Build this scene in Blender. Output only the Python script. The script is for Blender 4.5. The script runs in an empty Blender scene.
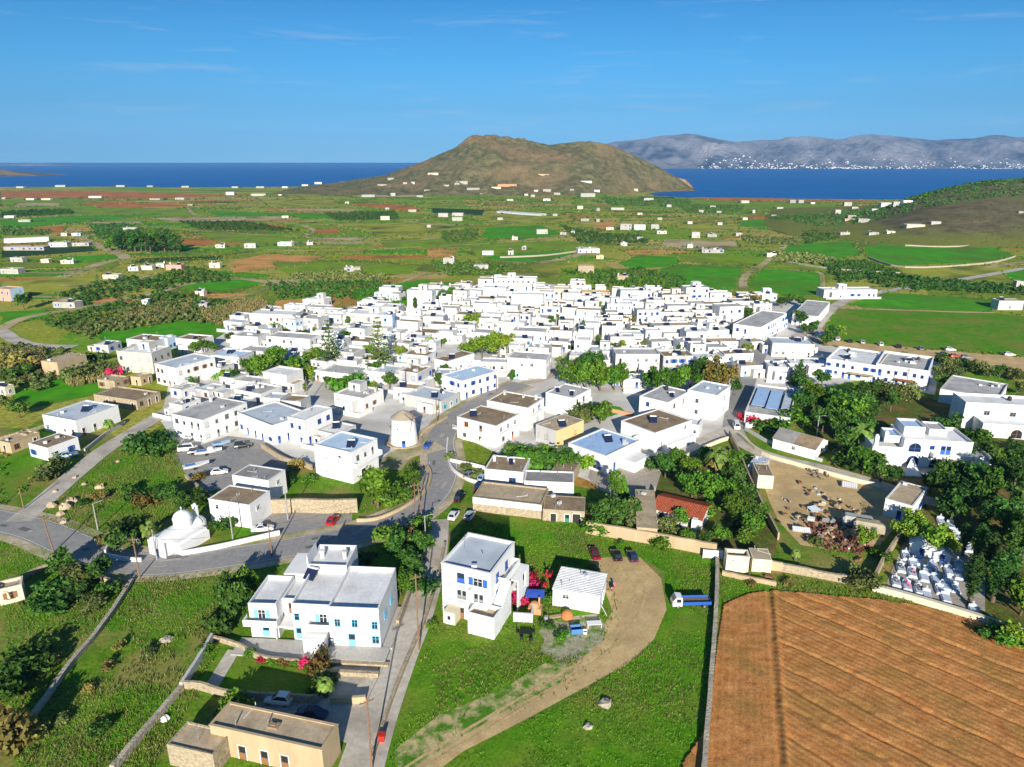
import bpy, bmesh, math, random
import numpy as np
from mathutils import Vector, Matrix
R = math.radians
sc = bpy.context.scene
COL = sc.collection
rnd = random.Random(7)
nr = np.random.default_rng(7)

# ---------------------------------------------------------------- camera
CAM_H, PITCH, F = 72.0, R(17.63), 700.0
SP, CP = math.sin(PITCH), math.cos(PITCH)
cam = bpy.data.objects.new('camera', bpy.data.cameras.new('camera'))
COL.objects.link(cam)
cam.location = (0, 0, CAM_H)
cam.rotation_euler = (R(90) - PITCH, 0, 0)
cam.data.sensor_width = 36.0
cam.data.lens = F / 1024 * 36.0
cam.data.clip_start = 1.0
cam.data.clip_end = 90000.0
sc.camera = cam
# ---------------------------------------------------------------- sky, sun, exposure
SUN_EL, SUN_AZ = 20.0, -2.2          # light travels towards +Y, turned 2.2 degrees to -X
world = bpy.data.worlds.new('World'); sc.world = world
world.use_nodes = True
wn = world.node_tree.nodes; wl = world.node_tree.links
wn.clear()
sky = wn.new('ShaderNodeTexSky'); sky.sky_type = 'NISHITA'; sky.sun_disc = False
sky.sun_elevation = R(SUN_EL); sky.sun_rotation = R(180 - SUN_AZ)
sky.air_density = 1.0; sky.dust_density = 0.15; sky.ozone_density = 3.0; sky.altitude = 80
hs = wn.new('ShaderNodeHueSaturation'); hs.inputs['Saturation'].default_value = 0.0
# clear azure air: the sky's own brightness, coloured from pale cyan at the horizon to deep blue overhead
tz = wn.new('ShaderNodeTexCoord'); sz = wn.new('ShaderNodeSeparateXYZ'); hr = wn.new('ShaderNodeValToRGB'); tint = wn.new('ShaderNodeMix'); tint.data_type = 'RGBA'; tint.blend_type = 'MULTIPLY'; tint.inputs['Factor'].default_value = 1.0
e = hr.color_ramp.elements; e[0].position = 0.0; e[0].color = (.29, .71, 1.02, 1); e[1].position = 1.0; e[1].color = (.16, .42, 1.0, 1)
for p_, c_ in ((.06, (.20, .62, 1.04, 1)), (.12, (.12, .54, 1.06, 1)), (.2, (.065, .41, .98, 1)), (.45, (.10, .42, 1.05, 1))):
    q_ = e.new(p_); q_.color = c_
wl.new(tz.outputs['Generated'], sz.inputs[0]); wl.new(sz.outputs['Z'], hr.inputs['Fac']); wl.new(hr.outputs['Color'], tint.inputs['B'])
# thin cirrus streaks, laid out in sky directions
tc = wn.new('ShaderNodeTexCoord'); mp = wn.new('ShaderNodeMapping'); mp.inputs['Scale'].default_value = (3.0, 3.0, 34.0)
nz = wn.new('ShaderNodeTexNoise'); nz.inputs['Scale'].default_value = 2.1; nz.inputs['Detail'].default_value = 8; nz.inputs['Roughness'].default_value = .62
nz.inputs['Distortion'].default_value = .35
rp = wn.new('ShaderNodeValToRGB'); rp.color_ramp.elements[0].position = .55; rp.color_ramp.elements[1].position = .83
rp.color_ramp.elements[1].color = (.42, .42, .42, 1)
mx = wn.new('ShaderNodeMix'); mx.data_type = 'RGBA'; mx.inputs['B'].default_value = (5.2, 6.2, 7.2, 1)
bg = wn.new('ShaderNodeBackground'); bg.inputs['Strength'].default_value = .052
wo = wn.new('ShaderNodeOutputWorld')
wl.new(tc.outputs['Generated'], mp.inputs['Vector']); wl.new(mp.outputs[0], nz.inputs['Vector']); wl.new(nz.outputs['Fac'], rp.inputs['Fac'])
wl.new(sky.outputs[0], hs.inputs['Color']); wl.new(hs.outputs[0], tint.inputs['A']); wl.new(tint.outputs['Result'], mx.inputs['A']); wl.new(rp.outputs['Color'], mx.inputs['Factor'])
wl.new(mx.outputs['Result'], bg.inputs['Color']); wl.new(bg.outputs[0], wo.inputs['Surface'])
sun = bpy.data.objects.new('sun', bpy.data.lights.new('sun', 'SUN')); COL.objects.link(sun)
sun.data.energy = 4.0; sun.data.angle = R(.53); sun.data.color = (1, .93, .80)
sd = Vector((math.sin(R(SUN_AZ)) * math.cos(R(SUN_EL)), math.cos(R(SUN_AZ)) * math.cos(R(SUN_EL)), -math.sin(R(SUN_EL))))
sun.rotation_euler = sd.to_track_quat('-Z', 'Y').to_euler()
sun.location = (0, -200, 200)
sc.view_settings.view_transform = 'Standard'
try: sc.view_settings.look = 'None'
except Exception: pass
sc.view_settings.gamma = 1.0
sc.view_settings.exposure = 0.95
sc.view_settings.use_curve_mapping = False
sc.render.engine = 'CYCLES'
cy = sc.cycles
cy.max_bounces = 4; cy.diffuse_bounces = 2; cy.glossy_bounces = 2; cy.transmission_bounces = 2; cy.transparent_max_bounces = 6
cy.volume_bounces = 0; cy.caustics_reflective = False; cy.caustics_refractive = False
cy.use_denoising = True
sc.render.use_persistent_data = False

# ---------------------------------------------------------------- projection helpers (where a photo point stands on the ground)
def at(px, py, z=0.0):
    u, v = (px - 512) / F, (py - 383.5) / F
    t = (CAM_H - z) / (SP + v * CP)
    return Vector((u * t, (CP - v * SP) * t, z))
def depth(py, z=0.0):
    v = (py - 383.5) / F
    return (CAM_H - z) / (SP + v * CP)
def ppm(py): return F / depth(py)            # pixels per metre across the view at ground row py
def at_y(px, py, Y):                         # a photo point at forward distance Y
    u, v = (px - 512) / F, (py - 383.5) / F
    t = Y / (CP - v * SP)
    return Vector((u * t, Y, CAM_H - (SP + v * CP) * t))
def proj(p):
    x, y, z = p[0], p[1], p[2] - CAM_H
    zc = y * CP - z * SP
    return 512 + F * x / zc, 383.5 + F * (-z * CP - y * SP) / zc

# ---------------------------------------------------------------- materials
MATS = {}
def mat(name, c1, c2=None, scale=1.0, rough=.85, bump=0.0, detail=5, c3=None, scale3=.1, spec=.25, island=0.0, coords='Object', metal=0.0, lo=.35, hi=.65, fine=0, fa=.3):
    if name in MATS: return MATS[name]
    m = bpy.data.materials.new(name); m.use_nodes = True
    n = m.node_tree.nodes; l = m.node_tree.links
    b = n['Principled BSDF']
    b.inputs['Roughness'].default_value = rough
    b.inputs['Specular IOR Level'].default_value = spec
    b.inputs['Metallic'].default_value = metal
    t = n.new('ShaderNodeTexCoord')
    vec = t.outputs[coords]
    col = None
    if c2 is not None:
        z = n.new('ShaderNodeTexNoise'); z.inputs['Scale'].default_value = scale; z.inputs['Detail'].default_value = detail
        z.inputs['Roughness'].default_value = .6
        l.new(vec, z.inputs['Vector'])
        r = n.new('ShaderNodeMapRange'); r.inputs['From Min'].default_value = lo; r.inputs['From Max'].default_value = hi
        l.new(z.outputs['Fac'], r.inputs['Value'])
        k = n.new('ShaderNodeMix'); k.data_type = 'RGBA'
        k.inputs['A'].default_value = (*c1, 1); k.inputs['B'].default_value = (*c2, 1)
        l.new(r.outputs[0], k.inputs['Factor']); col = k.outputs['Result']
        if c3 is not None:
            z3 = n.new('ShaderNodeTexNoise'); z3.inputs['Scale'].default_value = scale3; z3.inputs['Detail'].default_value = 4
            l.new(vec, z3.inputs['Vector'])
            r3 = n.new('ShaderNodeMapRange'); r3.inputs['From Min'].default_value = .45; r3.inputs['From Max'].default_value = .7
            l.new(z3.outputs['Fac'], r3.inputs['Value'])
            k3 = n.new('ShaderNodeMix'); k3.data_type = 'RGBA'; k3.inputs['B'].default_value = (*c3, 1)
            l.new(r3.outputs[0], k3.inputs['Factor']); l.new(col, k3.inputs['A']); col = k3.outputs['Result']
        if fine:
            zf = n.new('ShaderNodeTexNoise'); zf.inputs['Scale'].default_value = fine; zf.inputs['Detail'].default_value = 6; zf.inputs['Roughness'].default_value = .7
            l.new(vec, zf.inputs['Vector']); rf = n.new('ShaderNodeMapRange'); rf.inputs['From Min'].default_value = .32; rf.inputs['From Max'].default_value = .68; rf.inputs['To Min'].default_value = 1 - fa; rf.inputs['To Max'].default_value = 1 + fa
            l.new(zf.outputs['Fac'], rf.inputs['Value']); hf = n.new('ShaderNodeHueSaturation'); l.new(rf.outputs[0], hf.inputs['Value']); l.new(col, hf.inputs['Color']); col = hf.outputs[0]
        if bump:
            bp = n.new('ShaderNodeBump'); bp.inputs['Strength'].default_value = bump; bp.inputs['Distance'].default_value = .15
            l.new(z.outputs['Fac'], bp.inputs['Height']); l.new(bp.outputs[0], b.inputs['Normal'])
    if island:
        g = n.new('ShaderNodeNewGeometry')
        h = n.new('ShaderNodeHueSaturation')
        mr = n.new('ShaderNodeMapRange'); mr.inputs['To Min'].default_value = 1 - island; mr.inputs['To Max'].default_value = 1 + island
        l.new(g.outputs['Random Per Island'], mr.inputs['Value']); l.new(mr.outputs[0], h.inputs['Value'])
        if col is None: h.inputs['Color'].default_value = (*c1, 1)
        else: l.new(col, h.inputs['Color'])
        col = h.outputs[0]
    if col is None: b.inputs['Base Color'].default_value = (*c1, 1)
    else: l.new(col, b.inputs['Base Color'])
    MATS[name] = m
    return m
def leafmat(name, c1, c2, isl=.35, scale=.9):
    if name in MATS: return MATS[name]
    m = mat(name, c1, c2, scale, .6, island=isl, spec=.2)
    n = m.node_tree.nodes; l = m.node_tree.links
    b = n['Principled BSDF']; o = n['Material Output']
    tr = n.new('ShaderNodeBsdfTranslucent'); ms = n.new('ShaderNodeMixShader'); ms.inputs[0].default_value = .22
    src = b.inputs['Base Color'].links[0].from_socket
    oi = n.new('ShaderNodeObjectInfo'); hv = n.new('ShaderNodeHueSaturation'); m1 = n.new('ShaderNodeMapRange'); m2 = n.new('ShaderNodeMapRange')
    m1.inputs['To Min'].default_value = .7; m1.inputs['To Max'].default_value = 1.4; m2.inputs['To Min'].default_value = .478; m2.inputs['To Max'].default_value = .512
    l.new(oi.outputs['Random'], m1.inputs['Value']); ml = n.new('ShaderNodeMath'); ml.operation = 'FRACT'; mm = n.new('ShaderNodeMath'); mm.operation = 'MULTIPLY'; mm.inputs[1].default_value = 7.31
    l.new(oi.outputs['Random'], mm.inputs[0]); l.new(mm.outputs[0], ml.inputs[0]); l.new(ml.outputs[0], m2.inputs['Value']); l.new(m1.outputs[0], hv.inputs['Value']); l.new(m2.outputs[0], hv.inputs['Hue'])
    l.new(src, hv.inputs['Color']); src = hv.outputs[0]; l.new(src, b.inputs['Base Color'])
    l.new(src, tr.inputs['Color']); l.new(b.outputs[0], ms.inputs[1]); l.new(tr.outputs[0], ms.inputs[2]); l.new(ms.outputs[0], o.inputs['Surface'])
    return m

# ---------------------------------------------------------------- mesh helpers
class MB:
    """collects faces with a material index each"""
    def __init__(s): s.v = []; s.f = []; s.m = []; s.xf = None
    def add(s, vs, fs, mi=0):
        k = len(s.v)
        s.v += [tuple(s.xf @ Vector(p)) if s.xf else tuple(p) for p in vs]; s.f += [tuple(i + k for i in f) for f in fs]; s.m += [mi] * len(fs)
    def box(s, x0, x1, y0, y1, z0, z1, mi=0, tx=0, ty=0):
        s.add([(x0, y0, z0), (x1, y0, z0), (x1, y1, z0), (x0, y1, z0), (x0 + tx, y0 + ty, z1), (x1 - tx, y0 + ty, z1), (x1 - tx, y1 - ty, z1), (x0 + tx, y1 - ty, z1)],
              [(3, 2, 1, 0), (4, 5, 6, 7), (0, 1, 5, 4), (1, 2, 6, 5), (2, 3, 7, 6), (3, 0, 4, 7)], mi)
    def tube(s, p0, p1, r0, r1=None, n=8, mi=0, cap=True):
        r1 = r0 if r1 is None else r1
        p0, p1 = Vector(p0), Vector(p1); d = (p1 - p0).normalized()
        a = d.orthogonal().normalized(); b = d.cross(a)
        vs = []
        for p, r in ((p0, r0), (p1, r1)):
            for i in range(n):
                t = 2 * math.pi * i / n
                vs.append(p + (a * math.cos(t) + b * math.sin(t)) * r)
        fs = [(i, (i + 1) % n, n + (i + 1) % n, n + i) for i in range(n)]
        if cap: fs += [tuple(range(n - 1, -1, -1)), tuple(range(n, 2 * n))]
        s.add(vs, fs, mi)
    def lathe(s, prof, n=16, mi=0, cx=0, cy=0, arc=2 * math.pi):
        vs = []
        for r, z in prof:
            for i in range(n):
                t = arc * i / n
                vs.append((cx + r * math.cos(t), cy + r * math.sin(t), z))
        fs = []
        for j in range(len(prof) - 1):
            for i in range(n):
                fs.append((j * n + i, j * n + (i + 1) % n, (j + 1) * n + (i + 1) % n, (j + 1) * n + i))
        s.add(vs, fs, mi)
    def mesh(s, name, mats, smooth=False):
        me = bpy.data.meshes.new(name); me.from_pydata(s.v, [], s.f)
        mats = mats if isinstance(mats, (list, tuple)) else [mats]
        for m in mats: me.materials.append(m)
        if len(mats) > 1: me.polygons.foreach_set('material_index', s.m)
        if smooth: me.polygons.foreach_set('use_smooth', [True] * len(me.polygons))
        me.update(); return me
    def build(s, name, mats, parent=None, loc=(0, 0, 0), rz=0, smooth=False):
        return link(name, s.mesh(name, mats, smooth), parent, loc, rz)
def link(name, me, parent=None, loc=(0, 0, 0), rz=0):
    o = bpy.data.objects.new(name, me); COL.objects.link(o); o.location = loc; o.rotation_euler = (0, 0, rz)
    if parent: o.parent = parent
    return o
def np_mesh(name, V, Fq, m, smooth=False):
    """V (n,3), Fq (k,4) or (k,3) arrays"""
    V = np.asarray(V, np.float32); Fq = np.asarray(Fq, np.int32); k = Fq.shape[1]
    me = bpy.data.meshes.new(name)
    me.vertices.add(len(V)); me.vertices.foreach_set('co', V.ravel())
    me.loops.add(Fq.size); me.loops.foreach_set('vertex_index', Fq.ravel())
    me.polygons.add(len(Fq)); me.polygons.foreach_set('loop_start', np.arange(0, Fq.size, k, dtype=np.int32))
    if smooth: me.polygons.foreach_set('use_smooth', np.ones(len(Fq), bool))
    me.update(calc_edges=True); me.validate()
    me.materials.append(m)
    return me
THINGS = []      # (object, phrase, category, group) - labels are worked out at the end
def tag(o, phrase, cat, group=None, label=None):
    o['category'] = cat
    if group: o['group'] = group
    if label: o['label'] = label
    elif phrase: THINGS.append((o, phrase, cat))
    return o
def thing(name, loc, rz=0, phrase=None, cat=None, group=None, label=None):
    o = bpy.data.objects.new(name, None); COL.objects.link(o); o.location = loc; o.rotation_euler = (0, 0, rz); o.empty_display_size = .5
    return tag(o, phrase, cat, group, label)
def kind(o, k): o['kind'] = k; return o
def inpoly(pts, poly):
    x, y = pts[:, 0], pts[:, 1]; c = np.zeros(len(pts), bool); n = len(poly)
    for i in range(n):
        x1, y1 = poly[i]; x2, y2 = poly[(i + 1) % n]
        if y1 == y2: continue
        k = ((y1 > y) != (y2 > y)) & (x < (x2 - x1) * (y - y1) / (y2 - y1) + x1)
        c ^= k
    return c
def sample(poly, dens):
    """random ground points (world) inside a world polygon"""
    a = np.array([(p[0], p[1]) for p in poly]); lo, hi = a.min(0), a.max(0)
    n = int(np.prod(hi - lo) * dens)
    p = lo + nr.random((n, 2)) * (hi - lo)
    return p[inpoly(p, a)]
def fnoise(x, y, seed=0, octs=4, base=1.0):
    """cheap smooth value noise for terrain, numpy arrays"""
    out = np.zeros_like(x, float); amp = 1.0; f = base
    for o in range(octs):
        xi, yi = x * f, y * f; x0, y0 = np.floor(xi), np.floor(yi); fx, fy = xi - x0, yi - y0
        fx = fx * fx * (3 - 2 * fx); fy = fy * fy * (3 - 2 * fy)
        def h(a, b):
            s = np.sin(a * 127.1 + b * 311.7 + (seed + o) * 74.7) * 43758.5453
            return s - np.floor(s)
        out += amp * ((h(x0, y0) * (1 - fx) + h(x0 + 1, y0) * fx) * (1 - fy) + (h(x0, y0 + 1) * (1 - fx) + h(x0 + 1, y0 + 1) * fx) * fy - .5)
        amp *= .5; f *= 2.03
    return out
# ================================================================ SETTING: sea, land, hills
sea_m = mat('sea', (.004, .09, .3), (.007, .12, .37), .004, .45, bump=.0, spec=.12)
_n = sea_m.node_tree.nodes; _l = sea_m.node_tree.links
_w = _n.new('ShaderNodeTexNoise'); _w.inputs['Scale'].default_value = .12; _w.inputs['Detail'].default_value = 4
_b = _n.new('ShaderNodeBump'); _b.inputs['Strength'].default_value = .5; _b.inputs['Distance'].default_value = .8
_t = _n.new('ShaderNodeTexCoord'); _l.new(_t.outputs['Object'], _w.inputs['Vector']); _l.new(_w.outputs['Fac'], _b.inputs['Height']); _l.new(_b.outputs[0], _n['Principled BSDF'].inputs['Normal'])
m = MB(); m.add([(-45000, 200, -1.5), (45000, 200, -1.5), (45000, 33000, -1.5), (-45000, 33000, -1.5)], [(0, 1, 2, 3)])
kind(m.build('sea', sea_m), 'structure')

# ---- ground sheet: patchwork of scrub, pasture and earth
gm = bpy.data.materials.new('ground'); gm.use_nodes = True
def ground_mat(m):
    n = m.node_tree.nodes; l = m.node_tree.links; b = n['Principled BSDF']
    b.inputs['Roughness'].default_value = .95; b.inputs['Specular IOR Level'].default_value = .1
    t = n.new('ShaderNodeTexCoord')
    def noise(s, d=4):
        z = n.new('ShaderNodeTexNoise'); z.inputs['Scale'].default_value = s; z.inputs['Detail'].default_value = d; z.inputs['Roughness'].default_value = .62
        l.new(t.outputs['Object'], z.inputs['Vector']); return z
    def ramp(src, stops):
        r = n.new('ShaderNodeValToRGB'); e = r.color_ramp.elements
        while len(e) < len(stops): e.new(.5)
        for i, (p, c) in enumerate(stops): e[i].position = p; e[i].color = (*c, 1)
        l.new(src, r.inputs['Fac']); return r
    def mixc(a, b_, f, mode='MIX'):
        k = n.new('ShaderNodeMix'); k.data_type = 'RGBA'; k.blend_type = mode
        for s, x in (('A', a), ('B', b_), ('Factor', f)):
            if isinstance(x, (int, float)): k.inputs[s].default_value = x
            elif isinstance(x, tuple): k.inputs[s].default_value = (*x, 1)
            else: l.new(x, k.inputs[s])
        return k.outputs['Result']
    v = n.new('ShaderNodeTexVoronoi'); v.inputs['Scale'].default_value = 1.0
    mpg = n.new('ShaderNodeMapping'); mpg.inputs['Rotation'].default_value = (0, 0, R(14)); mpg.inputs['Scale'].default_value = (1 / 95, 1 / 60, 1)
    wv = noise(.011, 3); add = n.new('ShaderNodeVectorMath'); add.operation = 'MULTIPLY_ADD'
    add.inputs[1].default_value = (35, 35, 0); l.new(wv.outputs['Color'], add.inputs[0]); l.new(t.outputs['Object'], add.inputs[2])
    l.new(add.outputs[0], mpg.inputs['Vector']); l.new(mpg.outputs[0], v.inputs['Vector'])
    sep = n.new('ShaderNodeSeparateColor'); l.new(v.outputs['Color'], sep.inputs[0])
    patch = ramp(sep.outputs[0], [(0, (.17, .25, .022)), (.2, (.29, .33, .035)), (.4, (.12, .32, .01)), (.58, (.39, .36, .07)), (.74, (.5, .37, .14)), (.86, (.46, .2, .07)), (.93, (.1, .15, .022))])
    patch.color_ramp.interpolation = 'CONSTANT'
    n1 = noise(.05, 6); r1 = ramp(n1.outputs['Fac'], [(.33, (.11, .17, .02)), (.52, (.27, .32, .035)), (.68, (.46, .39, .12))])
    c = mixc(patch.outputs['Color'], r1.outputs['Color'], .3)
    n2 = noise(.6, 6); r2 = ramp(n2.outputs['Fac'], [(.3, (.55, .55, .5)), (.7, (1.35, 1.35, 1.25))])
    c = mixc(c, r2.outputs['Color'], 1.0, 'MULTIPLY')
    l.new(c, b.inputs['Base Color'])
    bp = n.new('ShaderNodeBump'); bp.inputs['Strength'].default_value = .6; bp.inputs['Distance'].default_value = .4
    l.new(n2.outputs['Fac'], bp.inputs['Height']); l.new(bp.outputs[0], b.inputs['Normal'])
ground_mat(gm)
shore = [at(-260, 187), at(-100, 187.5), at(0, 187), at(90, 186.5), at(180, 187.5), at(260, 187), at(330, 186)]
land = [Vector((-900, -60, 0))] + [Vector((-3500, 900, 0))] + shore
land += [at(340, 181.5), at(380, 178), at(640, 178), at(690, 187), at(668, 189.5), at(648, 193), at(655, 196), at(700, 198.5), at(760, 198.5), at(810, 199), at(850, 199.5), at(905, 199.5), at(960, 192), at(1060, 190), at(1300, 192)]
land += [Vector((1500, 600, 0)), Vector((700, -60, 0))]
m = MB(); m.add(land, [tuple(range(len(land)))][::1])
k = len(land); m.add([(p.x, p.y, -3) for p in land], [])
m.f += [(i, i + k, (i + 1) % k + k, (i + 1) % k) for i in range(k)]; m.m += [0] * k
og = kind(m.build('ground', gm), 'structure')
bm = bmesh.new(); bm.from_mesh(og.data); bmesh.ops.recalc_face_normals(bm, faces=bm.faces); bm.to_mesh(og.data); bm.free()

# ---- hills
def interp(x, pts): return np.interp(x, [p[0] for p in pts], [p[1] for p in pts])
KY = 1950.0
ksil = [(300, 187), (340, 182), (362, 178.5), (385, 175), (405, 168), (425, 161), (440, 154), (455, 148), (466, 140), (476, 136), (484, 138), (492, 135.5), (505, 138), (525, 140), (548, 145), (570, 143), (590, 141.5), (606, 144), (620, 149), (640, 158), (660, 168), (676, 177), (686, 184), (693, 190)]
kprof = [(at_y(a, b, KY).x, max(at_y(a, b, KY).z, -2.5)) for a, b in ksil]
def kefalos(x, y):
    r = interp(x, kprof)
    d = (y - KY)
    s = np.where(d < 0, np.interp(x, [150, 330, 420, 520], [360, 190, 110, 70]), np.interp(x, [300, 520], [420, 150]))
    t = np.clip(np.abs(d) / s, 0, 1)
    f = (1 - t) ** 1.25 * (1 + .25 * t)
    g = fnoise(x, y, 3, 6, 1 / 150.) ; gul = 1 - np.abs(fnoise(x * 1.0, y * .4, 9, 5, 1 / 75.)) * 2.4
    z = r * f + (g * 20 + (gul - .55) * 13) * np.clip(r / 45, 0, 1) * (t * (1 - t) * 4 * .8 + .07) + np.abs(fnoise(x, y, 41, 3, 1 / 22.)) * 11 * np.clip((r - 105) / 25, 0, 1) * (1 - t) ** 3
    return z - 2.5 * t
rsil = [(785, 217), (820, 216), (845, 214.5), (865, 212), (885, 207.5), (905, 200), (920, 195), (940, 190), (965, 185), (1000, 180), (1024, 178.5), (1080, 170), (1200, 158), (1400, 150)]
RY = 900.0
rprof = [(at_y(a, b, RY).x, max(at_y(a, b, RY).z, 0)) for a, b in rsil]; rprof = [(rprof[0][0] - 60, -.5)] + rprof
def righthill(x, y):
    sc_ = RY / np.maximum(y, 400)
    r = interp(x * RY / np.maximum(y, 500), rprof)
    t = np.clip((y - 590) / 300., 0, 1); t = t * t * (3 - 2 * t) * .55 + t * .45
    back = np.clip((1250 - y) / 330., 0, 1)
    g = fnoise(x, y, 5, 5, 1 / 70.)
    return r * t * np.clip(back, 0, 1) + g * 5 * np.clip(r / 25, 0, 1) * t - 2.9 + 2.8 * t * np.clip((r - 2) / 4, 0, 1) * np.clip(back * 3, 0, 1)
def hill_mesh(name, fn, x0, x1, y0, y1, nx, ny, m):
    xs = np.linspace(x0, x1, nx); ys = np.linspace(y0, y1, ny); X, Y = np.meshgrid(xs, ys); Z = fn(X, Y)
    V = np.stack([X.ravel(), Y.ravel(), Z.ravel()], 1)
    i = np.arange(nx * ny).reshape(ny, nx)
    Fq = np.stack([i[:-1, :-1].ravel(), i[:-1, 1:].ravel(), i[1:, 1:].ravel(), i[1:, :-1].ravel()], 1)
    return kind(link(name, np_mesh(name, V, Fq, m, True)), 'structure')
def hillmat(name, c1, c2, c3, s, s3, zlo=None, zc=None, bump=.8, bd=3.0):
    m = mat(name, c1, c2, s, .95, detail=9, c3=c3, scale3=s3, spec=.05)
    n = m.node_tree.nodes; l = m.node_tree.links; b = n['Principled BSDF']
    z = n.new('ShaderNodeTexNoise'); z.inputs['Scale'].default_value = s * 4; z.inputs['Detail'].default_value = 8; z.inputs['Roughness'].default_value = .7
    t = n.new('ShaderNodeTexCoord'); l.new(t.outputs['Object'], z.inputs['Vector'])
    bp = n.new('ShaderNodeBump'); bp.inputs['Strength'].default_value = bump; bp.inputs['Distance'].default_value = bd
    l.new(z.outputs['Fac'], bp.inputs['Height']); l.new(bp.outputs[0], b.inputs['Normal'])
    if zc is not None:      # bare rock near the summit and on the low sea cliff
        g = n.new('ShaderNodeSeparateXYZ'); l.new(t.outputs['Object'], g.inputs[0])
        ad = n.new('ShaderNodeMath'); ad.operation = 'MULTIPLY_ADD'; l.new(z.outputs['Fac'], ad.inputs[0]); ad.inputs[1].default_value = 55; l.new(g.outputs['Z'], ad.inputs[2])
        mr = n.new('ShaderNodeMapRange'); mr.inputs['From Min'].default_value = zlo[0]; mr.inputs['From Max'].default_value = zlo[1]; l.new(ad.outputs[0], mr.inputs['Value'])
        k = n.new('ShaderNodeMix'); k.data_type = 'RGBA'; k.inputs['B'].default_value = (*zc, 1)
        src = b.inputs['Base Color'].links[0].from_socket
        l.new(src, k.inputs['A']); l.new(mr.outputs[0], k.inputs['Factor']); l.new(k.outputs['Result'], b.inputs['Base Color'])
    return m
km = hillmat('hill_rock', (.09, .1, .038), (.25, .21, .1), (.3, .2, .1), .06, .009, (152, 182), (.3, .15, .08), bump=1.0, bd=5)
hill_mesh('hill', kefalos, kprof[0][0], kprof[-1][0], KY - 360, KY + 420, 300, 170, km)
rm_ = hillmat('hill_heath', (.09, .085, .042), (.19, .158, .085), (.15, .15, .06), .06, .012, bump=1, bd=2)
_n = rm_.node_tree.nodes; _l = rm_.node_tree.links; _b = _n['Principled BSDF']; _g = _n.new('ShaderNodeSeparateXYZ'); _t = [q for q in _n if q.type == 'TEX_COORD'][0]; _l.new(_t.outputs['Object'], _g.inputs[0])
_z = _n.new('ShaderNodeTexNoise'); _z.inputs['Scale'].default_value = .03; _z.inputs['Detail'].default_value = 6; _l.new(_t.outputs['Object'], _z.inputs['Vector'])
_a = _n.new('ShaderNodeMath'); _a.operation = 'MULTIPLY_ADD'; _l.new(_z.outputs['Fac'], _a.inputs[0]); _a.inputs[1].default_value = -14; _l.new(_g.outputs['Z'], _a.inputs[2])
_r = _n.new('ShaderNodeMapRange'); _r.inputs['From Min'].default_value = -3; _r.inputs['From Max'].default_value = 4; _l.new(_a.outputs[0], _r.inputs['Value'])
_k = _n.new('ShaderNodeMix'); _k.data_type = 'RGBA'; _k.inputs['A'].default_value = (.19, .21, .04, 1); _l.new(_b.inputs['Base Color'].links[0].from_socket, _k.inputs['B']); _l.new(_r.outputs[0], _k.inputs['Factor']); _l.new(_k.outputs['Result'], _b.inputs['Base Color'])
hill_mesh('hillside', righthill, rprof[0][0], 1250, 592, 1400, 200, 120, rm_)
# orange cliff at the point of the headland
cl = MB()
pts = [(640, 187.6), (652, 187.8), (664, 188), (676, 188.2), (686, 188.2), (693, 188)]
for i in range(len(pts) - 1):
    a, b = at(*pts[i]), at(*pts[i + 1]); h0 = [3, 9, 20, 28, 22, 4][i]; h1 = [3, 9, 20, 28, 22, 4][i + 1]
    cl.add([(a.x, a.y, -2), (b.x, b.y, -2), (b.x + 4, b.y + 25, h1), (a.x + 3, a.y + 25, h0), (b.x + 5, b.y + 120, -2), (a.x + 3, a.y + 120, -2)], [(0, 1, 2, 3), (3, 2, 4, 5), (0, 3, 5), (1, 4, 2)])
kind(cl.build('cliff_ground', hillmat('cliff', (.42, .2, .08), (.5, .28, .13), (.3, .17, .08), .05, .02, bump=1, bd=4)), 'structure')
# mountains across the strait
NY = 8800.0
nsil = [(520, 158), (560, 152), (600, 145), (615, 141), (640, 139), (660, 136), (684, 133), (700, 134.5), (720, 139), (735, 141), (748, 140), (762, 138.5), (778, 139), (790, 136), (812, 135.5), (828, 137.5), (842, 138), (858, 134.5), (872, 133.5), (886, 134.5), (900, 135.5), (920, 137), (938, 138.5), (955, 138.5), (975, 138), (990, 135), (1005, 135.5), (1024, 137), (1080, 140), (1180, 136), (1300, 140)]
nprof = [(at_y(a, b, NY).x, at_y(a, b, NY).z) for a, b in nsil]
def naxos(x, y):
    r = interp(x, nprof); t = np.clip((NY - y) / 1500., -1, 1)
    ta = np.abs(t)
    f = (1 - ta) ** 1.35
    g = fnoise(x, y, 21, 6, 1 / 620.); gul = 1 - np.abs(fnoise(x, y * .4, 29, 5, 1 / 330.)) * 2
    return r * f + (g * 150 + (gul - .55) * 130) * ta * (1 - ta) * 3.2 + (g * 10 + gul * 6 - 6) * (1 - ta) - 1.5 - 3 * ta
nm = hillmat('mountain', (.045, .062, .09), (.25, .26, .29), (.4, .38, .38), .005, .0016, bump=1, bd=60)  # rock base shifted cool and bluish: some distance haze is put into the colour
hill_mesh('mountains', naxos, nprof[0][0], nprof[-1][0], NY - 1500, NY + 1500, 420, 90, nm)
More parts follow.
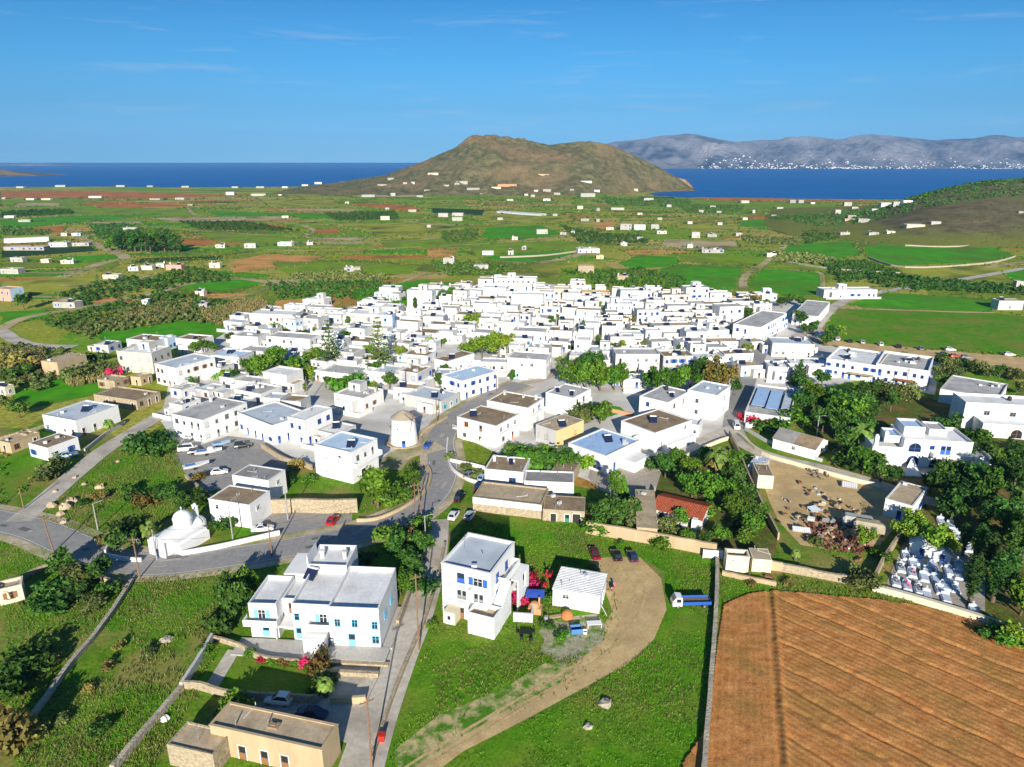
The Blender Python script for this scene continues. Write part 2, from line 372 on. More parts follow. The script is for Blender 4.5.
# town along the far shore: hundreds of white specks, one mass
tb = MB()
for i in range(430):
    px = rnd.choice([rnd.uniform(690, 1060), rnd.gauss(825, 40), rnd.gauss(985, 25), rnd.gauss(745, 30), rnd.gauss(865, 40)])
    if px < 665: continue
    back = abs(rnd.gauss(0, 150)) if rnd.random() < .94 else rnd.uniform(0, 700)
    y = NY - 1490 + back; x = (px - 512) / F * y * 1.0
    z = float(naxos(np.array([x]), np.array([y]))[0]); s = rnd.uniform(3, 9)
    tb.box(x - s, x + s, y - s * .5, y + s * .5, z - 6, z + rnd.uniform(2.5, 6))
kind(tb.build('distant_town', mat('far_white', (.78, .76, .72))), 'stuff')
# headland with a pale cliff at the far side of the bay, and a faint islet behind it
def headland(x, y):
    t = np.clip((x + 2950) / 480., 0, 1); d = np.clip(np.abs(y - 3900) / 260., 0, 1)
    return (52 * (1 - t) ** .9 + fnoise(x, y, 4, 4, 1 / 90.) * 12 * (1 - t)) * (1 - d ** 2) - 3
hill_mesh('headland', headland, -3700, -2440, 3640, 4160, 90, 40, hillmat('headland_rock', (.11, .1, .06), (.18, .14, .09), (.4, .27, .15), .012, .006))
def islet(x, y):
    t = np.clip(np.abs(x + 7900) / 700., 0, 1); d = np.clip(np.abs(y - 12000) / 250., 0, 1)
    return (42 * (1 - t * t) + fnoise(x, y, 6, 4, 1 / 200.) * 16) * (1 - d ** 2) - 4
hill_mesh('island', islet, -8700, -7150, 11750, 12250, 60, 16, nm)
def ghill(px, py, fn):
    u, v = (px - 512) / F, (py - 383.5) / F
    for t in np.arange(500, 2400, 4.0):
        x, y, z = u * t, (CP - v * SP) * t, CAM_H - (SP + v * CP) * t
        if z < float(fn(np.array([x]), np.array([y]))[0]): return Vector((x, y, z))
    return None
TERR = [(kefalos, kprof[0][0], kprof[-1][0], KY - 360, KY + 420), (righthill, rprof[0][0], 1250, 592, 1400)]
def at_t(px, py):
    """ground point on flat land or on one of the two near hills"""
    if py < 260 and (px > 830 or (340 < px < 692 and py < 195)):
        p = ghill(px, py, righthill if px > 830 else kefalos)
        if p is not None and p.z > .2: return p
    return at(px, py)

# ---------------------------------------------------------------- fields, lawns, yards (thin sheets on the ground)
GRASS = mat('grass', (.05, .19, .004), (.13, .29, .01), .35, .9, bump=.7, detail=8, fine=2.5, fa=.35, c3=(.2, .21, .035), scale3=.07, spec=.1, lo=.3, hi=.7)
GRASS2 = mat('rough_grass', (.05, .17, .006), (.16, .26, .018), .5, .9, bump=.8, detail=8, fine=2.0, fa=.35, c3=(.3, .23, .08), scale3=.11, spec=.1, lo=.3, hi=.7)
CROP = mat('green_crop', (.045, .25, .004), (.09, .34, .006), .12, .9, bump=.6, detail=8, c3=(.1, .17, .02), scale3=.025, spec=.1)
MEADOW = mat('meadow', (.14, .27, .008), (.22, .34, .016), .1, .9, bump=.6, detail=8, c3=(.17, .17, .04), scale3=.03, spec=.1)
OLIVE = mat('olive_pasture', (.27, .3, .025), (.38, .37, .055), .1, .9, bump=.5, c3=(.07, .11, .02), scale3=.03, spec=.1)
DRY = mat('dry_pasture', (.42, .33, .17), (.52, .43, .25), .1, .9, bump=.4, c3=(.15, .15, .05), scale3=.03, spec=.1)
EARTH = mat('red_earth', (.44, .15, .04), (.52, .21, .06), .15, .95, bump=.5, c3=(.23, .13, .045), scale3=.03, spec=.05)
TANEARTH = mat('tan_earth', (.54, .26, .075), (.62, .34, .11), .15, .95, bump=.5, c3=(.3, .19, .07), scale3=.05, spec=.05)
DARKF = mat('dark_crop', (.02, .055, .012), (.035, .08, .015), .2, .9, bump=.5, spec=.1)
DIRT = mat('dirt', (.5, .35, .16), (.62, .46, .235), .4, .95, fine=2.2, fa=.16, bump=.5, detail=8, c3=(.42, .3, .16), scale3=.12, spec=.05)
GRAVEL = mat('gravel', (.4, .36, .28), (.5, .46, .37), 3.0, .95, bump=.6, c3=(.16, .2, .06), scale3=.22, spec=.05)
CONC = mat('concrete', (.48, .43, .36), (.58, .53, .45), .8, .9, bump=.15, detail=8, fine=1.8, fa=.14, c3=(.34, .3, .25), scale3=.15, spec=.15)
ASPH = mat('asphalt', (.25, .243, .24), (.32, .312, .305), .7, .9, bump=.15, detail=9, fine=1.5, fa=.12, c3=(.33, .31, .28), scale3=.13, spec=.15)
PAVE = mat('paving', (.36, .31, .26), (.45, .4, .33), 1.2, .9, bump=.2, detail=7, c3=(.3, .27, .23), scale3=.2, spec=.1)
FIELD_POLYS = []
_zf = [0.0]
def sheet(name, pix, m, z=None, k='structure', world=False):
    if z is None: _zf[0] += .0012
    P = [Vector(p) if world else at(*p) for p in pix]
    zz = (.03 + _zf[0]) if z is None else z
    b = MB(); b.add([(p.x, p.y, zz) for p in P], [tuple(range(len(P)))])
    o = b.build(name, m)
    bm = bmesh.new(); bm.from_mesh(o.data); bmesh.ops.triangulate(bm, faces=bm.faces)
    for f in bm.faces:
        if f.normal.z < 0: f.normal_flip()
    bm.to_mesh(o.data); bm.free()
    return kind(o, k)
def wob(pix, amp=.012):
    """subdivide and roughen a pixel outline a little"""
    out = []
    n = len(pix)
    for i in range(n):
        a, b = at(*pix[i]), at(*pix[(i + 1) % n]); L = (b - a).length; k = max(1, min(14, int(L / 6)))
        for j in range(k):
            p = a.lerp(b, j / k)
            s = min(1.2, L * amp * 3) if j else .2
            out.append(Vector((p.x + rnd.uniform(-s, s), p.y + rnd.uniform(-s, s), 0)))
    return out
far_fields = [
 (EARTH, [(0,190.5),(110,191.5),(260,195.5),(140,199),(0,198)]), (MEADOW, [(0,200),(60,198.5),(150,203),(60,206),(0,205)]),
 (DRY, [(20,203),(60,203),(58,206.5),(10,206)]), (EARTH, [(75,203),(120,201),(205,206),(100,208)]),
 (MEADOW, [(0,207.5),(90,206.5),(250,211),(215,217),(0,216)]), (CROP, [(0,220),(60,216.5),(170,214),(105,220),(35,227),(0,227)]),
 (EARTH, [(20,228),(66,226),(62,234),(28,232)]), (OLIVE, [(0,233),(60,235),(45,243),(0,244)]),
 (DARKF, [(0,250.5),(92,246),(98,251),(0,258)]), (CROP, [(60,257),(140,253),(125,259),(60,263)]),
 (TANEARTH, [(230,262),(266,254),(325,256),(302,266),(233,273)]), (EARTH, [(178,239),(213,240),(203,246),(176,245)]),
 (CROP, [(205,211),(330,214),(335,219),(222,218)]), (DRY, [(150,218),(290,216),(300,219),(180,222)]),
 (MEADOW, [(190,231),(300,236),(272,246),(213,240)]), (EARTH, [(245,222),(292,226),(264,229),(240,225)]),
 (EARTH, [(312,230),(338,228),(340,233),(310,233)]), (EARTH, [(332,203),(395,204),(428,209),(405,212),(360,206)]),
 (MEADOW, [(330,213),(392,210),(432,216),(380,222),(335,218)]), (DARKF, [(430,208),(485,210),(482,215.5),(432,213)]),
 (CROP, [(485,228),(540,225),(562,234),(520,240),(480,238)]), (TANEARTH, [(427,250),(462,249),(452,256),(425,258)]),
 (OLIVE, [(340,224),(440,222),(470,230),(380,236)]), (OLIVE, [(260,200),(330,198),(340,205),(270,208)]), (DRY, [(350,192),(420,191),(425,196),(360,198)]),
 (MEADOW, [(380,240),(470,238),(480,246),(430,248),(385,250)]), (OLIVE, [(470,216),(560,214),(575,222),(490,224)]),
 (MEADOW, [(470,246),(560,240),(590,246),(540,262),(480,262)]), (CROP, [(480,257),(560,250),(575,256),(520,265)]),
 (CROP, [(619,263),(640,254.5),(690,258),(670,267),(630,268)]), (OLIVE, [(530,264),(600,262),(620,272),(540,278)]),
 (CROP, [(602,184.5),(650,183),(688,188.5),(640,188.5)]), (TANEARTH, [(593,227),(600,221.5),(620,222.5),(612,229),(596,230.5)]),
 (EARTH, [(748,215),(775,215),(778,219),(745,219)]), (CROP, [(740,221),(775,219),(800,224),(770,228),(738,226)]),
 (MEADOW, [(670,206),(740,205),(748,211),(680,213)]), (MEADOW, [(690,200),(840,202),(836,209),(760,210),(700,205)]), (OLIVE, [(680,222),(735,224),(730,232),(675,230)]),
 (DRY, [(665,240),(735,241),(740,248),(690,250),(660,246)]), (MEADOW, [(675,253),(790,258),(770,265),(680,262)]),
 (EARTH, [(690,197.2),(760,198),(840,200),(900,200.5),(840,202.5),(720,201)]),
 (CROP, [(783,246),(850,241),(862,254),(832,262),(784,258)]), (CROP, [(862,247),(908,240),(992,247),(1016,256),(985,262),(885,266),(868,257)]),
 (CROP, [(747,284),(762,269),(815,272.5),(822,278),(821,294),(798,296),(760,293)]), (MEADOW, [(765,266),(830,266),(835,272),(770,268)]),
 (CROP, [(676,264),(742,267),(733,290),(672,289),(640,276)]), (MEADOW, [(560,268),(660,270),(690,292),(560,292)]),
 (GRASS, [(823,328),(836,309),(870,309.5),(995,313),(1060,320),(1060,359),(980,352),(900,349),(835,340)]), (CROP, [(846,305),(885,292.5),(1000,300),(992,312),(870,308.5)]),
 (OLIVE, [(900,268),(985,266),(1060,270),(1060,284),(990,282),(905,276)]), (CROP, [(1000,271),(1060,268),(1060,285),(1012,281)]),
 (DIRT, [(800,338),(870,344),(960,352),(1060,360),(1060,376),(975,366),(900,353),(835,347)]),
 (TANEARTH, [(275,301),(325,298),(341,302),(335,309),(298,312),(272,309)]), (CROP, [(0,312),(45,310),(52,317),(0,326)]),
 (CROP, [(190,281),(250,278),(266,284),(222,291),(180,290)]), (OLIVE, [(60,310),(150,303),(200,312),(150,328),(80,325)]), (CROP, [(90,331),(210,318),(232,330),(200,345),(110,345)]),
 (CROP, [(350,290),(420,280),(470,283),(460,300),(420,306),(360,304)]), (CROP, [(10,396),(60,378),(120,380),(110,392),(30,408)]), (GRASS, [(0,460),(12,440),(40,420),(62,430),(50,462),(10,500),(0,505)]),
 (MEADOW, [(270,262),(340,262),(420,266),(410,274),(290,276)]), (OLIVE, [(0,282),(95,276),(100,290),(0,297)]), (MEADOW, [(0,262),(60,263),(120,262),(115,268),(0,268)]),
 (MEADOW, [(640,232),(690,230),(700,238),(650,240)]), (OLIVE, [(900,240),(1024,226),(1024,240),(930,247)]),
]
for fm, fp in far_fields:
    P = wob(fp); FIELD_POLYS.append((fm, fp, P))
    sheet('field', P, fm, world=True)
_zf[0] = 0.0
# many more small plots, in strips, where nothing named stands
_out = [np.array([(q.x, q.y) for q in P_]) for _, _, P_ in FIELD_POLYS]
_vill = np.array([(q.x, q.y) for q in [at(*c) for c in [(0,560),(150,420),(90,345),(220,305),(395,278),(540,268),(800,280),(1024,300),(1024,767),(0,767)]]])
for i in range(900):
    Y_ = 380 * (1560 / 380) ** rnd.random(); X_ = rnd.uniform(-.78, .78) * Y_
    if len(FIELD_POLYS) > 250: break
    a_ = R(rnd.gauss(6, 12)); L_, W_ = rnd.uniform(35, 95) * (.6 + Y_ / 1500), rnd.uniform(14, 34) * (.6 + Y_ / 1300)
    c_ = [(X_ + sx * L_ * math.cos(a_) - sy * W_ * math.sin(a_), Y_ + sx * L_ * math.sin(a_) + sy * W_ * math.cos(a_)) for sx, sy in ((-.5, -.5), (.5, -.5), (.5, .5), (-.5, .5), (0, 0))]
    ck = np.array(c_)
    if inpoly(ck, _vill).any() or not inpoly(ck, np.array([(q.x, q.y) for q in land])).all() or any(inpoly(ck, q).any() for q in _out) or (X_ > 430 and Y_ > 560): continue
    P_ = [Vector((x + rnd.uniform(-3, 3), y + rnd.uniform(-3, 3), 0)) for x, y in c_[:4]]; _out.append(np.array([(q.x, q.y) for q in P_]))
    fm = rnd.choice([MEADOW, MEADOW, OLIVE, OLIVE, OLIVE, DRY, CROP, CROP, EARTH, TANEARTH, TANEARTH, DARKF]); FIELD_POLYS.append((fm, [proj(q) for q in P_], P_)); sheet('field', P_, fm, world=True, z=.02)
# near plots
lots = {
 'sw': [(-60,585),(0,596),(60,600),(120,592),(128,575),(100,560),(40,545),(0,540),(-60,530)],
 'swlow': [(-120,800),(-60,590),(0,600),(120,596),(135,580),(190,575),(245,566),(240,600),(225,640),(200,690),(160,760),(130,830)],
 'chapel': [(22,515),(62,490),(100,455),(140,432),(165,440),(185,470),(190,500),(165,520),(140,540),(100,545),(60,528)],
 'mid': [(372,800),(398,690),(428,620),(440,560),(470,515),(585,530),(610,555),(640,600),(620,650),(570,690),(500,720),(430,770),(390,810)],
 'east': [(400,820),(470,755),(560,705),(640,655),(668,615),(665,575),(640,555),(590,545),(590,535),(640,540),(716,560),(716,610),(705,780),(700,840)],
 'strip': [(720,568),(850,585),(1040,640),(1040,665),(930,612),(850,601),(770,596),(722,610)],
 'yardgrass': [(780,540),(850,545),(865,575),(840,582),(770,568)],
 'roadside': [(335,520),(400,505),(425,480),(425,465),(400,470),(370,480),(345,505)],
 'lot_k': [(470,515),(525,518),(585,528),(585,560),(540,570),(515,545)],
}
GRASS_POLYS = []
sheet('grass_ground', [(-150,420),(100,432),(180,455),(400,458),(600,490),(740,430),(820,400),(1000,380),(1200,395),(1300,900),(-300,900)], GRASS2, z=.011)
for n_, px_ in lots.items():
    P = wob(px_, .01); GRASS_POLYS.append(P)
    sheet('grass_ground', P, GRASS2 if n_ in ('swlow', 'chapel', 'strip', 'sw', 'yardgrass') else GRASS, world=True)
sheet('yard_ground', wob([(762,452),(800,460),(850,474),(905,495),(912,512),(880,545),(840,552),(800,545),(780,522),(764,485)], .01), DIRT, world=True)
sheet('dirt_ground', wob([(588,560),(612,557),(640,557),(660,578),(666,610),(654,640),(628,664),(580,690),(525,720),(465,752),(405,795),(385,790),(424,750),(494,706),(554,668),(596,638),(612,612),(606,592),(600,575)], .008), DIRT, world=True)
sheet('gravel_ground', wob([(548,622),(572,616),(596,614),(607,624),(604,640),(592,650),(580,664),(560,668),(551,655),(540,652),(545,640),(538,632)], .05), mat('worn_gravel', (.44, .4, .31), (.09, .2, .012), .55, .95, bump=.6, fine=2.5, fa=.3, lo=.42, hi=.6, c3=(.36, .31, .2), scale3=.3), world=True)
sheet('worn_ground', wob([(392,752),(440,715),(500,690),(545,664),(575,668),(560,684),(500,715),(440,752),(400,775)], .04), mat('worn_grass', (.5, .4, .2), (.07, .2, .008), .35, .95, bump=.6, fine=2.2, fa=.3, lo=.42, hi=.58), z=.062, world=True)
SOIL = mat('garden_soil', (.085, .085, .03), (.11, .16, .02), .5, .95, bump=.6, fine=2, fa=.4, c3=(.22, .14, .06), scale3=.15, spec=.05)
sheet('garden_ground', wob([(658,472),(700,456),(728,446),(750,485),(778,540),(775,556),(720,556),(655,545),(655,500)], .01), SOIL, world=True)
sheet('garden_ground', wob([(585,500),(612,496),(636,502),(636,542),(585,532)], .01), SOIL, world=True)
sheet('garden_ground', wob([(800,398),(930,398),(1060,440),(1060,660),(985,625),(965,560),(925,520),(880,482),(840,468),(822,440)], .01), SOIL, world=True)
# village floor: pale lanes and courts between the houses
sheet('village_ground', [(200,350),(235,318),(300,313),(400,300),(500,280),(560,285),(640,288),(740,296),(800,300),(822,330),(840,345),(940,362),(935,395),(860,380),(800,392),(750,420),(700,440),(640,465),(600,485),(560,470),(500,455),(470,440),(440,440),(400,455),(330,470),(270,455),(180,450),(160,420),(170,380)], mat('limewashed_paving', (.6, .58, .54), (.7, .68, .64), .25, .9, detail=8, c3=(.45, .41, .36), scale3=.06, spec=.1), z=.02)
sheet('courtyard_ground', [(592,462),(640,455),(662,470),(655,492),(640,505),(600,490),(588,478)], PAVE)
sheet('courtyard_ground', [(300,690),(345,660),(380,660),(372,700),(352,745),(300,728),(225,700),(240,686)], CONC)
sheet('car_park', [(172,455),(228,436),(262,440),(300,462),(300,468),(262,482),(205,492),(186,475)], ASPH)
sheet('car_park', [(262,512),(300,508),(352,512),(352,530),(300,545),(262,535)], ASPH)
# ---------------------------------------------------------------- roads
_zr = [.12]
def smooth_line(P, k=6):
    out = []
    n = len(P)
    for i in range(n - 1):
        p0, p1, p2, p3 = P[max(i - 1, 0)], P[i], P[i + 1], P[min(i + 2, n - 1)]
        for j in range(k):
            t = j / k
            out.append(.5 * ((2 * p1) + (p2 - p0) * t + (2 * p0 - 5 * p1 + 4 * p2 - p3) * t * t + (3 * p1 - p0 - 3 * p2 + p3) * t ** 3))
    out.append(P[-1]); return out
def ribbon(name, pix, w, m, z=None, off=0.0, world=False, k='structure'):
    P = smooth_line([Vector(p) if world else at(*p) for p in pix]); n = len(P)
    if z is None: _zr[0] += .004; z = _zr[0]
    V = []; Fq = []
    for i, p in enumerate(P):
        d = (P[min(i + 1, n - 1)] - P[max(i - 1, 0)]); d.z = 0; d.normalize(); s = Vector((-d.y, d.x, 0))
        ww = w if isinstance(w, (int, float)) else np.interp(i / (n - 1), np.linspace(0, 1, len(w)), w)
        V += [p + s * (off + ww / 2), p + s * (off - ww / 2)]
    b = MB(); b.add([(v.x, v.y, z) for v in V], [(2 * i, 2 * i + 1, 2 * i + 3, 2 * i + 2) for i in range(n - 1)])
    return kind(b.build(name, m), k)
TANV = mat('tan_verge', (.46, .37, .25), (.56, .47, .34), .6, .95, fine=2, fa=.2, bump=.3, c3=(.2, .22, .06), scale3=.12, spec=.05)
MAIN = [(-40,514),(0,521),(40,531),(75,546),(115,560),(160,565),(220,559),(290,548),(350,536),(395,521),(425,503),(440,482),(443,462),(441,442),(447,427),(462,414),(482,402),(502,392),(522,384)]
ribbon('verge', MAIN, 11.5, TANV, z=.045 + .06)
ribbon('road', MAIN, 7.6, ASPH)
LINE = mat('road_paint', (.72, .7, .64), (.5, .48, .44), 1.5, .8)
ribbon('road_marking', MAIN[:13], .16, LINE, z=.17, off=3.35); ribbon('road_marking', MAIN[:15], .16, LINE, z=.17, off=-3.35)
for a, b in ((.02, .3), (.34, .4), (.43, .5)):
    pass
ribbon('road', [(18,522),(45,500),(75,474),(105,450),(135,431),(168,411),(185,403)], 5.2, CONC)
ribbon('lane', [(436,520),(433,560),(420,610),(400,660),(375,725),(352,800),(345,830)], [5.5, 5, 5, 5, 5.5, 6, 6], CONC)
ribbon('lane', [(776,322),(766,340),(755,362),(744,388),(736,412),(734,430)], 6, ASPH)
ribbon('lane', [(734,428),(745,445),(775,458),(820,468),(870,482),(915,497),(960,510)], 4.6, CONC)
ribbon('lane', [(734,428),(712,438),(690,450),(665,464),(640,472)], 4.2, CONC)
ribbon('lane', [(440,445),(420,450),(400,456),(388,470)], 7, TANV)
ribbon('lane', [(522,384),(545,378),(560,368),(575,350)], 3.5, PAVE)
ribbon('road', [(-20,322),(0,330),(15,340),(38,346),(75,347)], 6, CONC)
ribbon('track', [(0,330),(25,318),(75,309),(110,303),(160,292),(190,284),(240,279),(275,283),(330,281),(385,279)], 6, DRY)
ribbon('track', [(190,302),(240,296),(270,288),(285,283)], 4, DRY)
ribbon('track', [(60,278),(100,264),(125,258),(110,250),(92,243),(78,236)], 9, DRY)
ribbon('track', [(0,272),(60,273),(80,268)], 6, DRY); ribbon('track', [(150,227),(230,233),(300,236),(310,228),(280,222),(200,216),(190,208)], 5, DRY)
ribbon('track', [(500,262),(540,263),(570,257),(590,251)], 9, DRY); ribbon('track', [(555,178),(570,182),(585,187)], 6, DRY)
ribbon('track', [(743,289),(745,276),(762,265),(778,253),(785,245)], 5, DRY); ribbon('track', [(765,269),(815,272),(822,278),(822,290)], 3, DRY)
ribbon('road', [(790,340),(812,330),(828,312),(848,300),(880,292),(930,285),(960,280),(1060,262)], 6, CONC)
ribbon('track', [(840,309),(900,310.5),(960,312.5),(995,313)], 2.5, DRY); ribbon('track', [(985,268),(1024,262),(1060,256)], 5, DRY)
ribbon('track', [(905,277),(960,282),(1024,290)], 5, DRY)
# ---------------------------------------------------------------- ploughed field with modelled furrows
rut = mat('wheel_rut', (.45, .315, .145), (.57, .42, .21), .8, .95, fine=3, fa=.25)
TRK = [(400,778),(440,752),(500,716),(560,680),(605,648),(632,616),(640,590),(628,570)]
for o_ in (-.85, .85): ribbon('wheel_rut', TRK, [.3, .5, .4, .6, .4, .5, .35], rut, z=.072, off=o_)
pat = mat('tar_patch', (.13, .128, .125), (.18, .175, .17), 1, .9, fine=3, fa=.2); patl = mat('pale_patch', (.36, .35, .33), (.42, .4, .38), 1, .9, fine=3, fa=.15)
for i in range(26):
    t_ = rnd.uniform(0, len(MAIN) - 2); a_, b_ = at(*MAIN[int(t_)]), at(*MAIN[int(t_) + 1]); p_ = a_.lerp(b_, t_ % 1); d_ = (b_ - a_).normalized(); s_ = Vector((-d_.y, d_.x, 0)); o_ = rnd.uniform(-2.4, 2.4); l_, w_ = rnd.uniform(.8, 4), rnd.uniform(.3, 1.1)
    sheet('road_patch', [p_ + s_ * (o_ + w_ * q[1]) + d_ * l_ * q[0] for q in ((-.5, -.5), (.5, -.55), (.52, .5), (-.47, .52))], rnd.choice([pat, patl, pat]), z=.185 + i * .0005, world=True)
def plough():
    poly = [(723,606),(745,596),(775,592),(850,598),(900,603),(945,613),(1000,630),(1060,655),(1060,800),(700,800),(708,720),(716,650)]
    P = smooth_line([at(*p) for p in poly] + [at(*poly[0])], 4)[:-1]
    a = np.array([(p.x, p.y) for p in P]); lo, hi = a.min(0), a.max(0)
    st = .22
    nx, ny = int((hi[0] - lo[0]) / st) + 1, int((hi[1] - lo[1]) / st) + 1
    X, Y = np.meshgrid(lo[0] + np.arange(nx) * st, lo[1] + np.arange(ny) * st)
    d1 = at(880, 750) - at(780, 694); d1.z = 0; d1.normalize(); n1 = np.array((-d1.y, d1.x))
    s = X * n1[0] + Y * n1[1]
    s = s - ((X - 30) * .028) ** 2 * 1.0 + fnoise(X, Y, 2, 3, 1 / 14.) * .8
    q = fnoise(X, Y, 13, 4, 1 / 1.3)
    z = .028 * np.sin(s * 2 * math.pi / .95 + q * 1.5) + .014 * np.sin(s * 2 * math.pi / 3.3 + .6 + q) ** 3 + q * .085
    left = at(769, 600).x + (at(780, 767) - at(769, 600)).x * (at(769, 600).y - Y) / (at(769, 600).y - at(780, 767).y)
    z2 = .025 * np.sin((X - left) * 2 * math.pi / 1.0 + q) + .03 * np.sin((X - left) * 2 * math.pi / 4.1) + q * .085
    w = np.clip((X - left) / .5 + .5, 0, 1); z = z * w + z2 * (1 - w)
    z -= (.2 + .1 * fnoise(X * 0, Y, 77, 3, 1 / 3.)) * np.exp(-((X - left - .35 * fnoise(X * 0, Y, 78, 2, 1 / 9.)) / .42) ** 2); z += .22 * np.exp(-((X - left - .9) / .4) ** 2)
    for k_, s0 in enumerate(np.linspace(s.min(), s.max(), 17)[1:-1]):
        z -= (.17 + .1 * math.sin(k_ * 3.1)) * np.exp(-((s - s0 - 1.1 * math.sin(k_ * 5) + .5 * q) / .3) ** 2) * (X > left + 1)
    pts = np.stack([X.ravel(), Y.ravel()], 1); ok = inpoly(pts, a)
    V = np.stack([X.ravel(), Y.ravel(), z.ravel() + .33], 1)
    i = np.arange(nx * ny).reshape(ny, nx)
    Fq = np.stack([i[:-1, :-1].ravel(), i[:-1, 1:].ravel(), i[1:, 1:].ravel(), i[1:, :-1].ravel()], 1)
    Fq = Fq[ok[Fq].all(1)]
    used = np.unique(Fq); mp_ = np.full(len(V), -1); mp_[used] = np.arange(len(used))
    m = mat('ploughed_earth', (.42, .17, .05), (.53, .255, .088), .5, .95, bump=.8, detail=9, fine=4.5, fa=.4, c3=(.36, .19, .055), scale3=.16, spec=.05)
    kind(link('ploughed_field', np_mesh('ploughed_field', V[used], mp_[Fq], m, True)), 'structure')
plough()
# pale farm tracks and field banks criss-cross the plain
for a_ in [[(0,236),(60,233),(140,238)],[(230,254),(265,250),(330,252),(420,247)],[(300,236),(345,242),(420,240),(470,232)],[(330,224),(400,221),(440,225),(520,222)],[(440,246),(500,243),(560,237),(590,230)],[(600,236),(640,246),(690,250),(745,247)],
           [(690,232),(740,231),(800,235),(840,240)],[(400,283),(430,274),(480,272),(540,276)],[(60,286),(120,282),(150,276)],[(700,216),(745,213),(800,212)],[(560,206),(620,205),(680,209),(720,216)],[(240,206),(300,203),(345,199)],[(100,212),(200,209),(260,206)],[(420,203),(480,204),(540,207)],[(780,238),(840,236),(880,238)],[(0,300),(40,297),(80,300)]]:
    ribbon('track', a_, 3.5 + rnd.random() * 2, DRY)
# ================================================================ BUILDINGS
def wallmat(name, c, c2, sc_=.5, lo=.35, hi=.65, vmin=.9):
    """limewash / plaster: faint streaks that run down the wall, some roughness"""
    if name in MATS: return MATS[name]
    m = mat(name, c, c2, sc_, .9, detail=9, spec=.1, lo=lo, hi=hi)
    n = m.node_tree.nodes; l = m.node_tree.links
    t = [x for x in n if x.type == 'TEX_COORD'][0]; z = [x for x in n if x.type == 'TEX_NOISE'][0]
    mp_ = n.new('ShaderNodeMapping'); mp_.inputs['Scale'].default_value = (1, 1, .28)
    oi = n.new('ShaderNodeObjectInfo'); hv = n.new('ShaderNodeHueSaturation'); mr_ = n.new('ShaderNodeMapRange'); mr_.inputs['To Min'].default_value = vmin; mr_.inputs['To Max'].default_value = 1.0
    pb = n['Principled BSDF']; l.new(oi.outputs['Random'], mr_.inputs['Value']); l.new(mr_.outputs[0], hv.inputs['Value']); l.new(pb.inputs['Base Color'].links[0].from_socket, hv.inputs['Color']); l.new(hv.outputs[0], pb.inputs['Base Color']); va = n.new('ShaderNodeVectorMath'); va.operation = 'ADD'
    l.new(t.outputs['Object'], va.inputs[0]); l.new(oi.outputs['Location'], va.inputs[1])
    l.new(va.outputs[0], mp_.inputs['Vector']); l.new(mp_.outputs[0], z.inputs['Vector'])
    z2 = n.new('ShaderNodeTexNoise'); z2.inputs['Scale'].default_value = 5; z2.inputs['Detail'].default_value = 6
    bp = n.new('ShaderNodeBump'); bp.inputs['Strength'].default_value = .3; bp.inputs['Distance'].default_value = .06
    l.new(t.outputs['Object'], z2.inputs['Vector']); l.new(z2.outputs['Fac'], bp.inputs['Height']); l.new(bp.outputs[0], n['Principled BSDF'].inputs['Normal'])
    return m
W = {
 'bright': mat('fresh_limewash', (.77, .77, .765), (.6, .59, .57), .4, .9, detail=9, lo=.5, hi=.85, spec=.1, fine=6, fa=.05),
 'white': wallmat('limewash', (.80, .79, .77), (.5, .48, .44), lo=.53, hi=.85, vmin=.58), 'oldwhite': wallmat('old_limewash', (.52, .5, .46), (.4, .38, .34), vmin=.7), 'cream': wallmat('cream_plaster', (.74, .66, .5), (.65, .57, .42)),
 'yellow': wallmat('yellow_plaster', (.76, .6, .3), (.7, .54, .27)), 'tan': wallmat('tan_plaster', (.55, .42, .26), (.45, .34, .21)),
 'stone': mat('rubble_stone', (.27, .215, .145), (.5, .41, .29), 2.2, .95, bump=.9, detail=4, c3=(.4, .33, .22), scale3=.5, spec=.08),
 'orange': wallmat('terracotta_plaster', (.55, .3, .16), (.5, .27, .15)), 'pink': wallmat('pink_plaster', (.62, .36, .27), (.55, .33, .25)),
 'palebl': wallmat('pale_blue_plaster', (.5, .66, .8), (.45, .6, .76)), 'palegr': wallmat('bare_render', (.58, .56, .5), (.5, .48, .43)), 'brown': wallmat('brown_plaster', (.3, .19, .1), (.26, .16, .09)),
}
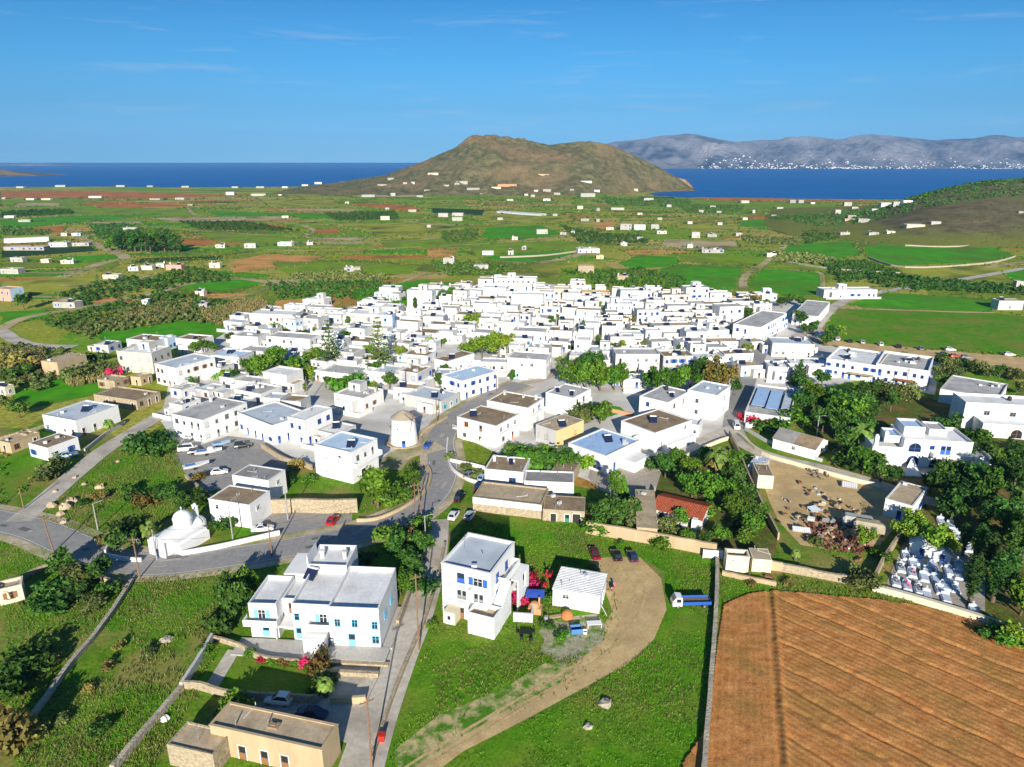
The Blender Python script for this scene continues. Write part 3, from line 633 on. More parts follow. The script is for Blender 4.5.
RF = {
 'grey': mat('grey_roof', (.4, .4, .39), (.52, .51, .49), .6, .9, detail=8, c3=(.3, .3, .29), scale3=.25, spec=.1, fine=2.5, fa=.13),
 'dark': mat('dark_grey_roof', (.24, .235, .23), (.33, .32, .31), .6, .9, detail=8, c3=(.2, .19, .18), scale3=.3, spec=.1, fine=2.5, fa=.13),
 'white': mat('white_roof', (.78, .78, .78), (.66, .67, .68), .5, .85, detail=8, c3=(.6, .6, .59), scale3=.2, spec=.1, fine=2.5, fa=.13),
 'blue': mat('pale_blue_roof', (.44, .6, .78), (.52, .66, .8), .5, .8, detail=8, c3=(.42, .53, .66), scale3=.22, spec=.12, fine=2.5, fa=.1),
 'strong': mat('blue_roof', (.3, .46, .7), (.4, .56, .78), .5, .8, detail=8, c3=(.35, .5, .75), scale3=.22, spec=.12, fine=2.5, fa=.1),
 'bluegrey': mat('blue_grey_roof', (.46, .53, .6), (.56, .61, .66), .5, .85, detail=8, c3=(.38, .43, .48), scale3=.25, spec=.12, fine=2.5, fa=.1),
 'brown': mat('brown_roof', (.25, .18, .11), (.35, .265, .175), .7, .95, detail=8, c3=(.19, .145, .1), scale3=.3, spec=.08, fine=2.5, fa=.2),
 'tan': mat('tan_roof', (.42, .33, .22), (.52, .42, .29), .7, .95, detail=8, c3=(.34, .26, .17), scale3=.3, spec=.08, fine=2.5, fa=.2),
 'red': mat('terracotta_tiles', (.28, .06, .028), (.4, .11, .048), 2.5, .85, bump=.3, c3=(.33, .1, .06), scale3=.6, spec=.1, fine=2.5, fa=.13),
}
WHITEP = mat('white_paint', (.8, .8, .78)); BLUEP = mat('blue_paint', (.03, .11, .48), (.04, .14, .52), 2, .6); LBLUE = mat('light_blue_paint', (.17, .5, .74), (.2, .54, .78), 2, .6)
GLASS = mat('window_glass', (.02, .028, .038), rough=.12, spec=.6); DARKW = mat('dark_opening', (.035, .03, .028)); WOOD = mat('brown_wood', (.24, .11, .05), (.31, .15, .07), 4, .7)
ORANGEP = mat('orange_shutter', (.55, .2, .06)); GREYM = mat('grey_metal', (.35, .36, .37), rough=.5, metal=.4); PANEL = mat('solar_panel', (.012, .018, .05), (.02, .03, .07), 3, .12, spec=.7)
TANK = mat('water_tank', (.7, .71, .72), rough=.35, metal=.3); GREENP = mat('green_paint', (.05, .22, .16)); CYANP = mat('cyan_paint', (.12, .55, .72)); RED = mat('red_paint', (.5, .03, .02), rough=.4)
SHUT = {'blue': BLUEP, 'lblue': LBLUE, 'wood': WOOD, 'orange': ORANGEP, 'white': WHITEP, 'green': GREENP, 'grey': GREYM, 'dark': DARKW, 'cyan': CYANP}
_mc = {}
def win_mesh(w, h, fr):
    k = ('win', round(w, 1), round(h, 1), fr)
    if k not in _mc:
        b = MB(); w2 = k[1] / 2; h_ = k[2]; t = .09; o = -.05
        b.box(-w2, w2, -.015, .02, 0, h_, 1)
        b.box(-w2 - t, -w2, o, .02, -t, h_ + t); b.box(w2, w2 + t, o, .02, -t, h_ + t)
        b.box(-w2, w2, o, .02, h_, h_ + t); b.box(-w2 - .15, w2 + .15, o - .06, .02, -t - .06, 0)
        if w > .7: b.box(-.035, .035, o + .01, -.016, 0, h_)
        b.box(-w2, w2, o + .012, -.016, h_ * .6, h_ * .6 + .05)
        _mc[k] = b.mesh('window', [SHUT[fr], GLASS])
    return _mc[k]
def door_mesh(w, h, c):
    k = ('door', round(w, 1), round(h, 1), c)
    if k not in _mc:
        b = MB(); w2 = k[1] / 2; h_ = k[2]
        b.box(-w2, w2, -.03, .02, 0, h_, 1)
        b.box(-w2 - .1, -w2, -.08, .02, 0, h_ + .1); b.box(w2, w2 + .1, -.08, .02, 0, h_ + .1); b.box(-w2, w2, -.08, .02, h_, h_ + .1)
        b.box(-w2 + .12, w2 - .12, -.045, -.031, h_ * .08, h_ * .42, 1); b.box(-w2 + .12, w2 - .12, -.045, -.031, h_ * .5, h_ * .92, 2)
        _mc[k] = b.mesh('door', [WHITEP, SHUT[c], GLASS if c != 'dark' else DARKW])
    return _mc[k]
def arch_mesh(w, h, c):
    k = ('arch', round(w, 1), round(h, 1), c)
    if k not in _mc:
        b = MB(); r = w / 2; n = 12
        ring = [(-r, 0), (-r, h - r)] + [(r * math.cos(math.pi - math.pi * i / n), h - r + r * math.sin(math.pi - math.pi * i / n)) for i in range(1, n)] + [(r, h - r), (r, 0)]
        b.add([(x, -.02, z) for x, z in ring], [tuple(range(len(ring)))], 1)
        out = [(x * (1 + .2 / w), z + (.1 if z > h - r else 0)) for x, z in ring]
        q = len(ring)
        b.add([(x, -.07, z) for x, z in ring] + [(x, -.07, z) for x, z in out] + [(x, .02, z) for x, z in ring] + [(x, .02, z) for x, z in out],
              [(i, i + 1, q + i + 1, q + i) for i in range(q - 1)] + [(2 * q + i, 2 * q + i + 1, i + 1, i) for i in range(q - 1)] + [(q + i, q + i + 1, 3 * q + i + 1, 3 * q + i) for i in range(q - 1)])
        b.box(-.05, .05, -.06, -.021, 0, h - .05); b.box(-r, r, -.06, -.021, (h - r), h - r + .06)
        _mc[k] = b.mesh('arched_window', [SHUT[c] if c != 'dark' else WHITEP, GLASS if c != 'dark' else DARKW])
    return _mc[k]
def shut_mesh(w, h, c):
    k = ('shut', round(w, 2), round(h, 1), c)
    if k not in _mc:
        b = MB(); b.box(-w / 2, w / 2, -.06, -.01, 0, h)
        for i in range(6): b.box(-w / 2 + .05, w / 2 - .05, -.075, -.06, h * (i + .15) / 6, h * (i + .75) / 6)
        _mc[k] = b.mesh('shutter', SHUT[c])
    return _mc[k]
def heater_mesh(v=0):
    k = ('heater', v)
    if k not in _mc:
        b = MB(); a = R(38 if v == 0 else 28)
        c, s = math.cos(a), math.sin(a)
        for x0 in ((-1.0, .03) if v == 0 else (-.55,)):
            x1 = x0 + 1.0
            P = [(x0, -.9, .1), (x1, -.9, .1), (x1, -.9 + 2.0 * c, .1 + 2.0 * s), (x0, -.9 + 2.0 * c, .1 + 2.0 * s)]
            Q = [(x, y + .08 * s, z - .08 * c) for x, y, z in P]
            b.add(P + Q, [(0, 1, 2, 3), (7, 6, 5, 4), (0, 4, 5, 1), (1, 5, 6, 2), (2, 6, 7, 3), (3, 7, 4, 0)], 0)
        top = .1 + 2.0 * s; yy = -.9 + 2.0 * c + .2
        b.tube((-.85, yy, top - .05), (.85, yy, top - .05), .27, n=12, mi=1)
        for x in (-.7, .7): b.tube((x, yy, 0), (x, yy, top - .1), .03, n=5, mi=2); b.tube((x, -.8, 0), (x, yy, .15), .025, n=5, mi=2)
        _mc[k] = b.mesh('solar_heater', [PANEL, TANK, GREYM])
    return _mc[k]
def chimney_mesh():
    if 'chim' not in _mc:
        b = MB(); b.box(-.3, .3, -.3, .3, -.05, 1.0); b.box(-.38, .38, -.38, .38, 1.0, 1.1)
        for sx in (-.3, .16): b.box(sx, sx + .14, -.3, .3, 1.1, 1.35)
        b.box(-.4, .4, -.4, .4, 1.35, 1.45); _mc['chim'] = b.mesh('chimney', W['white'])
    return _mc['chim']
def tank_mesh():
    if 'tank' not in _mc:
        b = MB(); b.lathe([(0, 0), (.5, 0), (.55, .1), (.55, 1.0), (.45, 1.2), (.15, 1.28), (.15, 1.36), (0, 1.36)], 12); _mc['tank'] = b.mesh('water_tank', mat('black_plastic', (.03, .03, .035), rough=.4), True)
    return _mc['tank']
def vent_mesh(k):
    if ('vent', k) not in _mc:
        b = MB()
        if k == 0: b.tube((0, 0, 0), (0, 0, .7), .08, n=6); b.tube((0, 0, .7), (.18, 0, .8), .08, n=6)
        if k == 1: b.box(-.45, .45, -.3, .3, 0, .6); b.box(-.4, .4, -.32, -.3, .08, .5)
        if k == 2: b.tube((-1.2, 0, .06), (1.2, 0, .06), .05, n=5); b.tube((1.2, 0, 0), (1.2, 0, .5), .05, n=5)
        _mc[('vent', k)] = b.mesh('roof_vent', [GREYM, TANK, W['white']][k])
    return _mc[('vent', k)]
def antenna_mesh():
    if 'ant' not in _mc:
        b = MB(); b.tube((0, 0, 0), (0, 0, 2.4), .03, n=5)
        for i, z in enumerate((1.5, 1.9, 2.25)): b.box(-.5 + .1 * i, .5 - .1 * i, -.02, .02, z, z + .04)
        b.box(-.02, .02, -.4, .4, 2.3, 2.34); _mc['ant'] = b.mesh('antenna', GREYM)
    return _mc['ant']
FACE = {'F': (0, lambda w, d: (0, -d / 2)), 'R': (R(90), lambda w, d: (w / 2, 0)), 'L': (R(-90), lambda w, d: (-w / 2, 0)), 'B': (R(180), lambda w, d: (0, d / 2))}
def put(me, name, root, face, w, d, u, z, ox=0, oy=0, prow=0):
    """a window / door mesh on a wall: u metres along the wall from its middle"""
    a, fn = FACE[face]; x, y = fn(w, d)
    dx, dy = math.cos(a), math.sin(a); nx, ny = math.sin(a), -math.cos(a)
    return link(name, me, root, (ox + x + dx * u + nx * prow, oy + y + dy * u + ny * prow, z), a)
def body(b, w, d, h, par=.45, t=.22, base=-.4, ox=0, oy=0, z0=None, mi=0, jit=.04):
    """walls with a parapet round the roof"""
    j = lambda: rnd.uniform(-jit, jit)
    z0 = base if z0 is None else z0
    xs = [(-w / 2, -d / 2), (w / 2, -d / 2), (w / 2, d / 2), (-w / 2, d / 2)]
    xs = [(x + rnd.uniform(-jit, jit) * 1.5, y + rnd.uniform(-jit, jit) * 1.5) for x, y in xs]
    o = [(ox + x, oy + y, z0) for x, y in xs]; top = [(ox + x * .995, oy + y * .995, h + par + j()) for x, y in xs]
    inn = [(ox + x - t * (1 if x > 0 else -1), oy + y - t * (1 if y > 0 else -1), h + par - .02) for x, y in xs]
    inl = [(x, y, h - .02) for x, y, z in inn]
    q = o + top + inn + inl
    fs = []
    for i in range(4):
        k = (i + 1) % 4
        fs += [(i, k, 4 + k, 4 + i), (4 + i, 4 + k, 8 + k, 8 + i), (8 + i, 8 + k, 12 + k, 12 + i)]
    fs.append((12, 13, 14, 15))
    b.add(q, fs, mi)
def roof_slab(root, w, d, h, m, t=.22, ox=0, oy=0, name='roof', par=1):
    b = MB()
    if par > .03: b.box(ox - w / 2 + t + .01, ox + w / 2 - t - .01, oy - d / 2 + t + .01, oy + d / 2 - t - .01, h - .015, h + .02)
    else: b.box(ox - w / 2 - .12, ox + w / 2 + .12, oy - d / 2 - .12, oy + d / 2 + .12, h, h + .16)
    return b.build(name, m, root)
def windows_auto(root, w, d, h, faces, seed, fr=None, ox=0, oy=0, z0=0, dense=1.0, sh=.3):
    r = random.Random(seed); fl = max(1, int((h - z0 + .6) / 3.0)); fh = (h - z0) / fl
    fr = fr or r.choice(['blue', 'lblue', 'wood', 'white', 'white', 'grey', 'dark', 'blue'])
    n = 0
    for f in faces:
        L = w if f in 'FB' else d
        k = max(1, int(L / 3.1 * dense + r.random() * .7))
        for s in range(fl):
            for i in range(k):
                if r.random() < .22 and k > 1: continue
                u = (i + .5) / k * L - L / 2 + r.uniform(-.35, .35)
                if abs(u) > L / 2 - .7: continue
                if s == 0 and r.random() < .38 or r.random() < .12:
                    put(door_mesh(.95, 2.1, fr if fr not in ('white',) else r.choice(['blue', 'wood', 'grey'])), 'door', root, f, w, d, u, z0 + s * fh + (0.02 if s == 0 else .1), ox, oy)
                else:
                    ww, hh = r.choice([(.9, 1.2), (.8, 1.1), (1.1, 1.2), (.7, .9)])
                    wo = put(win_mesh(ww, hh, fr if fr != 'dark' else 'white'), 'window', root, f, w, d, u, z0 + s * fh + .95, ox, oy)
                    if r.random() < sh and fr in ('blue', 'lblue', 'wood'):
                        for q in (-1, 1): link('shutter', shut_mesh(ww / 2, hh, fr), wo, (q * (ww * .75 + .1), 0, 0))
                n += 1
    return n
HOUSES = []
COLN = {'bright': 'white', 'white': 'white', 'oldwhite': 'white', 'cream': 'cream', 'yellow': 'yellow', 'tan': 'tan', 'stone': 'stone', 'orange': 'terracotta', 'pink': 'pink', 'palebl': 'pale blue', 'palegr': 'unpainted grey', 'brown': 'brown'}
ROOFN = {'grey': 'grey', 'dark': 'dark grey', 'white': 'white', 'blue': 'pale blue', 'strong': 'bright blue', 'bluegrey': 'bluish', 'brown': 'brown', 'tan': 'tan', 'red': 'red tiled'}
def house(x, y, w, d, h, rot, wall='white', roof='grey', faces='FR', label=None, name='house', par=.45, extras=None, fr=None, group='houses of the village', dense=1.0, cat='house', wins=True, sh=.3, z=0.0, phrase=None, room=None, sides=None):
    """one flat roofed house: walls, roof, windows, doors, roof fittings"""
    seed = int(abs(x * 13.7 + y * 7.3) * 10) % 99991; r = random.Random(seed)
    if extras is None:
        extras = [e for e, p in (('heater', .5), ('chimney', .3), ('tank', .16), ('antenna', .3), ('hatch', .3)) if r.random() < p]
    size = 'long' if max(w, d) > 2.1 * min(w, d) else ('small' if w * d < 55 else 'large' if w * d > 170 else '')
    st = 'two storey' if h > 5.2 else 'low' if h < 3.6 else ''
    ph = ' '.join(q for q in (size, st, COLN[wall], 'house with', ROOFN[roof], 'roof') if q)
    if phrase: ph = phrase
    root = thing(name, (x, y, z), rot, ph, cat, group, label)
    HOUSES.append((x, y, max(w, d) * .5, root))
    b = MB(); body(b, w, d, h, par)
    if room is None and h < 9 and w * d > 70 and r.random() < .3: room = (r.uniform(-.2, .2) * w, .22 * d, min(w * .4, 4.5), min(d * .38, 3.6), 2.5)
    mats_ = [W[wall]]
    if sides: mats_ = [W[wall], W[sides]]
    wo = b.build('wall', mats_, root)
    if sides:
        for p in wo.data.polygons:
            if p.normal.x > .9: p.material_index = 1
    roof_slab(root, w, d, h, RF[roof], par=par)
    if room:
        rx, ry, rw, rd, rh = room
        b = MB(); body(b, rw, rd, h + rh, .15, .15, z0=h + .022, ox=rx, oy=ry); ro = b.build('roof_room', W[wall], root)
        roof_slab(ro, rw, rd, h + rh, RF[roof], .15, rx, ry)
        put(door_mesh(.9, 2.0, r.choice(['blue', 'wood', 'grey'])), 'door', ro, 'F', rw, rd, 0, h + .05, rx, ry)
    if y < 260:
        for q in range(r.randint(1, 4)): link('roof_vent', vent_mesh(r.randrange(3)), root, (r.uniform(-.4, .4) * w, r.uniform(-.4, .4) * d, h + .02), r.uniform(0, 3))
        if par > .1:
            b = MB(); o_ = .05; t_ = .3; zt = h + par
            for bx in ((-w / 2 - o_, w / 2 + o_, -d / 2 - o_, -d / 2 + t_), (-w / 2 - o_, w / 2 + o_, d / 2 - t_, d / 2 + o_), (-w / 2 - o_, -w / 2 + t_, -d / 2 + t_, d / 2 - t_), (w / 2 - t_, w / 2 + o_, -d / 2 + t_, d / 2 - t_)): b.box(*bx, zt - .05, zt + .06 + r.uniform(-.015, .02))
            b.build('coping', W[wall] if wall != 'bright' else W['white'], root)
    if wins: windows_auto(root, w, d, h, faces, seed, fr, dense=dense, sh=sh)
    wx = lambda: r.uniform(-.3, .3) * w
    for e in extras:
        px_, py_ = wx(), r.uniform(-.28, .1) * d
        if e == 'heater': o = link('solar_heater', heater_mesh(r.choice([0, 0, 1])), root, (px_, py_, h + .02), -rot + R(r.uniform(-12, 12)))
        if e == 'chimney': link('chimney', chimney_mesh(), root, (r.choice([-1, 1]) * w * .38, r.uniform(.1, .35) * d, h + .02))
        if e == 'tank': link('water_tank', tank_mesh(), root, (px_, d * .28, h + .02))
        if e == 'hatch':
            b = MB(); q = r.uniform(.5, 1.1); b.box(-q, q, -.6, .6, 0, .5 + r.random() * .6); b.box(q + .15, q + .45, -.5, .3, 0, .4); o = b.build('roof_hatch', W['white'], root, (px_ * .8, d * r.uniform(-.2, .25), h + .02))
        if e == 'antenna': link('antenna', antenna_mesh(), root, (r.uniform(-.4, .4) * w, r.uniform(0, .35) * d, h + .02))
    root['_w'], root['_d'], root['_h'] = w, d, h
    return root
def quad(L, Fp, Rp, h, par=.45, **k):
    """house from three corners of its roof edge in the photo: far end of one visible wall, the near corner, far end of the other"""
    A, B, C = at(*L, h + par), at(*Fp, h + par), at(*Rp, h + par)
    u, v = B - A, C - B
    if u.length >= v.length: a = math.atan2(u.y, u.x)
    else: a = math.atan2(v.y, v.x) - R(90)
    ux, uy = Vector((math.cos(a), math.sin(a), 0)), Vector((-math.sin(a), math.cos(a), 0))
    k.setdefault('wall', 'bright'); k.setdefault('room', False); w, d = max(2.5, u.dot(ux)), max(2.5, v.dot(uy))
    c = B - ux * w / 2 + uy * d / 2
    return house(c.x, c.y, w, d, h, a, par=par, **k)
def boxh(cx, yb, wpx, hpx, d=9.0, rot=-18, **k):
    """house from its apparent middle, foot, width and height in the photo (pixels)"""
    s = ppm(yb); a = R(rot); W_ = wpx / s
    h = max(2.6, hpx / (s * .985) - .4)
    ca, sa = abs(math.cos(a)), abs(math.sin(a))
    w = (W_ - d * sa) / ca
    if w < 4: d = max(3.0, (W_ - 4) / max(sa, .2)) if sa > .2 else d; d = min(d, 9); w = max(3.5, (W_ - d * sa) / ca)
    p = at(cx, yb)
    near = (w * sa + d * ca) / 2
    return house(p.x, p.y + near, w, d, h, a, **k)
def add_balcony(root, face, w, d, u, z, bw, bd, solid=True, rail=WHITEP, oy=0, ox=0):
    b = MB(); b.box(-bw / 2, bw / 2, -bd, 0.0, -.16, 0)
    if solid: b.box(-bw / 2, bw / 2, -bd, -bd + .14, 0, .95); b.box(-bw / 2, -bw / 2 + .14, -bd + .14, 0, 0, .95); b.box(bw / 2 - .14, bw / 2, -bd + .14, 0, 0, .95)
    else:
        b.box(-bw / 2, bw / 2, -bd, -bd + .05, .9, .96)
        k = max(2, int(bw / .35))
        for i in range(k + 1): x = -bw / 2 + .02 + (bw - .04) * i / k; b.box(x - .015, x + .015, -bd + .01, -bd + .04, 0, .9)
    return put(b.mesh('balcony', rail), 'balcony', root, face, w, d, u, z, ox, oy)
# ================================================================ NEAR BUILDINGS, one by one
def win(root, face, w, d, u, z, ww, hh, fr='white', sh=None, ox=0, oy=0):
    o = put(win_mesh(ww, hh, fr), 'window', root, face, w, d, u, z, ox, oy)
    if sh:
        for q in (-1, 1): link('shutter', shut_mesh(ww / 2 + .05, hh, sh), o, (q * (ww * .75 + .13), 0, 0))
    return o
def door(root, face, w, d, u, z, ww=1.0, hh=2.1, c='blue', ox=0, oy=0): return put(door_mesh(ww, hh, c), 'door', root, face, w, d, u, z, ox, oy)
def block(root, x0, x1, y0, y1, z0, h, wall='bright', roof='white', par=.5, name='wing'):
    b = MB(); w, d = x1 - x0, y1 - y0; ox, oy = (x0 + x1) / 2, (y0 + y1) / 2
    body(b, w, d, h, par, ox=ox, oy=oy, z0=z0); o = b.build(name, W[wall], root)
    roof_slab(o, w, d, h, RF[roof], ox=ox, oy=oy); return o, w, d, ox, oy
# ---- villa with light blue shutters
def villa():
    p = at(318, 645); rot = R(-4)
    r_ = thing('villa', (p.x, p.y, 0), rot, cat='villa', label='large white villa with light blue shutters and stepped flat roofs above a walled lawn')
    s = 1 / ppm(645)                       # metres per pixel at the front wall
    X = lambda px: (px - 318) * s
    # right block
    o, w, d, ox, oy = block(r_, X(332), X(383), -.4, 11, -.3, 6.6, par=.8)
    for u, z in ((-2.6, 4.0), (.1, 4.0), (3.2, 3.8)): win(o, 'F', w, d, u, z, .8, 1.2, 'lblue', None, ox, oy)
    door(o, 'F', w, d, -.5, .5, 1.2, 2.3, 'lblue', ox, oy); win(o, 'F', w, d, -2.7, 1.4, .8, 1.1, 'lblue', None, ox, oy); win(o, 'F', w, d, 3.2, 1.2, 1.0, 1.2, 'lblue', None, ox, oy)
    win(o, 'R', w, d, -2.5, 3.6, .9, 1.2, 'lblue', None, ox, oy); win(o, 'R', w, d, 1.5, 3.6, .9, 1.2, 'lblue', None, ox, oy)
    # middle block
    o, w, d, ox, oy = block(r_, X(292), X(332) - .02, .8, 10.5, -.3, 6.1, par=.7)
    win(o, 'F', w, d, 1.9, 3.6, 1.1, 1.5, 'white', 'lblue', ox, oy); win(o, 'F', w, d, -2.3, 3.9, .7, 1.1, 'lblue', None, ox, oy)
    door(o, 'F', w, d, -2.2, .4, 1.0, 2.1, 'lblue', ox, oy); door(o, 'F', w, d, -.3, .4, 1.3, 2.1, 'lblue', ox, oy)
    add_balcony(o, 'F', w, d, 2.0, 3.3, 4.4, 1.6, ox=ox, oy=oy)
    b = MB(); b.box(X(309), X(330), -2.2, .78, -.3, 2.6); b.box(X(309) - .1, X(330) + .1, -2.3, .79, 2.6, 2.75); b.build('porch', W['bright'], r_)
    # left block with loggia
    o, w, d, ox, oy = block(r_, X(247), X(276), 1.2, 9, -.3, 5.6, par=.7)
    win(o, 'F', w, d, -.2, 3.6, 1.1, 1.5, 'white', 'lblue', ox, oy); add_balcony(o, 'F', w, d, 0, 3.2, 5.4, 1.5, ox=ox, oy=oy)
    door(o, 'F', w, d, .2, .3, 1.2, 2.1, 'lblue', ox, oy)
    o, w, d, ox, oy = block(r_, X(276) + .02, X(292) - .02, 3.4, 9.5, -.3, 5.2, par=.6)
    door(o, 'F', w, d, 0, .4, 1.5, 2.2, 'wood', ox, oy); door(o, 'F', w, d, 0.2, 3.1, .9, 2.0, 'wood', ox, oy)
    b = MB(); b.box(X(274), X(292) - .05, .6, 3.38, 2.4, 2.6); b.box(X(274), X(275), .6, 1.1, -.3, 2.4); b.build('porch_roof', W['bright'], r_)
    # back storey
    o, w, d, ox, oy = block(r_, X(287), X(330), 10.6, 17, -.3, 6.9, par=.7)
    b = MB(); b.box(X(287), X(288) + .1, 10.55, 15, 7.6, 9.2, tx=.1); b.box(X(263), X(286), 9.6, 16, -.3, 6.3); b.build('stair_wall', W['bright'], r_)
    h = link('solar_heater', heater_mesh(0), r_, (X(294), 9.0, 6.1), R(-18))
    for cx in (X(297), X(322)): link('chimney', chimney_mesh(), r_, (cx, 14, 6.9))
    # terrace in steps of stone
    b = MB(); b.box(X(238), X(332), -3.4, .6, -.3, .28); b.box(X(332), X(392), -3.6, -.42, -.3, .5); b.box(X(384), X(394), -.4, 10, -.3, .45); b.build('terrace', mat('terrace_stone', (.4, .38, .35), (.5, .47, .43), 2, .9), r_)
    b = MB(); b.box(X(331), X(396), -4.3, -3.62, -.3, .45); b.box(X(331), X(390), -6.6, -6.0, -.3, .75); b.box(X(331) - .5, X(331), -6.6, -3.4, -.3, .9); b.build('terrace_wall', W['stone'], r_)
    return r_, s, X
VILLA, vs, VX = villa()
# ---- three storey house with blue shutters
B3 = quad((439, 565), (491, 574), (515, 542), 9.2, label='tall three storey white house with blue shutters on the concrete lane', roof='bluegrey', wins=False, extras=['antenna'], name='house', par=.5)
w, d = B3['_w'], B3['_d']
door(B3, 'F', w, d, -w * .1, 6.6, 1.4, 2.1, 'blue'); win(B3, 'F', w, d, w * .24, 6.9, 1.5, 1.4, 'white', 'blue')
for u in (-.14, .2): door(B3, 'F', w, d, w * u, 3.5, .8, 2.0, 'grey'); door(B3, 'F', w, d, w * u + .9, 3.5, .8, 2.0, 'grey')
for z_ in (3.4, 6.4): add_balcony(B3, 'F', w, d, -w * .1, z_, w * .42, .9, False); add_balcony(B3, 'F', w, d, w * .27, z_, w * .36, .9, False)
door(B3, 'F', w, d, -.1 * w, .1, 1.0, 2.1, 'wood'); win(B3, 'F', w, d, -.3 * w, .9, .9, 1.1, 'wood'); door(B3, 'F', w, d, .2 * w, .1, 1.2, 2.2, 'dark')
for v_ in (-.25, .12): win(B3, 'R', w, d, d * v_, 6.8, .9, 1.4, 'blue'); win(B3, 'R', w, d, d * v_, 3.8, .9, 1.3, 'blue')
add_balcony(B3, 'R', w, d, d * .1, 6.3, d * .62, 1.3); add_balcony(B3, 'R', w, d, d * .1, 3.3, d * .62, 1.3)
b = MB(); body(b, 4.6, 3.0, 3.3, .7, ox=w / 2 - .5, oy=-d / 2 - 1.53); sb = b.build('stair_block', W['bright'], B3); roof_slab(sb, 4.6, 3.0, 3.3, RF['tan'], ox=w / 2 - .5, oy=-d / 2 - 1.53)
win(B3, 'F', w, d, w / 2 - 1.0, 1.7, .5, .6, 'white', None, 0, -3.03)
b = MB()
for i in range(10): b.box(w / 2 + .1, w / 2 + 1.7, -d / 2 + .2 + i * .42, -d / 2 + .2 + (i + 1) * .42, -.3, 3.5 + .3 * i)
b.build('outside_stairs', W['bright'], B3)
b = MB(); b.box(w / 2 + .05, w / 2 + 2.6, d * .22, d / 2, -.3, 2.6); b.box(w / 2 + 2.4, w / 2 + 2.6, d * .0, d * .22, -.3, 5.6); b.box(w / 2 + .05, w / 2 + 2.6, d * .0, d / 2, 5.6, 5.8); b.box(w / 2 + 2.3, w / 2 + 2.6, d * .36, d / 2, 2.6, 5.6); b.build('porch', W['bright'], B3)
b = MB(); b.box(-w * .36, -w * .12, -d / 2 - 2.2, -d / 2 - .1, -.3, 2.3); b.build('outhouse', W['cream'], B3); door(B3, 'F', w, d, -w * .24, .1, .8, 1.7, 'white', 0, -2.2)
# ---- white shed
SH = quad((553, 589), (600, 597), (603.5, 574), 3.3, par=.0, label='low white shed with a ribbed pale roof beside the dirt lot', name='shed', cat='shed', roof='white', wins=False, extras=[])
w, d = SH['_w'], SH['_d']
win(SH, 'F', w, d, -w * .22, 1.9, 1.0, .7, 'white'); door(SH, 'R', w, d, 0, .05, 1.2, 2.1, 'white')
b = MB()
for i in range(14): y = -d / 2 + d * (i + .5) / 14; b.box(-w / 2 - .15, w / 2 + .15, y - .04, y + .04, 3.455, 3.52)
b.build('roof_rib', RF['white'], SH); b = MB(); b.box(w / 2 - .1, w / 2 + .14, -d / 2 - .12, d / 2 + .12, 3.1, 3.3); b.build('gutter', GREYM, SH)
# ---- stone house at the bottom edge
SD = quad((209, 725), (322, 750), (340, 725), 4.2, par=.25, wall='tan', roof='tan', label='flat roofed tan stone house below the villa at the photo edge', wins=False, extras=[], name='house')
w, d = SD['_w'], SD['_d']
for u in (-.22, -.02, .16): door(SD, 'F', w, d, w * u, .1, 1.1, 2.2, 'wood')
b = MB(); body(b, w * .42, d * .9, 3.0, .25, ox=-w * .55, oy=-d * .75); o = b.build('wing', W['stone'], SD); roof_slab(o, w * .42, d * .9, 3.0, RF['tan'], ox=-w * .55, oy=-d * .75)
b = MB(); b.box(-.7, .7, -.5, .5, 4.22, 4.5); b.box(-.3, .3, -.2, .2, 4.5, 4.62); b.build('roof_hatch', RF['brown'], SD)
link('antenna', antenna_mesh(), SD, (-w * .55, -d * .8, 3.0))
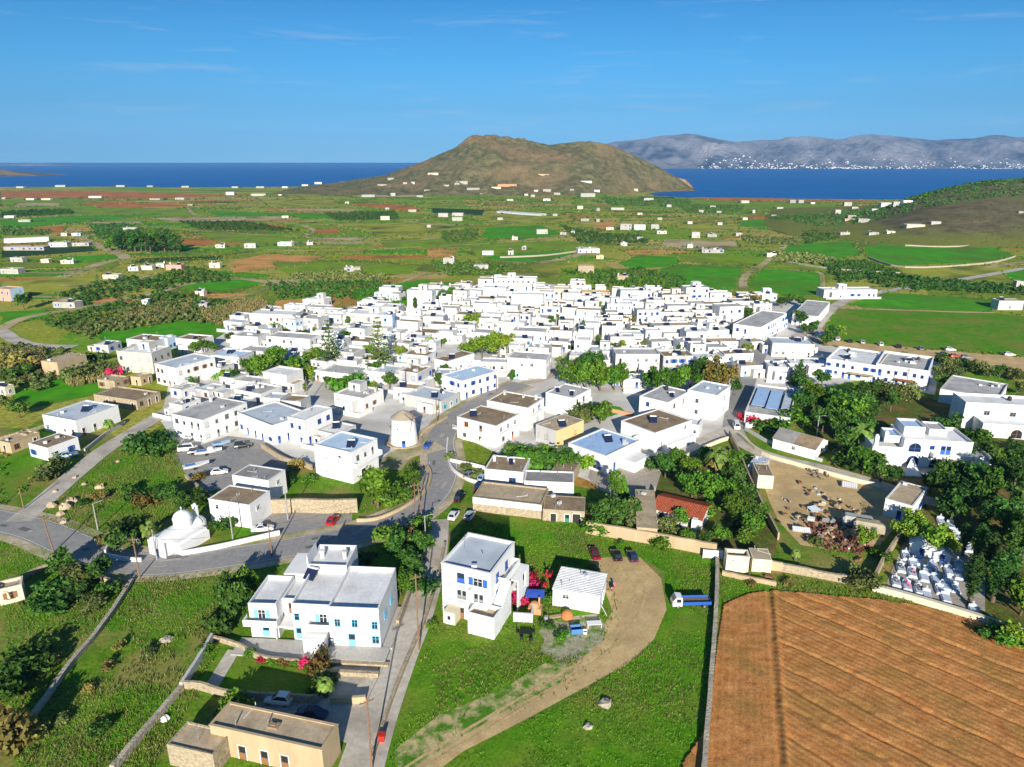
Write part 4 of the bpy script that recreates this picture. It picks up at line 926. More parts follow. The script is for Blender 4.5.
# ---- the chapel
def chapel():
    p = at(163, 556); r_ = thing('chapel', (p.x, p.y, 0), R(-24), cat='chapel', label='small whitewashed chapel with round dome and bell arch beside the main road')
    Wm = W['bright']; b = MB()
    wd, ln, h = 4.6, 11.0, 3.4
    b.box(-wd / 2, wd / 2, 0, ln, -.3, h)
    n = 12      # barrel vault
    ring = [(wd / 2 * math.cos(math.pi * i / n), h + 1.5 * math.sin(math.pi * i / n)) for i in range(n + 1)]
    b.add([(x, 0, z) for x, z in ring] + [(x, ln, z) for x, z in ring], [(i, i + 1, n + 2 + i, n + 1 + i) for i in range(n)] + [tuple(range(n, -1, -1)), tuple(range(n + 1, 2 * n + 2))])
    b.box(-wd / 2 - .25, wd / 2 + .25, -.25, .02, -.3, h + .4)
    b.build('nave', Wm, r_)
    b = MB(); b.lathe([(2.15, 4.2), (2.15, 5.9), (2.25, 5.95), (2.25, 6.1), (2.1, 6.15)], 20, cy=7.6); b.build('drum', Wm, r_, smooth=False)
    b = MB(); b.lathe([(2.12, 6.1)] + [(2.1 * math.cos(R(a)), 6.1 + 1.75 * math.sin(R(a))) for a in range(10, 90, 10)] + [(.12, 7.86), (.12, 8.0), (0, 8.0)], 24, cy=7.6); o = b.build('dome', Wm, r_, smooth=True)
    b = MB(); b.box(-.05, .05, 7.55, 7.65, 8.0, 8.9); b.box(-.3, .3, 7.56, 7.64, 8.5, 8.62); b.build('cross', Wm, o)
    b = MB(); b.lathe([(2.3, -.3), (2.3, 3.2), (1.7, 4.1), (.8, 4.6), (0, 4.7)], 18, cy=ln + .1); b.build('apse', Wm, r_, smooth=True)
    b = MB(); b.box(wd / 2, wd / 2 + 2.4, 2.2, ln - .5, -.3, 2.4); b.box(wd / 2, wd / 2 + 1.9, 2.3, ln - .6, 2.4, 3.0, tx=.3); b.build('side_aisle', Wm, r_)
    b = MB()        # bell gable: two posts and an arch
    for x in (-.75, .45): b.box(x, x + .3, 11.2, 11.6, 3.2, 7.2)
    b.box(-.85, .85, 11.15, 11.65, 7.2, 7.45); b.box(-.35, .35, 11.2, 11.6, 7.45, 8.0, tx=.25); b.build('bell_gable', Wm, r_)
    b = MB(); b.lathe([(.28, 5.9), (.22, 6.15), (.15, 6.4), (0, 6.5)], 10, cx=0, cy=11.4); b.build('bell', GREYM, r_)
    door(r_, 'F', wd, 0, 0, 0, 1.1, 2.1, 'blue', 0, -.27); 
    return r_
CHAPEL = chapel(); CHAPEL.scale = (.84, .84, .84); CHAPEL.location.x -= .8
# ---- garage-like white building with two roofs
FG = quad((208, 499), (249.5, 505.5), (270, 491), 5.2, par=.12, roof='brown', label='plain white block with dark brown roof beside the roadside car park', wins=False, extras=[])
w, d = FG['_w'], FG['_d']; win(FG, 'R', w, d, -1, 3.2, .9, 1.0, 'white'); win(FG, 'F', w, d, -w * .3, 3.4, .7, .9, 'white')
FG2 = quad((232, 475), (268.5, 480.8), (287, 470), 5.4, par=.15, roof='dark', label='plain white block with flat grey roof between car park and brown roofed block', wins=False, extras=[])
w, d = FG2['_w'], FG2['_d']; win(FG2, 'R', w, d, 0, 3.4, .9, 1.0, 'white')
# ---- house with pale blue roof above the stone wall
G_ = quad((313.6, 444), (351, 452.6), (379, 438.7), 7.6, roof='blue', par=.35, label='two storey cream white house with pale blue roof above the long stone wall', wins=False, extras=['heater'], name='house')
w, d = G_['_w'], G_['_d']
for u in (-.2, .18): win(G_, 'F', w, d, w * u, 5.0, .7, 1.4, 'grey')
win(G_, 'F', w, d, w * -.2, 1.6, .6, .8, 'grey')
win(G_, 'R', w, d, -d * .28, 5.2, .8, 1.2, 'grey'); win(G_, 'R', w, d, 0, 5.2, .6, .9, 'grey'); door(G_, 'R', w, d, d * .28, 4.6, .9, 2.0, 'grey'); door(G_, 'R', w, d, -d * .1, .1, 1.6, 2.3, 'dark')
add_balcony(G_, 'R', w, d, 0, 4.3, d * .98, 1.4); b = MB(); b.box(-w / 2 - .06, w / 2 + .06, -d / 2 - .06, -d / 2 - .001, 4.0, 4.2); b.build('cornice', WHITEP, G_)
# ---- windmill
def windmill():
    p = at(403, 446); r_ = thing('windmill', (p.x, p.y + 2.6, 0), 0, cat='windmill', label='round whitewashed windmill with brown thatched cone roof at the road bend')
    b = MB(); b.lathe([(3.8, -.3), (3.65, .5), (3.35, 3.6), (3.1, 6.9), (3.2, 7.0), (3.2, 7.25), (0, 7.25)], 28); b.build('tower', W['bright'], r_, smooth=False)
    b = MB(); b.lathe([(3.35, 7.2), (3.1, 7.45), (1.7, 8.5), (.35, 9.2), (0, 9.25)], 24); b.build('thatched_cap', mat('thatch', (.3, .25, .19), (.42, .36, .28), 3, .95, bump=.6), r_)
    b = MB(); b.tube((0, -2.6, 7.3), (0, -4.2, 7.5), .16, n=8); o = b.build('axle', WOOD, r_, rz=R(42))
    for i in range(6):
        a = i * math.pi / 3 + .3; b = MB(); b.tube((0, -4.0, 7.47), (3.6 * math.cos(a), -4.0, 7.47 + 3.6 * math.sin(a)), .06, .04, n=5); b.build('sail_spar', WOOD, o)
    door(r_, 'F', 0, 0, 0, 0, 1.0, 2.0, 'blue', .4, -3.66); win(r_, 'F', 0, 0, -1.0, 4.6, .5, .6, 'white', None, 0, -3.08)
    b = MB(); b.lathe([(5.0, -.3), (5.0, .5), (4.7, .5), (4.7, .2), (3.5, .2)], 28, arc=2 * math.pi); b.build('stone_apron', W['stone'], r_)
windmill()
# ---- corner house with brown roof and balcony, and its neighbours
Hh = quad((456.7, 416.5), (496, 426), (516, 413), 6.0, par=.2, roof='brown', label='two storey white corner house with brown roof and wraparound balcony at road bend', wins=False, extras=['heater'])
w, d = Hh['_w'], Hh['_d']
win(Hh, 'F', w, d, -w * .25, 4.0, 1.2, 1.3, 'orange'); door(Hh, 'F', w, d, w * .12, 3.3, 1.0, 2.1, 'wood'); win(Hh, 'F', w, d, w * .1, 1.0, .8, 1.1, 'grey'); win(Hh, 'F', w, d, -.3 * w, 1.0, .9, 1.0, 'grey')
for v_ in (-.3, 0, .3): win(Hh, 'R', w, d, d * v_, 3.9, .9, 1.2, 'white')
win(Hh, 'R', w, d, -.2 * d, 1.0, .9, 1.2, 'grey'); door(Hh, 'R', w, d, .2 * d, .1, 1.0, 2.1, 'orange')
add_balcony(Hh, 'F', w, d, -.3, 3.2, w + .5, 1.3, False); add_balcony(Hh, 'R', w, d, 0, 3.2, d, 1.3)
I1 = quad((486.8, 400.4), (527.6, 408), (547, 398.3), 6.6, par=.3, roof='brown', label='white two storey house with brown roof and chimney behind the corner house', wins=False, extras=['chimney', 'chimney'])
w, d = I1['_w'], I1['_d']; win(I1, 'R', w, d, -.15 * d, 4.4, .9, 1.3, 'white'); win(I1, 'R', w, d, .2 * d, 4.4, 1.0, 1.2, 'blue'); add_balcony(I1, 'R', w, d, 0, 3.5, d * .9, 1.0); win(I1, 'F', w, d, .3 * w, 1.2, .9, 1.2, 'grey'); win(I1, 'R', w, d, .1 * d, 1.1, .9, 1.2, 'grey')
I2 = quad((548, 391), (572.5, 398), (591, 388.5), 6.0, par=.3, roof='grey', label='white two storey house with grey roof and dark doors above the small green court', wins=False, extras=['heater', 'heater'])
w, d = I2['_w'], I2['_d']
for v_ in (-.25, .1): door(I2, 'R', w, d, d * v_, 3.2, 1.0, 2.0, 'dark')
add_balcony(I2, 'R', w, d, 0, 3.1, d * .8, 1.1); win(I2, 'R', w, d, .3 * d, .9, .9, 1.2, 'grey')
J_ = quad((536, 424), (556.5, 431), (584, 420), 4.6, par=.1, roof='tan', wall='white', sides='yellow', label='house with one yellow wall and tan roof below the green court', wins=False, extras=['heater'])
win(J_, 'F', J_['_w'], J_['_d'], 0, 1.4, .9, 1.2, 'grey'); win(J_, 'R', J_['_w'], J_['_d'], 2, 1.6, .8, 1.0, 'wood')
K1 = quad((484.6, 469), (523.3, 472.6), (533, 458.6), 3.9, par=.15, roof='brown', label='low white house with brown roof and blue double window above the stone terrace', wins=False, extras=['heater', 'chimney'])
win(K1, 'F', K1['_w'], K1['_d'], .22 * K1['_w'], 1.4, 1.5, 1.0, 'blue'); 
K2 = quad((472.8, 497), (541.5, 504.8), (545, 488), 3.0, par=.35, roof='tan', wall='stone', label='long stone terrace block with beige roof below the low brown roofed house', wins=False, extras=[], name='terrace_block', cat='building')
b = MB(); b.box(-K2['_w'] / 2 - .02, K2['_w'] / 2 + .02, -K2['_d'] / 2 - .05, -K2['_d'] / 2 - .003, 1.9, 3.4); b.build('white_band', W['bright'], K2)
K3 = quad((524, 481), (573.8, 483), (577, 472), 3.0, par=.25, roof='dark', label='low white annexe with dark grey roof beside the low brown roofed house', wins=False, extras=[], name='annexe', cat='building')
K4 = quad((543, 509), (585, 511.5), (587, 497), 2.6, par=.1, roof='brown', wall='stone', label='low stone outhouse with brown roof and dark doorways above the green lot', wins=False, extras=[], name='outhouse', cat='building')
w = K4['_w']; door(K4, 'F', w, K4['_d'], .3 * w, 0, 1.6, 2.0, 'dark'); door(K4, 'F', w, K4['_d'], .08 * w, 0, 1.0, 1.8, 'green'); door(K4, 'F', w, K4['_d'], -.25 * w, 0, 1.2, 1.8, 'dark')
K5 = quad((553, 468), (572, 474), (580, 462), 2.8, par=.05, roof='brown', wall='stone', label='small stone shed with red brown roof at the end of the round hedge', wins=False, extras=[], name='shed', cat='shed')
# ---- white house with blue roof and arched window
L_ = quad((566.4, 443.4), (606, 456), (640, 440), 4.6, par=.3, roof='strong', label='white house with bright blue flat roof and arched window on the paved court', wins=False, extras=['heater', 'chimney'])
w, d = L_['_w'], L_['_d']
put(arch_mesh(2.2, 2.2, 'blue'), 'arched_window', L_, 'F', w, d, .28 * w, .7); win(L_, 'F', w, d, -.2 * w, 1.2, 1.2, 1.1, 'white'); door(L_, 'R', w, d, -.25 * d, .1, 1.0, 2.1, 'blue'); win(L_, 'R', w, d, .15 * d, 1.2, .9, 1.1, 'blue')
b = MB(); b.box(w / 2 + .02, w / 2 + 4.5, -d * .1, d * .35, -.3, 2.7); b.build('side_room', W['bright'], L_)
# ---- three linked white houses beyond the paved court
M1 = quad((621, 420.5), (655, 433), (692, 420), 5.2, par=.25, roof='brown', label='white two storey house with brown roof and outside stairs beside the blue roofed house', wins=False, extras=['heater'], room=False)
w, d = M1['_w'], M1['_d']
for v_ in (-.3, -.12, .05, .22): win(M1, 'R', w, d, d * v_, 1.0, .9, 1.3, 'white')
win(M1, 'F', w, d, -.1 * w, 1.2, .9, 1.2, 'grey'); win(M1, 'R', w, d, .32 * d, 3.6, .9, 1.1, 'white')
b = MB()
for i in range(12): b.box(-w * .3 + i * .38, -w * .3 + (i + 1) * .38, -d / 2 - 1.3, -d / 2 - .01, -.3, .3 + i * .3)
b.build('outside_stairs', W['bright'], M1); b = MB(); b.box(w / 2 + .02, w / 2 + 2.6, -d * .3, d * .42, -.3, 2.2); b.build('porch', W['bright'], M1)
M2 = quad((639.5, 396), (668, 402.5), (690, 391), 6.6, par=.25, roof='grey', label='white house with cluttered grey roof and blue tank behind the outside stairs house', wins=False, extras=['heater', 'tank', 'antenna'], room=False)
w, d = M2['_w'], M2['_d']; win(M2, 'F', w, d, -.2 * w, 4.4, .9, 1.1, 'blue'); win(M2, 'R', w, d, -.2 * d, 4.2, .9, 1.2, 'wood'); door(M2, 'R', w, d, .2 * d, 3.6, 1.0, 2.0, 'wood')
M3 = quad((689, 389), (717, 395.5), (731, 385.5), 7.4, par=.3, roof='bluegrey', label='tall white corner house with blue grey roof where the dark lane meets the bend', wins=False, extras=[], room=False)
w, d = M3['_w'], M3['_d']
for z_ in (1.0, 4.4): win(M3, 'R', w, d, .05 * d, z_, .9, 1.4, 'white'); win(M3, 'F', w, d, -.15 * w, z_, .8, 1.1, 'grey')
boxh(690, 437, 34, 12, d=6, rot=-24, roof='white', label='low white front wing with terracotta terrace below the tall corner house', extras=[], name='house', wins=True, room=False)
# ---- long shed with red tiles, and the concrete roofed shed beside it
def redshed():
    A, B, C = at(652, 507, 2.6), at(702, 519, 2.6), at(720, 505, 2.6); u = B - A; a = math.atan2(u.y, u.x); w = u.length; d = max(5, (C - B).dot(Vector((-math.sin(a), math.cos(a), 0))))
    c = B - Vector((math.cos(a), math.sin(a), 0)) * w / 2 + Vector((-math.sin(a), math.cos(a), 0)) * d / 2
    r_ = thing('tiled_shed', (c.x, c.y, 0), a, cat='shed', label='long low shed with red terracotta tiled roof in the orchard')
    b = MB(); b.box(-w / 2, w / 2, -d / 2, d / 2, -.3, 2.3); b.add([(-w / 2, -d / 2, 2.3), (-w / 2, d / 2, 2.3), (-w / 2, 0, 3.5), (w / 2, -d / 2, 2.3), (w / 2, d / 2, 2.3), (w / 2, 0, 3.5)], [(0, 2, 1), (3, 4, 5)]); b.build('wall', W['bright'], r_)
    b = MB(); n = int(w / .3)
    for i in range(n):
        x0 = -w / 2 - .2 + (w + .4) * i / n; x1 = x0 + (w + .4) / n; xm = (x0 + x1) / 2
        for s_ in (-1, 1):
            y1, y2 = s_ * (d / 2 + .3), 0
            P = [(x0, y1, 2.22), (xm, y1, 2.34), (x1, y1, 2.22), (x0, y2, 3.56), (xm, y2, 3.68), (x1, y2, 3.56)]
            b.add(P, [(0, 1, 4, 3), (1, 2, 5, 4)] if s_ < 0 else [(3, 4, 1, 0), (4, 5, 2, 1)])
    b.build('tiled_roof', RF['red'], r_)
    for u_ in (-.3, .0, .28): door(r_, 'F', w, d, u_ * w, 0, 1.0, 1.9, 'dark')
    for u_ in (.12, .38): b = MB(); b.box(-.5, .5, -1.2, 0, -.3, 2.6); put(b.mesh('buttress', W['bright']), 'buttress', r_, 'F', w, d, u_ * w, 0)
redshed()
quad((637, 528), (657.5, 529), (654, 491), 3.0, par=.02, wall='tan', roof='tan', label='narrow tan shed with long concrete roof beside the red tiled shed', wins=False, extras=[], name='shed', cat='shed')
TS = quad((756.6, 471.5), (774, 476), (768, 464), 3.2, par=.08, wall='cream', roof='brown', label='tiny cream flat roofed hut at the head of the dirt yard', wins=False, extras=[], name='hut', cat='hut')
quad((748, 465), (763, 468), (770, 458), 2.3, par=.05, wall='white', roof='bluegrey', label='low white lean-to beside the tiny cream hut', wins=False, extras=[], name='hut', cat='hut')
# gabled white barn by the lane
def barn():
    p0, p1 = at(772, 448), at(814, 460); u = p1 - p0; a = math.atan2(u.y, u.x); w = u.length; d = 8.0
    c = (p0 + p1) / 2 + Vector((-math.sin(a), math.cos(a), 0)) * d / 2
    r_ = thing('barn', (c.x, c.y, 0), a, cat='barn', label='white gabled barn with two weathered brown roof halves along the concrete lane')
    b = MB(); b.box(-w / 2, w / 2, -d / 2, d / 2, -.3, 3.0); b.add([(-w / 2, -d / 2, 3), (-w / 2, d / 2, 3), (-w / 2, 0, 4.6), (w / 2, -d / 2, 3), (w / 2, d / 2, 3), (w / 2, 0, 4.6)], [(0, 2, 1), (3, 4, 5)]); b.build('wall', W['bright'], r_)
    for x0, x1, mm in ((-w / 2 - .2, 0, RF['dark']), (.01, w / 2 + .2, RF['brown'])):
        b = MB()
        for s_ in (-1, 1): b.add([(x0, s_ * (d / 2 + .3), 2.9), (x1, s_ * (d / 2 + .3), 2.9), (x1, 0, 4.72), (x0, 0, 4.72), (x0, s_ * (d / 2 + .3), 2.78), (x1, s_ * (d / 2 + .3), 2.78), (x1, 0, 4.6), (x0, 0, 4.6)], [(0, 1, 2, 3), (4, 5, 6, 7), (0, 1, 5, 4), (1, 2, 6, 5), (0, 3, 7, 4)])
        b.build('roof', mm, r_)
    door(r_, 'R', w, d, 0, 0, 1.4, 2.2, 'wood'); win(r_, 'F', w, d, 0, 1.2, .8, .9, 'white')
barn()
# ---- white villa with blue arched windows among the trees
def arch_villa():
    p = at(925, 470); rot = R(-9)
    r_ = thing('villa', (p.x, p.y, 0), rot, cat='villa', label='white stepped villa with blue arched windows and corner pillars among dark trees')
    s = 1 / ppm(470); X = lambda px: (px - 925) * s
    o, w, d, ox, oy = block(r_, X(903), X(966), 1.0, 11, -.3, 6.8, par=.7, roof='white')
    put(arch_mesh(2.6, 2.2, 'blue'), 'arched_window', o, 'F', w, d, -.33 * w, 4.2, ox, oy)
    put(arch_mesh(2.4, 2.2, 'blue'), 'arched_window', o, 'F', w, d, -.33 * w, .9, ox, oy)
    for u in (.08, .16): door(o, 'F', w, d, u * w, 3.9, 1.1, 2.3, 'blue', ox, oy)
    win(o, 'F', w, d, -.08 * w, 5.2, .9, .8, 'blue', None, ox, oy)
    for u in (.02, .36): put(arch_mesh(3.2, 2.5, 'dark'), 'archway', o, 'F', w, d, u * w, .3, ox, oy)
    add_balcony(o, 'F', w, d, .2 * w, 3.6, w * .58, 1.8, ox=ox, oy=oy)
    o, w, d, ox, oy = block(r_, X(873), X(903) - .03, .2, 9, -.3, 4.6, par=.9, roof='white')
    for u in (-.35, -.05, .3): b = MB(); b.box(-.06, .06, -.05, 0, 0, 4); put(b.mesh('pilaster', WHITEP), 'pilaster', o, 'F', w, d, u * w, .2, ox, oy)
    b = MB()
    for x, y in ((X(876), .5), (X(889), 3.5)): b.box(x - .45, x + .45, y - .4, y + .4, 5.5, 8.0); b.lathe([(.45, 8.0), (.3, 8.4), (0, 8.5)], 10, cx=x, cy=y)
    b.build('chimney_pillar', W['bright'], r_)
    o, w, d, ox, oy = block(r_, X(908), X(928), 5.5, 11.5, 6.83, 8.6, par=.5, roof='strong', name='roof_room')
    o, w, d, ox, oy = block(r_, X(933), X(950), 6, 11.5, 6.83, 8.2, par=.4, roof='grey', name='roof_room')
    o, w, d, ox, oy = block(r_, X(890), X(903) - .05, 3, 8.5, 5.55, 7.0, par=.4, roof='strong', name='roof_room')
    o, w, d, ox, oy = block(r_, X(966) + .03, X(981), -1.5, 7, -.3, 4.0, par=.7, roof='grey')
    win(o, 'F', w, d, 0, 1.5, 1, 1.2, 'blue', None, ox, oy); 
    b = MB(); b.box(X(896), X(950), -5, .98, -.3, .35); b.build('terrace', mat('terrace_stone', (.4, .38, .35)), r_)
    b = MB(); b.add([(X(898), -4.5, .36), (X(914), -4.5, .36), (X(914), .9, 2.6), (X(914), .9, .36), (X(912), .9, 2.6), (X(898), -4.2, .36)], [(0, 1, 2, 4), (1, 3, 2)]); b.build('ramp_wall', W['bright'], r_)
arch_villa()
def rear_villa():
    p = at(1003, 434)
    r_ = thing('villa', (p.x, p.y, 0), R(-11), cat='villa', label='white two storey villa with grey blue windows beside a clipped round tree')
    o, w, d, ox, oy = block(r_, -9.5, 11, 3, 12, -.3, 7.0, par=.7, roof='white')
    for u in (-.22, .1): win(o, 'F', w, d, u * w, 4.3, 1.4, 1.1, 'grey', None, ox, oy)
    link('water_tank', tank_mesh(), o, (4, 9, 7.0))
    o, w, d, ox, oy = block(r_, -7, 12, -3.5, 2.97, -.3, 3.4, par=.6, roof='white')
    put(arch_mesh(2.6, 2.4, 'wood'), 'archway', o, 'F', w, d, -.05 * w, .2, ox, oy); win(o, 'F', w, d, .3 * w, 1.3, 1.1, 1.2, 'grey', None, ox, oy)
rear_villa()
quad((887, 497), (913, 506.5), (927.5, 488), 3.8, par=.12, roof='tan', label='low white house with flat tan roof beside the cemetery trees', wins=True, extras=[], fr='blue')
T_ = quad((746, 409), (790, 418), (797, 389), 3.0, par=.5, roof='grey', label='low white walled house with bright blue sun awnings beside the dark lane', extras=[], room=False)
w, d = T_['_w'], T_['_d']
for i, (x0, x1, y0, y1) in enumerate(((-.42, -.12, -.3, .32), (-.08, .2, -.34, .3), (.26, .44, -.3, .25))):
    b = MB(); b.box(x0 * w, x1 * w, y0 * d, y1 * d, 3.9, 4.0); b.build('awning', RF['strong'] if i < 2 else RF['bluegrey'], T_)
# ---- the long white row above the orchard
S1 = quad((828, 357), (879, 366), (889, 353), 5.6, par=.5, roof='white', label='long white terraced building with tan awning row facing the dark trees', extras=['antenna', 'hatch', 'heater', 'tank', 'hatch'], fr='blue', dense=1.3)
S2 = quad((877, 362.5), (929, 371), (934, 357), 5.8, par=.8, roof='grey', label='tall white terraced building with one blue door facing the dark trees', extras=['tank', 'antenna', 'hatch', 'hatch', 'heater'], fr='blue', dense=1.3)
door(S2, 'F', S2['_w'], S2['_d'], -.42 * S2['_w'], 2.6, 1.4, 2.4, 'blue')
b = MB(); b.box(-4, 4, -2.2, -.01, 2.5, 2.62); put(b.mesh('awning', RF['tan']), 'awning', S1, 'F', S1['_w'], S1['_d'], .2 * S1['_w'], 0)
b = MB(); b.box(-3, 3, -2.2, -.01, 2.5, 2.62); put(b.mesh('awning', RF['red']), 'awning', S2, 'F', S2['_w'], S2['_d'], .1 * S2['_w'], 0)
quad((941, 388), (999, 399), (1008, 384), 4.2, par=.3, roof='grey', label='long low white house with grey roof behind the round tree villa', extras=['chimney'])
quad((731, 325), (760, 327.5), (787, 313), 6.8, par=.3, roof='grey', label='long white block with smooth grey roof and a row of windows along the lane', extras=[], room=False, fr='blue')
quad((795, 311.5), (818, 316.5), (830, 302), 4.6, par=.2, roof='grey', label='white warehouse with pale roof beside the road to the green field', extras=[], wins=True, name='warehouse', cat='warehouse')
# ================================================================ VILLAGE HOUSES: apparent middle, foot, width, height (photo pixels), depth m, turn, wall, roof
V = [
 (239,326,20,10,7,-12,'white','white'),(273,331,50,16,10,-14,'white','white'),(247,350,34,13,9,-16,'white','grey'),(290,354,54,15,9,-16,'white','grey'),(312,332,26,13,9,-14,'white','grey'),
 (368,326,42,11,10,-10,'white','white'),(360,335,32,8,9,-15,'white','grey'),(357,351,36,9,9,-18,'white','brown'),(389,331,12,16,6,-10,'palebl','white'),
 (390,298,22,10,8,-10,'white','white'),(421,309,28,18,8,-12,'white','white'),(434,317,26,12,8,-14,'white','white'),(412,330,25,13,8,-12,'white','white'),(432,329,28,12,8,-10,'white','white'),
 (462,314,22,7,8,-12,'white','brown'),(468,323,26,8,8,-10,'white','brown'),(427,342,26,9,8,-16,'white','brown'),(448,344,18,12,7,-12,'white','white'),(488,305,30,6,8,-6,'white','brown'),
 (475,298,16,7,7,-8,'white','grey'),(496,298,26,10,8,-8,'white','white'),(517,290,42,11,9,-6,'white','white'),(528,312,34,17,8,-8,'white','white'),(486,314,26,10,7,-10,'white','grey'),(511,317,20,11,7,-12,'white','white'),
 (466,334,22,9,7,-12,'white','grey'),(490,329,22,10,7,-12,'white','grey'),(515,334,25,11,8,-14,'white','white'),(540,327,22,9,8,-14,'white','grey'),(483,341,22,8,8,-12,'white','grey'),(530,342,36,10,9,-10,'white','grey'),
 (396,342,18,10,7,-20,'white','white'),(406,352,16,9,6,-20,'white','brown'),(562,303,17,14,7,-6,'cream','tan'),(572,306,20,13,6,-4,'white','white'),(598,298,32,6,6,-4,'tan','tan'),(636,305,32,14,9,-2,'white','white'),
 (620,317,26,13,8,-4,'white','white'),(648,323,24,13,8,2,'white','white'),(675,307,30,12,8,2,'white','white'),(696,305,25,17,8,3,'white','white'),(679,317,24,11,8,3,'white','grey'),(701,319,22,9,7,4,'white','tan'),
 (673,339,42,13,8,6,'white','white'),(704,335,20,11,7,6,'white','white'),(641,333,24,7,7,2,'white','brown'),(610,339,16,13,7,-4,'white','white'),(571,320,18,12,7,-8,'white','white'),(592,314,14,13,6,-6,'white','white'),
 (548,304,18,12,7,-8,'white','white'),(551,320,22,13,8,-10,'white','grey'),(562,342,26,11,8,-12,'white','brown'),(546,335,20,8,7,-12,'white','grey'),(587,342,17,12,7,-8,'white','white'),(603,326,16,8,6,-4,'white','tan'),(632,343,26,9,7,0,'white','white'),
 (720,304,22,11,7,4,'white','white'),(738,306,15,7,7,4,'orange','tan'),(766,301,22,7,7,6,'white','white'),(760,312,16,8,6,6,'white','white'),(730,322,28,15,9,8,'white','grey'),(716,342,28,11,8,10,'white','white'),(700,328,18,9,7,6,'white','white'),
 (850,298,55,8,9,3,'white','white'),(228,370,38,13,9,-16,'white','blue'),(279,392,38,17,8,-22,'white','white'),(343,386,52,11,10,-22,'white','grey'),(349,366,26,13,8,-20,'white','grey'),(322,370,26,7,7,-20,'white','grey'),
 (355,412,48,14,10,-24,'white','grey'),(252,406,46,12,9,-24,'white','grey'),(386,385,30,12,9,-24,'white','bluegrey'),(414,392,32,19,9,-26,'white','brown'),(418,364,32,6,8,-18,'white','brown'),(406,354,18,10,7,-18,'white','dark'),
 (506,367,22,8,7,-14,'white','brown'),(530,379,46,19,10,-16,'white','grey'),(430,413,56,12,10,-26,'white','bluegrey'),(603,363,26,12,8,-8,'white','bluegrey'),(637,373,44,19,9,-2,'white','grey'),(583,359,18,19,7,-8,'white','white'),
 (691,355,28,13,8,6,'white','grey'),(633,388,20,9,6,0,'white','bluegrey'),(795,358,44,14,10,-6,'white','bluegrey'),(738,363,32,9,7,8,'white','white'),(750,377,26,11,7,8,'white','white'),(754,350,18,8,7,8,'white','tan'),(780,380,24,13,8,-6,'white','white'),
 (812,374,42,10,8,-8,'white','white'),(103,353,20,8,7,-14,'white','white'),(143,353,40,12,9,-16,'white','white'),(166,350,14,12,6,-16,'palebl','white'),(138,374,46,21,10,-16,'palegr','white'),(190,353,34,13,8,-14,'white','white'),
 (180,415,26,9,7,-24,'white','grey'),(180,399,24,8,7,-24,'white','grey'),(206,400,26,8,7,-22,'white','bluegrey'),(333,446,36,12,8,-26,'white','white'),(3,397,10,10,6,-20,'cream','tan'),
 (560,352,22,10,8,-10,'white','grey'),(660,351,22,9,7,4,'white','grey'),(725,334,20,9,7,8,'white','white'),(655,310,18,10,7,0,'white','white'),(585,305,16,9,6,-4,'white','white'),(605,307,16,9,6,-3,'white','grey'),
]
V.sort(key=lambda t: -t[1])
def annexe(root, seed):
    """lower rooms, court walls and outside steps built onto a village house"""
    r = random.Random(seed); w, d, h = root['_w'], root['_d'], root['_h']
    for q in range(r.choice([1, 1, 2, 2])):
        side = r.choice(['F', 'F', 'R', 'L']); hh = min(h - .7, r.choice([2.5, 2.7, 3.0])); 
        if hh < 2: hh = 2.0
        if side == 'F': ww, dd = w * r.uniform(.3, .6), r.uniform(2.0, 3.6); ox, oy = (w - ww) * r.uniform(-.45, .45), -d / 2 - dd / 2 - .02
        else: ww, dd = r.uniform(2.2, 3.8), d * r.uniform(.4, .75); ox, oy = (w / 2 + ww / 2 + .02) * (1 if side == 'R' else -1), (d - dd) * r.uniform(-.45, .45)
        if q and side == last: continue
        last = side; b = MB(); par_ = r.choice([.2, .5, .9]); body(b, ww, dd, hh, par_, .18, ox=ox, oy=oy); o = b.build('side_room', W['white'], root); roof_slab(o, ww, dd, hh, RF[r.choice(['white', 'white', 'grey', 'bluegrey', 'tan'])], .18, ox, oy)
        put(door_mesh(.9, 2.0, r.choice(['blue', 'wood', 'grey', 'lblue'])), 'door', o, 'F', ww, dd, 0, .02, ox, oy)
    if r.random() < .6:
        b = MB(); x0, x1, y0, hh = -w / 2 - r.uniform(0, 1.5), w / 2 + r.uniform(0, 2), -d / 2 - r.uniform(3.9, 5.5), r.uniform(.9, 1.5)
        b.box(x0, x1, y0 - .2, y0, -.3, hh); b.box(x1 - .2, x1, y0, -d / 2 + 1.5, -.3, hh + .03); b.build('yard_wall', W['white'], root)
for i, t in enumerate(V):
    if t[7] == 'white' and rnd.random() < .5: t = (*t[:7], rnd.choice(['grey', 'bluegrey', 'tan', 'grey', 'brown']))
    ro = boxh(*t[:4], d=t[4], rot=t[5] + rnd.uniform(-4, 4), wall=t[6], roof=t[7])
    if t[6] == 'white': annexe(ro, i)
quad((160, 362), (175, 368), (215, 357), 6.8, par=.25, roof='bluegrey', fr='wood')
quad((433, 377), (462, 381), (498, 370.5), 6.0, par=.25, roof='blue', fr='blue')
quad((436, 358), (447, 361.5), (474.5, 353), 4.8, par=.15, roof='brown', fr='white')
quad((53, 411), (75, 420.5), (118, 405), 4.6, par=.3, roof='bluegrey', fr='white', label='white house with white roof terrace along the road above the rocky slope', extras=['heater'])
quad((28, 443), (47, 448), (78, 437), 3.6, par=.1, roof='brown', fr='blue', label='low white house with brown roof and blue door beside the parked pale car', extras=[])
quad((47, 359), (57, 362.5), (86, 354), 5.0, par=.1, wall='tan', roof='tan', fr='wood', label='plain tan stone house with flat roof between reed thickets', extras=[])
